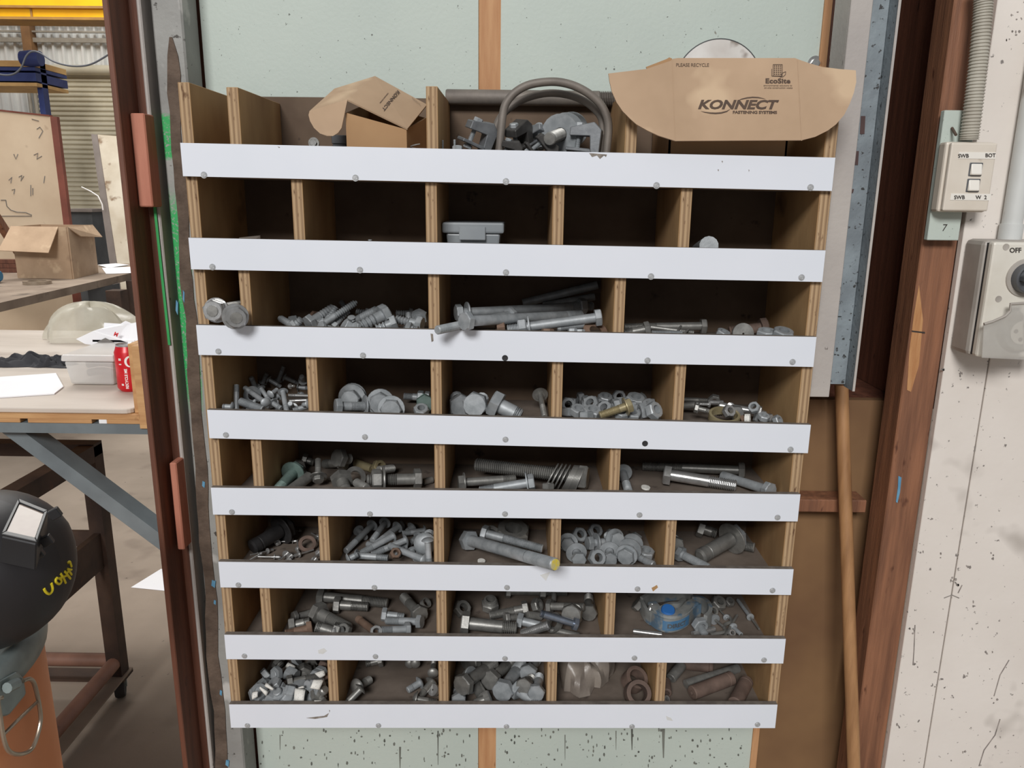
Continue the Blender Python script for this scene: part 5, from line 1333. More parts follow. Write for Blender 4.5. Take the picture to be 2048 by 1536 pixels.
b.add('hexb', 290, 625, 235, 520, 24, 4, 11, 'zinc', L=75, spin=0.5, mh='zinc', label='large hex bolt head beside the divider, face tilted upward')
b.add('hexb', 480, 595, 560, 530, 24, 5.5, 12, 'zinc', L=70, spin=0.3, label='large stamped hex bolt head in the middle of three big bolts')
b.add('hexb', 660, 560, 980, 720, 26, 12, 4, 'zinc', thr=0.3, label='thick bolt lying with its head away and shank towards the strip')
b.add('hexb', 1188, 470, 1240, 720, 10, 13, 6, 'plain', washers=[(0.04, 1.4)], thr=0.5, label='single threaded bolt with round washer leaning by the divider')
b.build()
C = (1090, 710, 0.2734)
b = NB(3, 3, C, 'hex nut in the nut heap', 'hex nuts heaped in one pigeonhole', 'nut', Y=12)
ax = [(0, 0.2, 1), (0.2, -1, 0.3), (1, 0.2, 0.1), (0.6, -0.6, 0.5), (-0.5, -0.6, 0.6), (0.1, -0.3, 0.9)]
for x, y, a, Y, mt, d in [(262, 322, 2, 18, 'zinc', 13), (190, 340, 0, 19, 'zinc', 14), (540, 305, 1, 18, 'zinc', 14), (700, 330, 3, 18, 'zinc', 14), (770, 342, 0, 18, 'zinc', 13), (440, 318, 5, 15, 'zinc', 15), (165, 368, 1, 13, 'zinc', 15), (300, 350, 2, 15, 'zinc', 14), (560, 335, 0, 13, 'zinc', 14), (660, 332, 5, 12, 'zinc', 19), (400, 370, 3, 12, 'zinc', 14), (340, 358, 4, 11, 'zinc', 16), (520, 368, 2, 10, 'zinc', 13), (640, 388, 2, 10, 'zinc', 14), (700, 390, 0, 9, 'zinc', 14), (760, 365, 5, 11, 'zinc', 13), (140, 415, 0, 7, 'zinc', 15), (242, 410, 5, 7, 'zinc', 16), (440, 392, 4, 8, 'zinc', 15), (345, 420, 5, 5, 'zinc', 17), (720, 412, 2, 6, 'zinc', 16), (796, 408, 3, 5.5, 'zinc', 17), (640, 440, 5, 4, 'zinc', 15), (560, 436, 5, 4, 'zinc', 13), (300, 440, 0, 4, 'zinc', 14)]:
    b.lump('nut', x, y, ax[a], d, Y, mt)
b.add('hexb', 632, 365, 400, 445, 14, 6, 3, 'brass', thr=0.72, flange=True, label='yellowish zinc bolt lying across the heap of nuts')
b.build()
b = NB(3, 4, C, '', None, Y=12)
b.add('rod', 1005, 325, 1210, 335, 9, 17, 15, 'plain', thr=0.4, label='grey rod at the back of the mixed anchor bin', cat='rod')
b.add('rod', 1005, 372, 1100, 365, 12, 13, 12, 'plain', label='dull rod end beside the divider in the mixed anchor bin', cat='rod')
b.lump('nut', 1240, 330, (0.2, 0.9, 0.3), 12, 14, 'plain', label='dull nut on the pile of rods in the mixed anchor bin', cat='nut')
b.add('rod', 1190, 345, 1300, 350, 9, 12, 12, 'bright', label='bright short pin across the rods in the anchor bin', cat='pin')
b.add('hexb', 1208, 362, 1105, 357, 6, 10, 10, 'bright', thr=0.5, label='small bright hex screw pointing along the rods', cat='screw')
b.add('anchor', 1620, 428, 1270, 368, 12, 8, 11, 'bright', wr=0.7, label='long bright sleeve anchor with hex nut towards the side panel', cat='anchor')
b.add('lag', 1092, 385, 1300, 436, 9, 8, 7, 'plain', flange=True, label='flanged screw with coarse thread beside the divider', cat='screw')
b.add('hexb', 1405, 428, 1360, 380, 14, 6, 10, 'bright', L=45, label='bright hex bolt head pointing out of the anchor bin')
b.lump('nut', 1345, 412, (0.3, -0.7, 0.5), 12, 8, 'bright', label='bright nut behind the bright hex bolt head', cat='nut')
b.lump('ring', 1322, 468, (0, -0.25, 1), 26, 4.5, 'brass', ro=0.98, ri=0.80, h=13, name='brass_ring', label='yellow brass ring lying just inside the strip', cat='ring')
b.lump('nut', 1442, 475, (1, 0.2, 0.3), 9, 3.5, 'rust', label='small coppery nut beside the brass ring', cat='nut')
b.lump('washer', 1482, 466, (0.9, -0.4, 0.1), 8, 4, 'tag_paper', ro=1.0, ri=0.2, h=8, name='plastic_spacer', label='small cream spacer standing beside the brass ring', cat='spacer')
for k_, (x, y) in enumerate([(1565, 470), (1640, 470), (1702, 482), (1530, 385), (1600, 455)]):
    b.lump('nut', x, y, ax[(k_ + 1) % 6], 11, 8 - k_, 'bright' if k_ == 1 else 'zinc', label='small %s nut %s in the mixed anchor bin' % ('shiny' if k_ == 1 else 'grey', ['before the sleeve anchor nut', 'near the side panel', 'hard against the side panel', 'on the sleeve anchor', 'under the sleeve anchor nut'][k_]), cat='nut')
b.build()
# --- fifth row
C = (410, 850, 0.2344)
b = NB(4, 1, C, '', None)
b.add('hexb', 1200, 330, 1010, 340, 17, m='plain', label='dull bolt lying at the back beyond the standing bolt')
b.add('hexb', 1120, 280, 1240, 290, 20, m='plain', label='short stout bolt at the very back of its bin')
b.add('hexb', 830, 305, 930, 330, 14, 19, 19, m='plain', label='dull bolt behind the greenish bolts')
b.add('hexb', 790, 350, 880, 470, 14, 17, 11, m='plain', label='grey bolt crossing behind the two greenish bolts')
b.add('hexb', 770, 385, 600, 570, 19, m='green_steel', flange=True, thr=0.3, label='thick greenish bolt lying next to the divider')
b.add('rod', 890, 440, 690, 590, 19, m='plain', label='dull grey rod lying beside the thick greenish bolt', cat='rod')
b.add('hexb', 968, 480, 964, 290, 11, 11, 11, m='plain', thr=0.5, washers=[(0.2, 1.35)], label='bolt standing upright on its head with a washer')
b.add('rod', 1285, 325, 1425, 375, 16, m='brass', name='dowel_pin', label='shiny brassy dowel pin at the back', cat='pin')
b.lump('nut', 1485, 362, (0.6, -0.6, 0.4), 15, m='brass', label='brassy nut beside the shiny dowel pin', cat='nut')
b.add('stud', 1480, 385, 1605, 370, 15, m='plain', label='short thread stub beside the brassy nut', cat='stud')
b.add('hexb', 1845, 470, 1380, 482, 20, m='plain', thr=0.62, nuts=[(0.82, 1)], washers=[(0.68, 1.2)], label='bolt with nut and washer lying along the strip by the dowel pin')
b.add('hexb', 1160, 470, 1190, 560, 22, m='plain', label='big hex head standing on edge beside the tilted ring', L=45)
b.lump('washer', 1285, 442, (0.5, -0.6, 0.6), 17, m='plain', ro=1.1, ri=0.6, h=4, label='tilted plain washer ring leaning on the bolts', cat='washer')
b.add('stud', 1290, 490, 1380, 540, 15, m='plain', label='threaded stub under the tilted ring', cat='stud')
b.add('rod', 1940, 470, 1860, 490, 12, m='plain', label='dull rod end beyond the bolt with nut', cat='rod')
b.build()
C = (860, 860, 0.1904)
b = NB(4, 2, C, '', None)
b.add('hexb', 1735, 505, 478, 362, 24, 9, 12, m='plain', thr=0.96, rr=[0.028, 0.028], washers=[], label='big fully threaded bolt carrying a row of washers')
bt = b.items[-1]
b.build()
w_ax = (bt.p[1] - bt.p[0]).normalized()
for k_ in range(13):
    t = 0.062 + k_ * 0.0125 if k_ < 9 else 0.062 + 9 * 0.0125 + (k_ - 8.3) * 0.036
    c_ = bt.p[0].lerp(bt.p[1], t) - V((0, 0, 0.004))
    a_ = (w_ax + V((0, 0, 0.32 + 0.012 * k_))).normalized()
    o = ring_mesh(0.0245, 0.0150, 0.0026, n=30).build('flat_washer', 'plain', None, True, 40); o.matrix_world = frame(c_, a_)
    tag(o, '%s washer from the hex head of the big fully threaded bolt' % 'first second third fourth fifth sixth seventh eighth ninth tenth eleventh twelfth thirteenth'.split()[k_], 'washer', 'washers hung on the big threaded bolt')
b = NB(4, 2, C, '', None)
b.add('hexb', 215, 552, 900, 512, 15, 6, 8, m='plain', thr=0.25, flange=True, label='medium bolt lying under the end of the big threaded bolt')
b.add('hexb', 1095, 545, 520, 640, 16, 3.5, 3.0, m='zinc', thr=0.3, washers=[(0.12, 1.15)], label='grey bolt with washer lying foremost below the big threaded bolt')
b.lump('nut', 1240, 590, (0, 0.3, 1), 12, 4, m='plain', label='dull nut under the hanging washers', cat='nut')
b.build()
C = (1200, 870, 0.2148)
b = NB(4, 3, C, '', None)
b.add('hexb', 1345, 335, 395, 295, 17, m='plain', label='dull bolt in the shade at the back of the roomy bin')
b.add('hexb', 205, 335, 265, 540, 15, m='zinc', flange=True, label='bolt with round washer leaning on the divider in the roomy bin')
b.add('hexb', 592, 368, 1268, 480, 21, m='bright', thr=0.42, label='shiny stainless bolt lying alone across the roomy bin')
b.add('hexb', 1660, 530, 1135, 382, 17, m='zinc', thr=0.25, label='dull bolt pointing inward near the shiny stainless bolt')
b.lump('washer', 425, 492, (0.1, -0.1, 1), 8, m='tag_paper', ro=1.0, ri=0.1, h=3, name='debris_chip', label='pale chip of debris on the dusty shelf', cat='chip')
b.build()
# --- sixth row
C = (420, 1010, 0.2344)
b = NB(5, 0, C, 'blind rivet before the black anchor', 'blind rivets scattered in one pigeonhole', 'rivet')
b.add('anchor', 700, 175, 350, 385, 26, m='black_ox', label='large black sleeve anchor lying behind the rivets', cat='anchor')
for a in [(720, 230, 782, 232, 3.5), (592, 285, 572, 352, 6), (610, 325, 742, 320, 5), (745, 310, 752, 412, 5), (345, 425, 545, 380, 5), (325, 475, 445, 408, 5), (410, 452, 600, 456, 6), (590, 490, 672, 425, 7.5), (640, 495, 700, 440, 6), (885, 395, 715, 450, 6), (860, 490, 948, 405, 6), (865, 252, 940, 292, 5), (892, 298, 945, 312, 5), (640, 490, 690, 470, 5), (880, 500, 900, 470, 6), (930, 250, 950, 230, 5)]:
    b.add('rivet', *a, m='bright', fz=0.72)
b.lump('washer', 830, 335, (0.2, -0.6, 0.8), 16, m='rust_dark', h=5, ro=1.0, ri=0.6, label='brown ring lying among the bright rivets', cat='ring')
b.build()
b = NB(5, 1, C, 'thick cup bolt in its heap', 'thick cup head bolts heaped in one pigeonhole')
for a in [(1240, 215, 1330, 290, 11, 19, 17, 'zinc'), (1395, 160, 1150, 395, 12, 19, 12, 'zinc'), (1660, 170, 1560, 200, 12, 19, 19, 'zinc'), (1740, 180, 1680, 230, 12, 19, 17, 'zinc'), (1500, 140, 1385, 305, 12, 19, 12, 'zinc'), (1615, 175, 1420, 330, 12, 17, 12, 'zinc'), (1850, 215, 1640, 242, 11, 17, 16, 'zinc'), (1790, 260, 1700, 330, 11, 15, 12, 'zinc'), (1480, 380, 1340, 330, 11, 13, 14, 'zinc'),
          (1645, 352, 1600, 440, 11, 11, 8, 'zinc'), (1580, 255, 1280, 415, 12, 13, 8, 'zinc'), (1690, 290, 1380, 425, 12, 11, 7, 'zinc'), (1715, 380, 1760, 470, 11, 9, 7, 'zinc'), (1820, 400, 1780, 480, 12, 8, 6, 'zinc'), (1855, 340, 1880, 250, 20, 7, 13, 'zinc'), (1225, 428, 1520, 452, 12, 5.5, 4.5, 'zinc'), (1850, 480, 1530, 345, 12, 4.5, 8, 'zinc'), (1905, 280, 1880, 530, 11, 12, 4, 'zinc'), (1165, 470, 1260, 420, 11, 5, 7, 'zinc')]:
    b.add('cup', *a, thr=0.36)
b.lump('nut', 1582, 412, (0.3, -0.6, 0.6), 11, m='rust', label='small rusty nut in the heap of cup head bolts', cat='nut')
b.build()
C = (860, 1020, 0.1855)
b = NB(5, 2, C, '', None)
b.lump('nut', 890, 262, (0.1, -0.25, 1), 36, m='plain', h=28, label='very large plain nut lying at the back behind the longest bolt', cat='nut')
b.lump('nut', 650, 285, (0.3, -0.6, 0.6), 22, m='plain', label='medium hex nut behind the longest bolt', cat='nut')
b.add('hexb', 560, 240, 1270, 420, 16, 19, 12, m='zinc', thr=0.7, label='threaded bolt lying half hidden behind the longest bolt')
b.add('hexb', 395, 318, 1352, 588, 21, 15, -6.5, m='zinc', fixed=True, thr=0.3, end='yellow_end', label='longest bolt sticking out over the strip with a yellow marked end')
b.items[-1].p[0] = b.rest(*b.px(395, 318), 0.0215, 9.0)
b.lump('washer', 555, 555, (0.1, -0.1, 1), 7, m='tag_paper', ro=1.0, ri=0.1, h=3, name='debris_chip', label='white chip lying on the shelf below the longest bolt', cat='chip')
b.build()
C = (1100, 1020, 0.2441)
b = NB(5, 3, C, 'short washered bolt in its heap', 'short hex bolts heaped in one pigeonhole')
for x, y, mt, w_ in [(370, 178, 'zinc', 'rearmost'), (240, 210, 'zinc', 'workshop-side'), (510, 220, 'zinc', 'post-side')]:
    b.lump('nut', x, y, (0.3, -0.7, 0.6), 16, 18, mt, label=w_ + ' of three dull nuts behind the short washered bolts', cat='nut')
for a in [(120, 300, 135, 200, 15, 13, 17, 'zinc', 50), (305, 272, 470, 262, 15, 12, 13, 'zinc', 55), (560, 245, 470, 210, 15, 13, 17, 'zinc', 45), (700, 235, 640, 340, 16, 13, 8, 'zinc', 60)]:
    b.add('hexb', *a[:8], washers=[(0.3, 1.2)], L=a[8])
b.lump('nut', 785, 355, (0.1, -0.2, 1), 17, 8, 'zinc', label='thick nut standing against the divider by the short bolts', cat='nut')
for a in [(240, 415, 205, 320, 15, 4.5, 9, 'zinc', 48), (492, 415, 485, 270, 15, 4.5, 11, 'zinc', 52)]:
    b.add('hexb', *a[:8], washers=[(0.62, 1.25)], L=a[8], flange=False)
b.lump('nut', 385, 392, (0.3, -0.8, 0.5), 17, 5, 'zinc', label='open nut lying between the two short bolt heads', cat='nut')
b.add('hexb', 615, 392, 685, 270, 17, 4.5, 10, 'zinc', L=55, flange=True, washers=[(0.6, 1.2)])
b.add('stud', 700, 372, 850, 450, 13, 7, 4, 'zinc', thr=0.5, label='short grey stud lying beside the thick nut', cat='stud')
b.build()
b = NB(5, 4, C, '', None)
b.add('hexb', 1210, 150, 1365, 205, 20, m='plain', label='dull bolt at the back behind the big sleeve anchor')
b.add('rod', 1560, 290, 1705, 312, 19, m='plain', thr=0.8, label='threaded stub beyond the big sleeve anchor', cat='stud')
b.add('anchor', 1570, 195, 1225, 395, 26, m='plain', mn='zinc', wr=1.15, label='big steel sleeve anchor with wide washer', cat='anchor')
b.add('hexb', 1050, 350, 1300, 475, 15, m='zinc', thr=0.92, label='fully threaded bolt pointing to the strip beside the anchor')
b.add('hexb', 1030, 300, 1010, 200, 18, m='plain', L=40, label='dull bolt head tucked against the divider by the anchor')
b.build()
# --- seventh row
C = (440, 1160, 0.2246)
b = NB(6, 1, C, '', None)
names = ['long oily bolt at the back', 'fully threaded bolt lying before the long oily bolt', 'dull bolt by the far corner of its bin', 'thick plain bolt lying slanted in the middle of the heap', 'thin oily bolt behind the thick slanted bolt', 'bolt with shiny flat pointing to the divider', 'rusty bolt with collar lying low at the strip', 'bolt shank lying under the thick slanted bolt', 'rusty stub with rounded end beside the grey bolts', 'grey bolt half hidden behind the grey bolt', 'zinc bolt with shiny hex flat', 'grey bolt lying along the strip below the other grey bolt']
for a, nm in zip([(875, 150, 1495, 212, 20, 'plain', 0.4), (1015, 222, 1320, 242, 18, 'plain', 0.6), (1785, 320, 1635, 155, 19, 'plain', 0.4), (850, 290, 1150, 450, 23, 'plain', 0.7), (645, 338, 815, 298, 12, 'plain', 0.3), (598, 415, 800, 372, 17, 'plain', 0.4), (820, 425, 580, 480, 15, 'rust', 0.4), (1060, 490, 850, 415, 19, 'plain', 0.3), (1400, 480, 1228, 350, 14, 'rust', 0.2), (1440, 312, 1640, 335, 14, 'zinc', 0.4), (1800, 372, 1478, 362, 14, 'zinc', 0.45), (1690, 435, 1410, 450, 14, 'zinc', 0.5)], names):
    b.add('hexb', *a[:5], m=a[5], thr=a[6], label=nm + ' in the oily bolt bin')
b.lump('nut', 1050, 460, (0.6, -0.5, 0.6), 13, m='bright', label='shiny nut lying under the thick slanted bolt', cat='nut')
b.lump('nut', 1105, 452, (-0.3, -0.6, 0.6), 15, m='plain', label='dull nut at the tip of the thick slanted bolt', cat='nut')
b.lump('nut', 1390, 465, (0.2, -0.6, 0.7), 13, m='bright', label='shiny nut at the foot of the rusty stub', cat='nut')
b.lump('ring', 1830, 212, (0.6, -0.3, 0.7), 13, m='plain', h=9, ri=0.6, ro=0.8, name='spring_coil', label='small spring coil near the middle divider in the oily bolt bin', cat='spring')
b.build()
C = (870, 1160, 0.1807)
b = NB(6, 2, C, '', None)
b.add('hexb', 780, 150, 1460, 162, 15, m='plain', nuts=[(0.6, 1)], label='dull bolt with nut lying along the back of the busiest bin')
b.lump('locknut', 610, 270, (0.05, -0.25, 1), 19, m='plain', label='upright lock nut standing at the back of the busiest bin', cat='nut')
b.lump('nut', 270, 325, (0.4, -0.5, 0.7), 18, m='plain', label='dull nut behind the largest bolt of the busiest bin', cat='nut')
b.add('rod', 1315, 235, 1318, 150, 10, m='bright', name='dowel_pin', label='short chrome pin standing at the back', cat='pin')
b.lump('nut', 1130, 285, (0.7, -0.4, 0.4), 15, m='plain', label='dull nut beside the coarse threaded bolt', cat='nut')
b.add('hexb', 1702, 385, 1700, 165, 18, m='plain', L=75, spin=0.0, label='bolt lying with its hex head facing out by the divider')
b.add('hexb', 1245, 290, 1655, 300, 15, m='plain', thr=0.6, label='bolt with bright flat lying level behind the blue bolt')
b.add('hexb', 1030, 318, 600, 395, 17, m='plain', thr=0.75, label='coarse threaded bolt lying before the lock nut')
b.add('stud', 1020, 385, 1180, 405, 14, m='plain', label='dull thread stub in the middle of the busiest bin', cat='stud')
b.add('hexb', 770, 432, 910, 420, 12, m='plain', label='short bolt in the middle behind the largest bolt')
b.add('hexb', 1505, 395, 1560, 330, 22, m='plain', L=40, label='wide hex head facing up beside the blue bolt')
b.add('hexb', 1580, 495, 1165, 368, 13, m='blue_zinc', thr=0.1, label='blue zinc bolt lying across the busiest bin')
b.add('hexb', 910, 450, 1200, 520, 16, m='zinc', thr=0.2, label='grey bolt slanting towards the fully threaded stud')
b.lump('washer', 1320, 475, (-0.6, -0.4, 0.5), 17, m='plain', h=6, label='thick washer leaning behind the fully threaded stud', cat='washer')
b.add('hexb', 225, 480, 905, 545, 23, m='plain', thr=0.3, label='largest bolt lying beside the divider in the busiest bin')
b.add('rod', 1280, 555, 1600, 625, 13, m='plain', label='plain shank running under the strip in the busiest bin', cat='rod')
b.add('stud', 960, 600, 1262, 495, 16, 4, 3.0, m='bright', label='bright fully threaded stud leaning over the strip edge', cat='stud')
b.build()
C = (1250, 1180, 0.1367)
# --- seventh row, scaffold clamp and rivets
b = NB(6, 3, C, '', None)
FZ = lambda x, y, h: PZ(*b.px(x, y), floor_z(6, 0.3) + h)
sc_ = thing('scaffold_clamp', 'worn scaffold clamp with blue cap and blue lettering on its jaws', 'clamp')
def strap(pts, h0, h1, t, name, mat, close=False):
    """a band of steel standing on edge: outline on the shelf, from h0 to h1, t thick"""
    base = spline([FZ(x, y, 0.0) for x, y in pts], 6); m = MB(); n = len(base)
    q = []
    for k in range(n):
        tg = (base[min(k + 1, n - 1)] - base[max(k - 1, 0)]); tg.z = 0; tg.normalize(); nn = V((-tg.y, tg.x, 0)) * t / 2
        z = base[k].z
        q.append([base[k] - nn + V((0, 0, h0)), base[k] + nn + V((0, 0, h0)), base[k] + nn + V((0, 0, h1)), base[k] - nn + V((0, 0, h1))])
    for a, c in zip(q[:-1], q[1:]):
        m.add(a + c, [(0, 1, 5, 4), (1, 2, 6, 5), (2, 3, 7, 6), (3, 0, 4, 7)])
    m.add(q[0], [(0, 1, 2, 3)]); m.add(q[-1], [(3, 2, 1, 0)])
    return m.build(name, mat, sc_, True, 40)
lower = [(370, 520), (480, 600), (620, 640), (760, 620), (880, 560), (960, 480), (1020, 430), (1090, 410)]
strap(lower, 0.004, 0.030, 0.006, 'lower_jaw', 'clamp_old')
strap([(380, 420), (470, 520), (600, 600), (740, 590), (860, 520), (930, 440), (1010, 400)], 0.030, 0.035, 0.016, 'lower_jaw_lip', 'clamp_old')
strap([(230, 330), (300, 470), (380, 540)], 0.004, 0.028, 0.006, 'hinge_arm', 'clamp_old')
strap([(230, 330), (420, 230), (640, 190), (860, 190), (960, 250)], 0.006, 0.032, 0.007, 'upper_jaw', 'clamp_old')
strap([(520, 560), (560, 440), (660, 400), (780, 390), (860, 330)], 0.008, 0.030, 0.007, 'saddle', 'clamp_old')
strap([(960, 330), (1100, 340), (1210, 420), (1230, 540), (1160, 620)], 0.004, 0.034, 0.007, 'side_jaw', 'clamp_old')
cpz = FZ(622, 340, 0.030)
MB().lathe([(0, 0.012), (0.011, 0.012), (0.0125, 0.010), (0.0125, -0.018), (0, -0.018)], 24, frame(cpz, (0, -0.35, 1))).build('blue_cap', 'blue_cap', sc_, True, 40)
MB().lathe([(0.013, 0.004), (0.019, 0.002), (0.020, -0.004), (0.020, -0.016), (0.013, -0.016)], 24, frame(cpz, (0, -0.35, 1))).build('cap_boss', 'clamp_old', sc_, True, 40)
nb_ = FZ(1040, 560, 0.014)
nut_mesh(0.016, 0.014, mx=frame(nb_ - V((-0.006, -0.012, -0.004)), (0.25, -0.9, -0.1))).build('clamp_nut', 'zinc', sc_, True, 30)
MB().lathe([(0, 0)] + [(0.006, 0)] + thread_prof(0.001, 0.032, 0.013) + [(0, 0.033)], 12, frame(nb_ - V((-0.004, -0.012, -0.006)), (0.25, -0.9, -0.25))).build('clamp_bolt', 'zinc', sc_, True, 25)
MB().lathe([(0, 0), (0.005, 0), (0.005, 0.026), (0, 0.026)], 12, frame(FZ(320, 400, 0.012), (0.4, 0.4, 0.8))).build('hinge_pin', 'bright', sc_, True)
# blue painted letters on the jaw: a band with raised strokes
bl = spline([FZ(x, y, 0.0) for x, y in lower], 12)
bm_ = MB(); i0, i1 = int(len(bl) * 0.22), int(len(bl) * 0.62)
for a, c in zip(bl[i0:i1 - 1], bl[i0 + 1:i1]):
    tg = (c - a).normalized(); nn = V((tg.y, -tg.x, 0)); nn = nn if nn.y < 0 else -nn
    bm_.hexa([a + nn * 0.0031 + V((0, 0, 0.007)), c + nn * 0.0031 + V((0, 0, 0.007)), c + nn * 0.002 + V((0, 0, 0.007)), a + nn * 0.002 + V((0, 0, 0.007))], [a + nn * 0.0034 + V((0, 0, 0.026)), c + nn * 0.0034 + V((0, 0, 0.026)), c + nn * 0.002 + V((0, 0, 0.026)), a + nn * 0.002 + V((0, 0, 0.026))])
bm_.build('blue_band', 'blue_paint', sc_)
cum = [0.0]
for a, c in zip(bl[:-1], bl[1:]): cum.append(cum[-1] + (c - a).length)
def on_jaw(x, y):
    s_ = cum[(i0 + i1) // 2] + x
    k = max(1, min(len(bl) - 1, next((i for i, v in enumerate(cum) if v >= s_), len(bl) - 1)))
    a, c = bl[k - 1], bl[k]; t = (s_ - cum[k - 1]) / max(1e-6, cum[k] - cum[k - 1]); p = a.lerp(c, t)
    tg = (c - a).normalized(); nn = V((tg.y, -tg.x, 0)); nn = nn if nn.y < 0 else -nn
    return p + nn * 0.0042 + V((0, 0, 0.0165 + y))
lettering('jaw_letters', 'DIRECT', 0.011, 'clamp_grey', sc_, on_jaw, bold=0.0004)
b.label, b.group, b.cat = 'blind rivet beside the scaffold clamp', 'blind rivets beside the scaffold clamp', 'rivet'
b.add('hexb', 160, 200, 230, 260, 17, m='plain', label='dull bolt behind the scaffold clamp near the divider', cat='bolt')
b.add('rod', 120, 605, 540, 660, 9, m='bright', name='steel_pin', label='smooth bright pin lying before the scaffold clamp', cat='pin')
b.add('rivet', 1960, 600, 1640, 160, 7, m='zinc', fz=0.38, mn='plain')
b.add('rivet', 1330, 260, 1500, 450, 6, m='zinc', fz=0.85, mn='plain')
b.add('rivet', 1560, 560, 1700, 690, 8, m='zinc', fz=0.1, mn='plain')
b.add('rod', 1640, 370, 1450, 690, 5, m='plain', name='steel_pin', label='thin dull pin crossing the grey rivet', cat='pin')
b.add('rivet', 1420, 560, 1250, 420, 10, m='zinc', fz=0.6, mn='plain')
b.add('rod', 1310, 570, 990, 650, 11, m='bright', name='steel_pin', label='thick bright pin beside the clamp nut', cat='pin')
b.lump('nut', 1280, 320, (0.3, -0.7, 0.6), 12, 15, 'plain', label='dull nut behind the rivets', cat='nut')
b.lump('nut', 1370, 190, (0.3, -0.5, 0.8), 16, 18, 'plain', label='dull nut at the back behind the rivets', cat='nut')
b.lump('nut', 1530, 180, (0.3, -0.5, 0.8), 11, 19, 'plain', label='small dull nut in the back corner by the rivets', cat='nut')
b.lump('nut', 1560, 630, (0.3, -0.7, 0.6), 8, 5, 'bright', label='small bright nut under the crossed pins', cat='nut')
b.build()
MB().tube(spline([FZ(x, y, 0.006) for x, y in [(1250, 650), (1440, 620), (1470, 590), (1450, 540), (1480, 500), (1550, 470), (1545, 420), (1510, 375)]], 5), 0.0033, 8).build('bent_hook', 'plain', None, True, label='bent steel wire hook lying among the rivets', category='hook')
# --- bottom row
C = (500, 1310, 0.083)
b = NB(7, 0, C, 'short bolt in the paper-tagged heap', 'paper-tagged bolts heaped in one pigeonhole')
tags = []
for a in [(640, 180, 760, 300, 15, 19, 19, 'plain', 0), (1170, 160, 1080, 230, 14, 19, 19, 'zinc', 0), (1480, 200, 1540, 430, 12, 19, 16, 'plain', 0), (1830, 220, 1780, 330, 15, 19, 18, 'rust_dark', 0), (460, 470, 330, 600, 17, 18, 14, 'zinc', 0), (700, 440, 560, 480, 16, 19, 18, 'zinc', 0), (1290, 360, 1290, 520, 18, 17, 13, 'plain', 1), (1120, 520, 900, 420, 15, 15, 16, 'zinc', 1), (1560, 560, 1760, 420, 16, 13, 15, 'zinc', 1),
          (1900, 560, 1820, 460, 14, 12, 14, 'rust_dark', 0), (890, 680, 1640, 520, 15, 12, 13, 'plain', 0), (150, 720, 440, 900, 17, 10, 7, 'zinc', 1), (640, 900, 480, 760, 15, 8, 10, 'zinc', 1), (560, 640, 740, 860, 14, 12, 8, 'zinc', 1), (1210, 720, 1220, 900, 19, 10, 7, 'zinc', 1), (1380, 735, 1480, 700, 11, 9, 10, 'zinc', 0), (1740, 740, 1500, 800, 17, 9, 8, 'zinc', 1), (1600, 1000, 1840, 830, 17, 5, 8, 'plain', 0), (120, 880, 80, 1100, 19, 6, 4, 'zinc', 1), (830, 880, 1070, 930, 16, 7, 6, 'zinc', 1),
          (880, 1000, 980, 1160, 20, 5, 3.5, 'zinc', 1), (520, 1040, 600, 1180, 20, 5, 3.5, 'zinc', 1), (230, 1080, 330, 1160, 16, 4.5, 4, 'zinc', 0), (1400, 1080, 1520, 1140, 16, 4, 4, 'zinc', 0), (1780, 1080, 1700, 1140, 17, 4, 4, 'plain', 0), (720, 1000, 640, 880, 16, 5.5, 7, 'zinc', 0)]:
    b.add('hexb', *a[:8], thr=0.5, nuts=[(0.7, 1)] if a[8] else [])
TAGS = [([(920, 165), (1110, 260), (1050, 390), (840, 300)], 14), ([(820, 310), (1000, 400), (980, 560), (830, 460)], 13), ([(600, 590), (800, 710), (760, 870), (610, 720)], 9.5), ([(410, 655), (590, 810), (540, 860), (350, 760)], 9), ([(240, 750), (450, 870), (380, 990), (220, 810)], 6.5), ([(1085, 795), (1340, 830), (1300, 1115), (1060, 1100)], 4.2), ([(1530, 590), (1780, 590), (1670, 840), (1450, 800)], 8.0), ([(1550, 440), (1780, 350), (1820, 490), (1690, 570)], 12), ([(820, 990), (930, 985), (880, 1120), (760, 1110)], 3.6), ([(60, 890), (200, 860), (190, 1010), (50, 1080)], 4.5), ([(420, 1060), (620, 1080), (600, 1130), (410, 1130)], 3.6), ([(1540, 1095), (1720, 1090), (1720, 1120), (1560, 1125)], 3.0), ([(1150, 790), (1290, 730), (1310, 800), (1180, 810)], 7)]
n_b = len(b.items)
for pts, Y in TAGS:
    it = b.lump('washer', sum(p[0] for p in pts) / 4, sum(p[1] for p in pts) / 4, (0, -1, 0.5), 6, Y, 'zinc', h=3)
b.settle()
tg_items = b.items[n_b:]; b.items = b.items[:n_b]
for it in b.items: b.lift(it)
b.tell_apart()
for it in b.items: make(it, b)
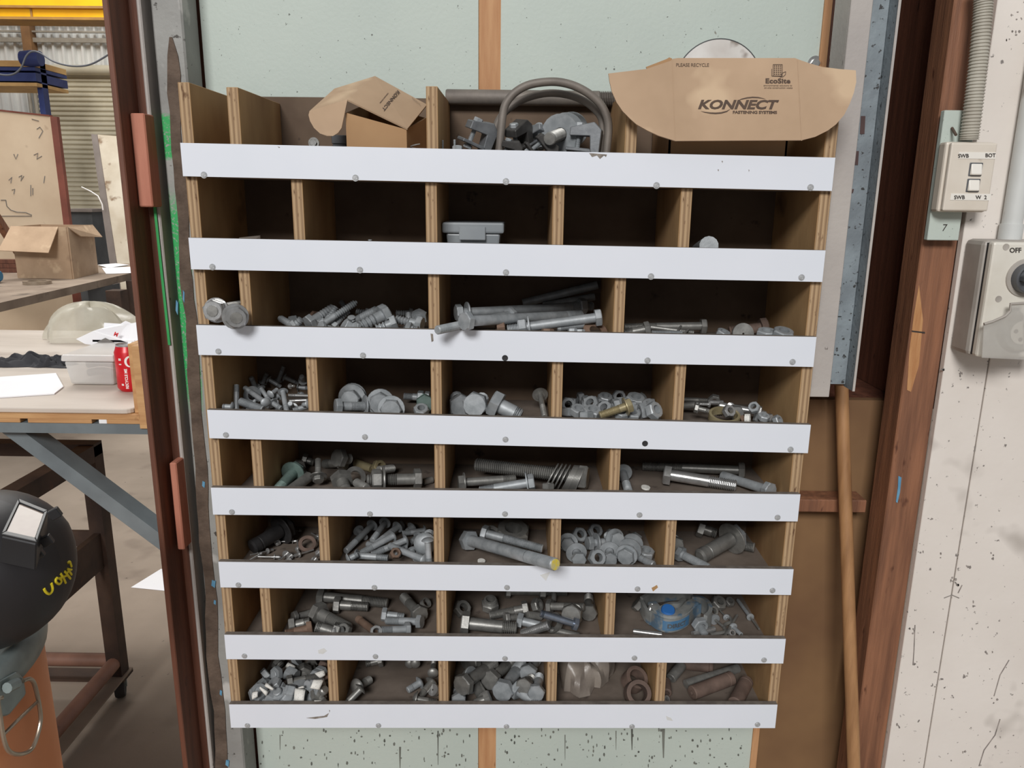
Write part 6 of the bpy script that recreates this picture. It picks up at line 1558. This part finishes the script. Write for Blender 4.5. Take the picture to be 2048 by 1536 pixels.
for (pts, Y), it in zip(TAGS, tg_items):
    cc_ = it.p[0].lerp(it.p[1], 0.5); nn_ = ((CAM - cc_).normalized() + V((random.uniform(-0.3, 0.3), 0, 0.25))).normalized()
    cc_ = cc_ + (CAM - cc_).normalized() * 0.009
    c4 = [PP(*b.px(x, y), cc_, nn_) for x, y in pts]
    def bent(u, v, c4=c4):
        p = c4[0].lerp(c4[1], u).lerp(c4[3].lerp(c4[2], u), v); return p + nn_ * (0.003 * math.sin(PI * v) + 0.001 * math.sin(PI * u))
    w, sd = whereabouts(cc_, b)
    o = MB().grid(bent, 4, 6).build('paper_tag', 'tag_paper', None, True, 80, label=f'printed white paper tag in the bolt heap, {w}, {sd}', category='tag', group='paper tags in the bolt heap'); solidify(o, 0.0004)
    tag_seen = globals().setdefault('TAG_SEEN', {}); tag_seen.setdefault(o['label'], []).append(((c4[1] - c4[0]).length * (c4[3] - c4[0]).length, o))
for lab, its in TAG_SEEN.items():
    its.sort(key=lambda q: q[0]); n = len(its)
    ws = {1: ('small',), 2: ('smaller', 'larger'), 3: ('smallest', 'mid-sized', 'largest'), 4: ('smallest', 'second smallest', 'second largest', 'largest')}.get(n, ('small',) * n)
    for (_, o), w in zip(its, ws): o['label'] = w + ' ' + lab
C = (440, 1300, 0.2246)
b = NB(7, 1, C, '', None)
b.add('hexb', 1450, 95, 1300, 130, 14, m='plain', label='dull bolt at the back of the nearly empty bin')
b.add('cup', 1690, 140, 1700, 60, 10, m='plain', L=35, label='small bolt end at the back, on the workshop side of its twin')
b.add('cup', 1738, 130, 1745, 60, 10, m='plain', L=35, label='small bolt end at the back, on the timber post side of its twin')
b.add('cup', 1150, 345, 1260, 285, 16, m='plain', L=45, label='round cup head facing out near the divider')
b.add('cup', 1270, 330, 1110, 480, 13, m='plain', thr=0.2, label='cup head bolt lying beside the round cup head')
b.add('cup', 1895, 225, 1905, 100, 11, m='plain', label='upright thin bolt against the middle divider')
b.add('cup', 1800, 290, 1670, 370, 13, m='zinc', label='cup head bolt lying behind the crossed pair')
b.add('cup', 1900, 265, 1780, 420, 13, m='plain', label='cup head bolt lying across its neighbours by the middle divider')
b.add('cup', 1715, 430, 1960, 470, 12, m='plain', flange=True, label='dull cup head bolt lying along the strip by the middle divider')
b.lump('washer', 1905, 360, (-0.4, -0.5, 0.5), 9, m='bright', ro=1.2, ri=0.2, h=8, name='metal_scrap', label='bright metal scrap leaning on the middle divider', cat='scrap')
b.build()
C = (870, 1300, 0.1807)
b = NB(7, 2, C, 'large bolt in big-bolt bin', 'large hex bolts laid head outward in one pigeonhole')
b.add('hexb', 200, 120, 400, 90, 20, m='plain', L=50)
for a in [(400, 150, 700, 60, 20, 17, 20.0, 'plain', 60), (1030, 265, 1120, 120, 20, 11, 18, 'zinc', 70), (360, 320, 520, 600, 21, 13, 3.5, 'plain', 90), (980, 410, 1050, 330, 18, 6.5, 11, 'plain', 50), (600, 345, 860, 110, 22, 7.5, 19, 'plain', 105), (300, 370, 640, 130, 22, 7.5, 19, 'plain', 105), (1130, 470, 1168, 260, 18, 4.5, 12, 'zinc', 70), (740, 470, 970, 130, 23, 4.2, 17, 'zinc', 115), (900, 470, 1080, 610, 20, 6, 3, 'zinc', 60), (250, 575, 240, 470, 16, 3.2, 8, 'zinc', 45), (560, 565, 480, 600, 16, 3.5, 3, 'plain', 40)]:
    b.add('hexb', *a[:8], L=a[8], thr=0.35)
b.lump('washer', 400, 330, (0.9, -0.4, 0.3), 22, 8, 'zinc', label='shiny edged washer behind a big hex head', cat='washer')
b.build()
# old plastic bag with fittings
C = (1090, 1300, 0.249)
b = NB(7, 3, C, '', None)
bgc = PZ(*b.px(330, 320), floor_z(7, 0.13)); 
def oldbag(u, v):
    a = u * 2 * PI; t = v * PI / 2; rr = 1 + 0.16 * math.sin(3 * a + 1 + 2 * v) + 0.08 * math.sin(7 * a + 5 * v) + 0.05 * math.sin(13 * a)
    h = 0.060 * math.sin(t) * (1 + 0.25 * math.sin(2 * a + 0.6) + 0.12 * math.sin(5 * a + 3 * v))
    return V((bgc.x - 0.004 + 0.052 * rr * math.cos(a) * math.cos(t) ** 0.6, min(YB - 0.004, bgc.y + 0.045 + 0.062 * rr * math.sin(a) * math.cos(t) ** 0.6), floor_z(7, 0.1) + 0.003 + h))
MB().grid(oldbag, 36, 12).build('plastic_bag', 'old_bag', None, True, 25, label='dusty torn plastic bag of parts in the bottom row', category='bag')
for k_, (x, y, a_, d) in enumerate([(740, 240, (0.3, -0.5, 0.8), 40), (770, 350, (0.1, -0.75, 0.6), 42)]):
    b.lump('ring', x, y, a_, d, m='rust_dark', ro=0.54, ri=0.36, h=26, name='pipe_fitting', label=['rusty ribbed pipe fitting behind its twin beside the dusty bag', 'rusty ribbed pipe fitting with open mouth beside the dusty bag'][k_], cat='fitting')
b.build()
b = NB(7, 4, C, '', None)
b.add('sleeve', 1100, 110, 1350, 140, 22, m='rust_dark', label='rust-red sleeve in the shade at the back')
b.add('sleeve', 1100, 120, 1010, 230, 20, m='plain', label='dull sleeve lying by the divider in the shade')
b.add('stud', 1130, 275, 1555, 145, 17, m='plain', thr=0.999, label='grey threaded stud resting behind the rust-red sleeve', cat='stud', nuts=[])
b.add('sleeve', 1180, 345, 1500, 225, 26, m='rust_dark', bore=0.16, label='thick rust-red sleeve lying before the threaded stud')
b.add('sleeve', 1520, 460, 1640, 255, 26, m='rust_dark', bore=0.16, label='thick brown sleeve lying towards the strip by the side panel')
b.add('sleeve', 975, 350, 965, 250, 20, m='rust_dark', bore=0.3, label='short sleeve with open bore against the divider')
b.lump('nut', 955, 400, (0.5, -0.5, 0.6), 9, m='bright', label='tiny shiny nut at the foot of the divider', cat='nut')
for it in b.items:
    if it.kind == 'sleeve': it.k['cat'] = 'sleeve'
b.build()

# --- second row: case, bolt ends
cs = thing('plastic_case', 'small clear grey plastic case with latch standing in its pigeonhole', 'case')
Yc = 0.07; a_, c_ = P(880, 446, Yc), P(1008, 468, Yc); zf = floor_z(1, -0.05)
a_.x = max(a_.x, -0.1050)
zl0, zl1 = SZ(940, 467, Yc), SZ(940, 445, Yc)
m_ = MB(); g = 0.006
m_.hexa([(a_.x + 0.010, Yc + 0.006, zf + 0.0005), (c_.x - 0.010, Yc + 0.006, zf + 0.0005), (c_.x - 0.010, Yc + 0.10, zf + 0.0005), (a_.x + 0.010, Yc + 0.10, zf + 0.0005)], [(a_.x + g, Yc + 0.003, zl0), (c_.x - g, Yc + 0.003, zl0), (c_.x - g, Yc + 0.104, zl0), (a_.x + g, Yc + 0.104, zl0)])
m_.build('body', 'case', cs, bevel=0.003, seg=2)
MB().box(a_.x, c_.x, Yc - 0.002, Yc + 0.108, zl0 + 0.0003, zl1).build('lid', 'case', cs, bevel=0.003, seg=2)
mid = (a_.x + c_.x) / 2 - 0.001
MB().box(mid - 0.021, mid + 0.021, Yc - 0.005, Yc - 0.0022, SZ(940, 480, Yc), zl1 - 0.006).build('latch', 'case', cs, bevel=0.001)
b = NB(1, 4, (0, 0, 1), '', None)
b.add('stud', 1418, 486, 1422, 505, 30, 8, 13, 'zinc', fixed=True, name='large_stud', thr=0.4, label='end of one very thick galvanised bolt showing above the strip', cat='bolt')
tt = b.items[-1]; tp = P(1418, 490, 0.07); tt.p = [V((tp.x + 0.004, 0.15, floor_z(1, tp.x) + 0.016)), tp + V((0, 0, -0.001))]
tt.d = 0.031
tt.k['thr'] = 0.0; tt.kind = 'rod'
b.build()
b = NB(1, 1, (0, 0, 1), '', None)
b.add('hexb', 740, 500, 740, 479, 7, 12, 12, 'zinc', fixed=True, label='small bolt tip showing above the strip of an empty bin', name='hex_bolt')
tt = b.items[-1]; tp = P(740, 479, 0.12); tt.p = [V((tp.x, 0.12, floor_z(1, tp.x) + 0.001)), tp]
b.build()
fp = [P(478, 475, 0.13), P(520, 471, 0.15)]
zf = floor_z(1, -0.38)
o = MB().add([V((fp[0].x, 0.12, zf + 0.001)), V((fp[1].x, 0.15, zf + 0.001)), fp[1], fp[0]], [(0, 1, 2, 3)]).build('plastic_sheet', 'old_bag', label='thin clear plastic sheet standing in the empty corner bin', category='plastic'); solidify(o, 0.0008)

# --- top row: cartons, clamps, U-bolts
zf0 = lambda x: floor_z(0, x) + 0.0005
bx = thing('small_carton', 'small kraft carton with half-open lid and curled end flap in the top row', 'carton')
F1, F2, F3 = P(694, 226, 0.06), P(813, 259, 0.032), P(852, 236, 0.12)
F4 = F1 + (F3 - F2)
F4.y = min(F4.y, YB - 0.006)
zt = (F1.z + F2.z + F3.z) / 3
tops = [V((p.x, p.y, zz)) for p, zz in ((F1, F1.z), (F2, F2.z), (F3, F3.z), (F4, F4.z))]
bots = [V((p.x, p.y, zf0(p.x))) for p in tops]
for i, j in ((0, 1), (1, 2), (2, 3), (3, 0)):
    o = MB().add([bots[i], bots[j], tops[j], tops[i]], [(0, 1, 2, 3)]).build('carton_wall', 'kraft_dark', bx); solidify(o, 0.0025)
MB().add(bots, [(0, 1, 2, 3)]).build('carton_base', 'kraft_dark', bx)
la, lb, lc, ld = P(695, 199, 0.055), P(750, 152, 0.15), P(854, 209, 0.125), P(815, 257, 0.029)
ln = (lb - la).cross(ld - la).normalized()
if ln.dot(CAM - la) < 0: ln = -ln
o = MB().prism([la, lb, lc, ld], ln * -0.0025).build('lid', 'kraft', bx)
ea, ee = P(669, 177, 0.12), P(619, 222, 0.06)
e2 = [la, lb, ea, ee]
o = MB().add(e2, [(0, 1, 2, 3)]).build('lid_tuck', 'kraft', bx); solidify(o, 0.0025)
hang = [ee, la, P(683, 256, 0.050), P(676, 266, 0.050), P(666, 272, 0.050), P(654, 272, 0.052), P(640, 267, 0.054), P(628, 256, 0.056), P(620, 242, 0.058), P(617, 230, 0.059)]
o = MB().prism(hang, (0, 0.0025, 0)).build('end_flap', 'kraft', bx, label='pale curled end flap')
lid_pl = lambda cx, cy, ux, uy, vx, vy: on_plane(cx, cy, ux, uy, vx, vy, la, ln, 0.0006)
k_ = 1180
lettering('brand_text', 'KONNECT', 0.0088, 'brown_ink', bx, lid_pl(782, 200, -0.62 * k_, 0.76 * k_, 0.80 * k_, 0.42 * k_), shear=0.25, bold=0.0003)
lettering('brand_subtitle', 'FASTENING SYSTEMS', 0.0024, 'brown_ink', bx, lid_pl(768, 196, -0.62 * k_, 0.76 * k_, 0.80 * k_, 0.42 * k_), bold=0.0001)
lettering('small_print', 'PLEASE RECYCLE', 0.003, 'brown_ink', bx, lid_pl(832, 202, 0.62 * k_, 0.5 * k_, 0.5 * k_, -0.62 * k_))

cx = thing('large_carton', 'kraft carton with wide printed lid flap hanging over the front strip', 'carton')
Yb0 = 0.030
q1, q2 = P(1345, 119, Yb0), P(1594, 119, Yb0)
xl_, xr_ = SX(1337, 300, Yb0), SX(1574, 300, Yb0)
zt = q1.z - 0.004
Ybk = 0.185
wl4 = [V((xl_, Yb0, 0)), V((xr_, Yb0, 0)), V((xr_, Ybk, 0)), V((xl_, Ybk, 0))]
for i, j in ((0, 1), (1, 2), (2, 3), (3, 0)):
    a, c = wl4[i], wl4[j]
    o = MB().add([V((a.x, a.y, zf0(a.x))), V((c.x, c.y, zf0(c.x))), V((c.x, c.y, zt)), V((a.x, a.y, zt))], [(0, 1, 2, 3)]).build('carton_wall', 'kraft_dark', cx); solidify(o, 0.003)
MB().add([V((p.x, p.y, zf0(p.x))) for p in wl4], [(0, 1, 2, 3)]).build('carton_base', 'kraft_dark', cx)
ft, fb = -0.003, -0.024
def fpt(u, v): return 1180 + u * 0.2734, 60 + v * 0.2734
pt0, pt1, pt2 = P(*fpt(640, 205), ft), P(*fpt(1500, 205), ft), P(*fpt(1100, 808), fb)
fn_ = (pt1 - pt0).cross(pt2 - pt0).normalized()
if fn_.dot(CAM - pt0) < 0: fn_ = -fn_
def bendp(u, v):
    """the ears fold back a little from the middle panel"""
    p = PP(*fpt(u, v), pt0, fn_)
    return p
def outline(pts): return [bendp(u, v) for u, v in pts]
MB().prism(outline([(602, 212), (640, 205), (1500, 205), (1522, 214), (1548, 806), (1100, 808), (625, 811)]), fn_ * -0.003).build('lid_panel', 'kraft', cx)
def ear(pts, hinge_u, sgn):
    out = []
    for u, v in pts:
        dd = abs(u - hinge_u) * 0.2734 / 1300
        q = PP(*fpt(u, v), pt0, fn_); d = (q - CAM).normalized()
        out.append(q + d * (dd * 0.02))
    return out
le = [(602, 213), (590, 225), (410, 285), (260, 303), (135, 318), (142, 370), (160, 450), (195, 530), (240, 595), (300, 655), (340, 690), (420, 735), (500, 772), (624, 811)]
re_ = [(1522, 214), (1610, 245), (1700, 270), (1830, 286), (1945, 295), (1948, 380), (1930, 460), (1900, 540), (1860, 620), (1800, 690), (1740, 735), (1650, 780), (1549, 806)]
MB().prism(ear(le, 610, -1), fn_ * -0.003).build('lid_ear', 'kraft', cx)
MB().prism(ear(re_, 1530, 1), fn_ * -0.003).build('lid_ear', 'kraft', cx)
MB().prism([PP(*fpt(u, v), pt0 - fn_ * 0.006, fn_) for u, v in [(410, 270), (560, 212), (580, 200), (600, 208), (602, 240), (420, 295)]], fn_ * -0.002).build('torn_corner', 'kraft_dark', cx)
fl_ = lambda cx_, cy_, k=1.0: on_plane(*fpt(cx_, cy_), 1310 * k, 4 * k, 0, -1310, pt0, fn_, 0.0006)
lettering('brand_text', 'KONNECT', 0.0188, 'brown_ink', cx, fl_(1072, 549, 1.32), shear=0.28, bold=0.0007, spacing=0.98)
lettering('brand_subtitle', 'FASTENING SYSTEMS', 0.0060, 'brown_ink', cx, fl_(1206, 603, 1.28), bold=0.0002, spacing=0.93)
lettering('recycle_text', 'PLEASE RECYCLE', 0.0072, 'brown_ink', cx, fl_(750, 257), spacing=0.93)
lettering('eco_text', 'EcoSite', 0.0102, 'brown_ink', cx, fl_(1374, 374, 1.2), bold=0.0004, spacing=1.05)
lettering('eco_small_text', 'environmental solutions to', 0.0040, 'brown_ink', cx, fl_(1374, 406))
lettering('eco_small_text', 'on-site construction waste', 0.0040, 'brown_ink', cx, fl_(1378, 423))
lettering('trade_mark', 'o', 0.005, 'brown_ink', cx, fl_(1370, 524))
f0 = fl_(0, 0)
kx = 0.2734 / 1310
tx = lambda u, v: f0(u * kx, -v * kx)
def arc_mark(pts_out, pts_in, name):
    m = MB()
    for a, c, d_, e_ in zip(pts_out[:-1], pts_out[1:], pts_in[1:], pts_in[:-1]): m.add([tx(*a), tx(*c), tx(*d_), tx(*e_)], [(0, 1, 2, 3)])
    m.build(name, 'brown_ink', cx)
arc_mark([(1082, 512), (1110, 498), (1150, 488), (1190, 484), (1230, 486), (1265, 494), (1288, 502)], [(1082, 512), (1112, 505), (1150, 497), (1190, 493), (1230, 494), (1265, 498), (1288, 502)], 'logo_swoosh')
arc_mark([(1028, 574), (1000, 588), (960, 598), (920, 601), (880, 600), (840, 596), (808, 590)], [(1028, 574), (1002, 596), (962, 608), (920, 612), (880, 609), (840, 602), (808, 590)], 'logo_swoosh')
def line_mark(pts, w, name, close=False):
    m = MB(); pts = pts + ([pts[0]] if close else [])
    for (a, c), (d_, e_) in zip(pts[:-1], pts[1:]):
        L_ = math.hypot(d_ - a, e_ - c) or 1; nx, ny = -(e_ - c) / L_ * w, (d_ - a) / L_ * w
        m.add([tx(a + nx, c + ny), tx(d_ + nx, e_ + ny), tx(d_ - nx, e_ - ny), tx(a - nx, c - ny)], [(0, 1, 2, 3)])
    m.build(name, 'brown_ink', cx)
line_mark([(1340, 248), (1407, 248), (1407, 332), (1340, 332)], 2, 'eco_emblem', True)
line_mark([(1330, 280), (1330, 333), (1395, 335)], 2, 'eco_emblem')
line_mark([(1400, 336), (1404, 312), (1432, 300), (1430, 322), (1412, 338), (1390, 340)], 2, 'eco_emblem', True)
em = MB()
for i in range(4):
    for j in range(5):
        u, v = 1346 + i * 15, 255 + j * 15
        em.add([tx(u, v), tx(u + 9, v), tx(u + 9, v + 8), tx(u, v + 8)], [(0, 1, 2, 3)])
em.build('eco_emblem', 'brown_ink', cx, kind='stuff')
# crease lines on the lid
M['crease'] = M['kraft']
for pts in ([(602, 212), (612, 500), (626, 810)], [(1520, 214), (1532, 500), (1549, 806)]):
    m = MB()
    for (a, c), (d_, e_) in zip(pts[:-1], pts[1:]): m.add([tx(a - 2, c), tx(a + 2, c), tx(d_ + 2, e_), tx(d_ - 2, e_)], [(0, 1, 2, 3)])
    m.build('crease', 'crease', cx)

# worn disc behind the carton
M['disc'] = pm('worn_white_disc', S(226, 224, 220), S(196, 190, 184), 10, 0.6, spots=(S(150, 140, 132), 16, 0.60, 0.06))
dcn = P(1438, 172, 0.192)
dsc = thing('cutting_disc', 'round worn white disc standing behind the printed carton', 'disc')
rd = (P(1438, 78, 0.192) - dcn).length
dcn = V((dcn.x, 0.20, P(1438, 78, 0.2).z - rd))
zz_ = floor_z(0, dcn.x)
MB().lathe([(0.012, 0), (rd - 0.001, 0), (rd, 0.001), (rd, 0.003), (rd - 0.001, 0.004), (0.012, 0.004)], 64, frame(dcn, (0, 1, 0)), close=True).build('disc_face', 'disc', dsc, True, 40)
MB().lathe([(rd, 0.0), (rd + 0.0015, 0.001), (rd + 0.0015, 0.0035), (rd, 0.004)], 64, frame(dcn, (0, 1, 0)), close=True).build('disc_rim', 'steel_charcoal', dsc, True, 40)
MB().box(dcn.x - 0.04, dcn.x + 0.04, 0.196, 0.2125, zz_ + 0.002, dcn.z - rd - 0.002).build('disc_stand', 'plyback', dsc)
wbo = thing('wall_bolt', 'single bolt head with round washer fixed to the green wall by the carton', 'bolt')
wp0 = P(1632, 126, YW - 0.006)
ring_mesh(0.0125, 0.004, 0.002, mx=frame(wp0 + V((0, 0.0057, 0)), (0, -1, 0))).build('washer', 'bright', wbo, True, 40)
m_ = MB(); hexprism(m_, 0.0075, 0, 0.004, mx=frame(wp0 + V((0, -0.001, 0)), (0, 1, 0))); m_.build('head', 'bright', wbo, True, 30)

# small carton's neighbours
sn = thing('stud_end', 'small bolt head with washer fixed to the rack back beside the small carton', 'bolt')
wp0 = P(628, 286, YB)
ring_mesh(0.0095, 0.003, 0.002, mx=frame(wp0 + V((0, -0.0002, 0)), (0, -1, 0))).build('washer', 'plain', sn, True, 40)
m_ = MB(); hexprism(m_, 0.006, 0, 0.004, mx=frame(wp0 + V((0, -0.006, 0)), (0, 1, 0))); m_.build('head', 'bright', sn, True, 30)
gb_ = thing('grey_box', 'small dark grey box tucked beside the small carton', 'box')
a, c = P(664, 270, 0.15), P(692, 292, 0.15)
MB().box(a.x, c.x, 0.15, 0.20, zf0(a.x), SZ(678, 288, 0.15)).build('body', 'knob', gb_, bevel=0.001)
MB().box(a.x - 0.001, c.x + 0.001, 0.149, 0.201, SZ(678, 288, 0.15) + 0.0003, a.z).build('lid', 'knob', gb_, bevel=0.001)
spx = P(832, 296, 0.03)
hel = [V((spx.x + 0.008 * math.cos(t * 0.7), 0.03 + 0.008 * math.sin(t * 0.7), zf0(spx.x) + 0.001 + t * 0.00105)) for t in range(36)]
MB().tube(hel, 0.0009, 6).build('wire_spring', 'bright', None, True, label='small bright wire spring standing beside the small carton', category='spring')

# U-bolts, long bar and beam clamps
def ubolt(pts, Y0, Y1, r, label):
    n = len(pts); path = spline([P(x, y, Y0 + (Y1 - Y0) * i / (n - 1)) for i, (x, y) in enumerate(pts)], 6)
    a = V((path[0].x, path[0].y, zf0(path[0].x))); c = V((path[-1].x, path[-1].y, zf0(path[-1].x)))
    u = thing('u_bolt', label, 'u-bolt')
    MB().tube([path[0]] + path[1:-1] + [path[-1]], r, 14).build('bow', 'hose', u, True)
    for e, f in ((a, path[0]), (c, path[-1])):
        L = (f - e).length
        MB().lathe([(0, 0)] + [(r * 0.8, 0)] + thread_prof(0.001, L, r * 2, 0.003) + [(r, L)], 12, frame(e, f - e)).build('threaded_leg', 'hose', u, True, 25)
K = lambda pts: [(840 + x * 0.2148, 130 + y * 0.2148) for x, y in pts]
ubolt(K([(665, 800), (690, 640), (730, 520), (820, 410), (960, 320), (1130, 270), (1290, 265), (1450, 300), (1580, 370), (1680, 480), (1700, 600), (1685, 830)]), 0.10, 0.095, 0.0058, 'galvanised U-bolt with lower bow standing behind the other U-bolt')
ubolt(K([(740, 800), (755, 620), (770, 470), (800, 360), (880, 260), (1000, 190), (1150, 160), (1300, 160), (1450, 200), (1590, 280), (1690, 380), (1745, 500), (1755, 620), (1735, 830)]), 0.062, 0.072, 0.0062, 'galvanised U-bolt with taller bow standing foremost in the top row')
pa_, pb_ = P(892, 194, 0.197), P(1232, 198, 0.197)
lb_ = thing('long_bar', 'long grey steel bar with threaded end lying across the top behind the U-bolts', 'bar')
dv = pb_ - pa_; L_ = dv.length; r_ = 0.0125
MB().lathe([(0, 0), (r_ * 0.9, 0), (r_, 0.002), (r_, L_ * 0.9)], 18, frame(pa_, dv)).build('bar_shank', 'hose', lb_, True)
MB().lathe([(r_ * 0.98, L_ * 0.9)] + thread_prof(L_ * 0.9, L_ + 0.03, r_ * 2, 0.003) + [(r_ * 0.8, L_ + 0.031), (0, L_ + 0.031)], 14, frame(pa_, dv)).build('bar_thread', 'hose', lb_, True, 25)
def beam_clamp(x, y, Y, s, rot, label, mat='clamp_grey'):
    """a cast clamp: two jaws, web, clamping bolt"""
    t = thing('beam_clamp', label, 'clamp')
    c = P(840 + x * 0.2148, 130 + y * 0.2148, Y)
    mx = Matrix.Translation(c) @ Matrix.Rotation(rot[0], 4, 'Z') @ Matrix.Rotation(rot[1], 4, 'Y') @ Matrix.Rotation(rot[2], 4, 'X')
    def put(m, name, mt, sm=False, bev=0.001):
        m.v = [mx @ (v * s) for v in m.v]; m.build(name, mt, t, sm, 30, bevel=bev)
    m = MB().prism([(-0.022, -0.012, 0.016), (0.012, -0.012, 0.026), (0.024, -0.012, 0.016), (0.024, -0.012, -0.020), (0.012, -0.012, -0.024), (0.008, -0.012, 0.006), (-0.022, -0.012, 0.004)], (0, 0.024, 0)); put(m, 'jaw', mat)
    m = MB().prism([(-0.026, -0.014, -0.012), (0.010, -0.014, -0.012), (0.014, -0.014, -0.017), (-0.026, -0.014, -0.017)], (0, 0.028, 0)); put(m, 'plate', mat)
    m = MB(); hexprism(m, 0.0075, 0, 0.006, mx=frame((-0.010, 0, 0.024), (0, 0, -1))); put(m, 'bolt_head', 'zinc', True, 0)
    m = MB().lathe([(0, 0), (0.0035, 0)] + thread_prof(0.001, 0.044, 0.008, 0.0015) + [(0, 0.045)], 10, frame((-0.010, 0, 0.020), (0, 0, -1))); put(m, 'bolt_shank', 'zinc', True, 0)
    m = nut_mesh(0.008, 0.006, mx=frame((-0.010, 0, -0.018), (0, 0, -1))); put(m, 'nut', 'zinc', True, 0)
beam_clamp(545, 660, 0.070, 1.0, (0.5, 0.35, 0.2), 'cast beam clamp leaning next to the foremost U-bolt leg')
beam_clamp(920, 670, 0.085, 0.95, (0.9, -0.3, 0.1), 'dark beam clamp with white bolt end standing between the U-bolt legs', 'dark_cast')
beam_clamp(1080, 690, 0.10, 0.9, (2.4, 0.4, 0.3), 'beam clamp half hidden behind the big washer', 'clamp_grey')
beam_clamp(1535, 700, 0.075, 1.05, (-0.2, 0.1, 0.0), 'upright beam clamp beside the big washer')
beam_clamp(1130, 790, 0.045, 0.9, (0.3, 0.9, 0.2), 'dark beam clamp lying low below the big washer', 'dark_cast')
beam_clamp(840, 800, 0.05, 0.7, (0.1, 0.3, 0.2), 'small dark beam clamp low between the U-bolt legs', 'dark_cast')
K1 = (840, 130, 0.2148)
b = Bin(0, -0.1, 0.17, K1, '', None)
b.add('stud', 1205, 690, 1440, 590, 20, 2.5, 17, 'plain', fixed=True, thr=0.98, nuts=[(0.52, 1), (0.78, 1)], washers=[(0.40, 1.55), (0.62, 1.5), (0.86, 1.4)], mw='zinc', name='large_stud', label='thick slotted stud with wide washers pointing out of the top row', cat='stud')
b.add('cup', 210, 820, 212, 700, 3, 5, 5, 'zinc', fixed=True, label='thin upright nail beside the divider in the top row', cat='nail', name='upright_nail')
b.add('cup', 322, 820, 322, 695, 4, 5, 5, 'zinc', fixed=True, label='thin upright nail next to the leaning beam clamp', cat='nail', name='upright_nail')
b.lump('nut', 350, 780, (0, 0.2, 1), 9, 5, 'zinc', fixed=True, label='small nut beside the upright nails in the top row', cat='nut')
for it in b.items[1:]:
    z = min(q.z for q in it.p); dz = floor_z(0, it.p[0].x) + 0.001 - z
    if it.kind == 'cup': it.p[0] = it.p[0] + V((0, 0, dz))
    elif dz < 0: pass
b.build()
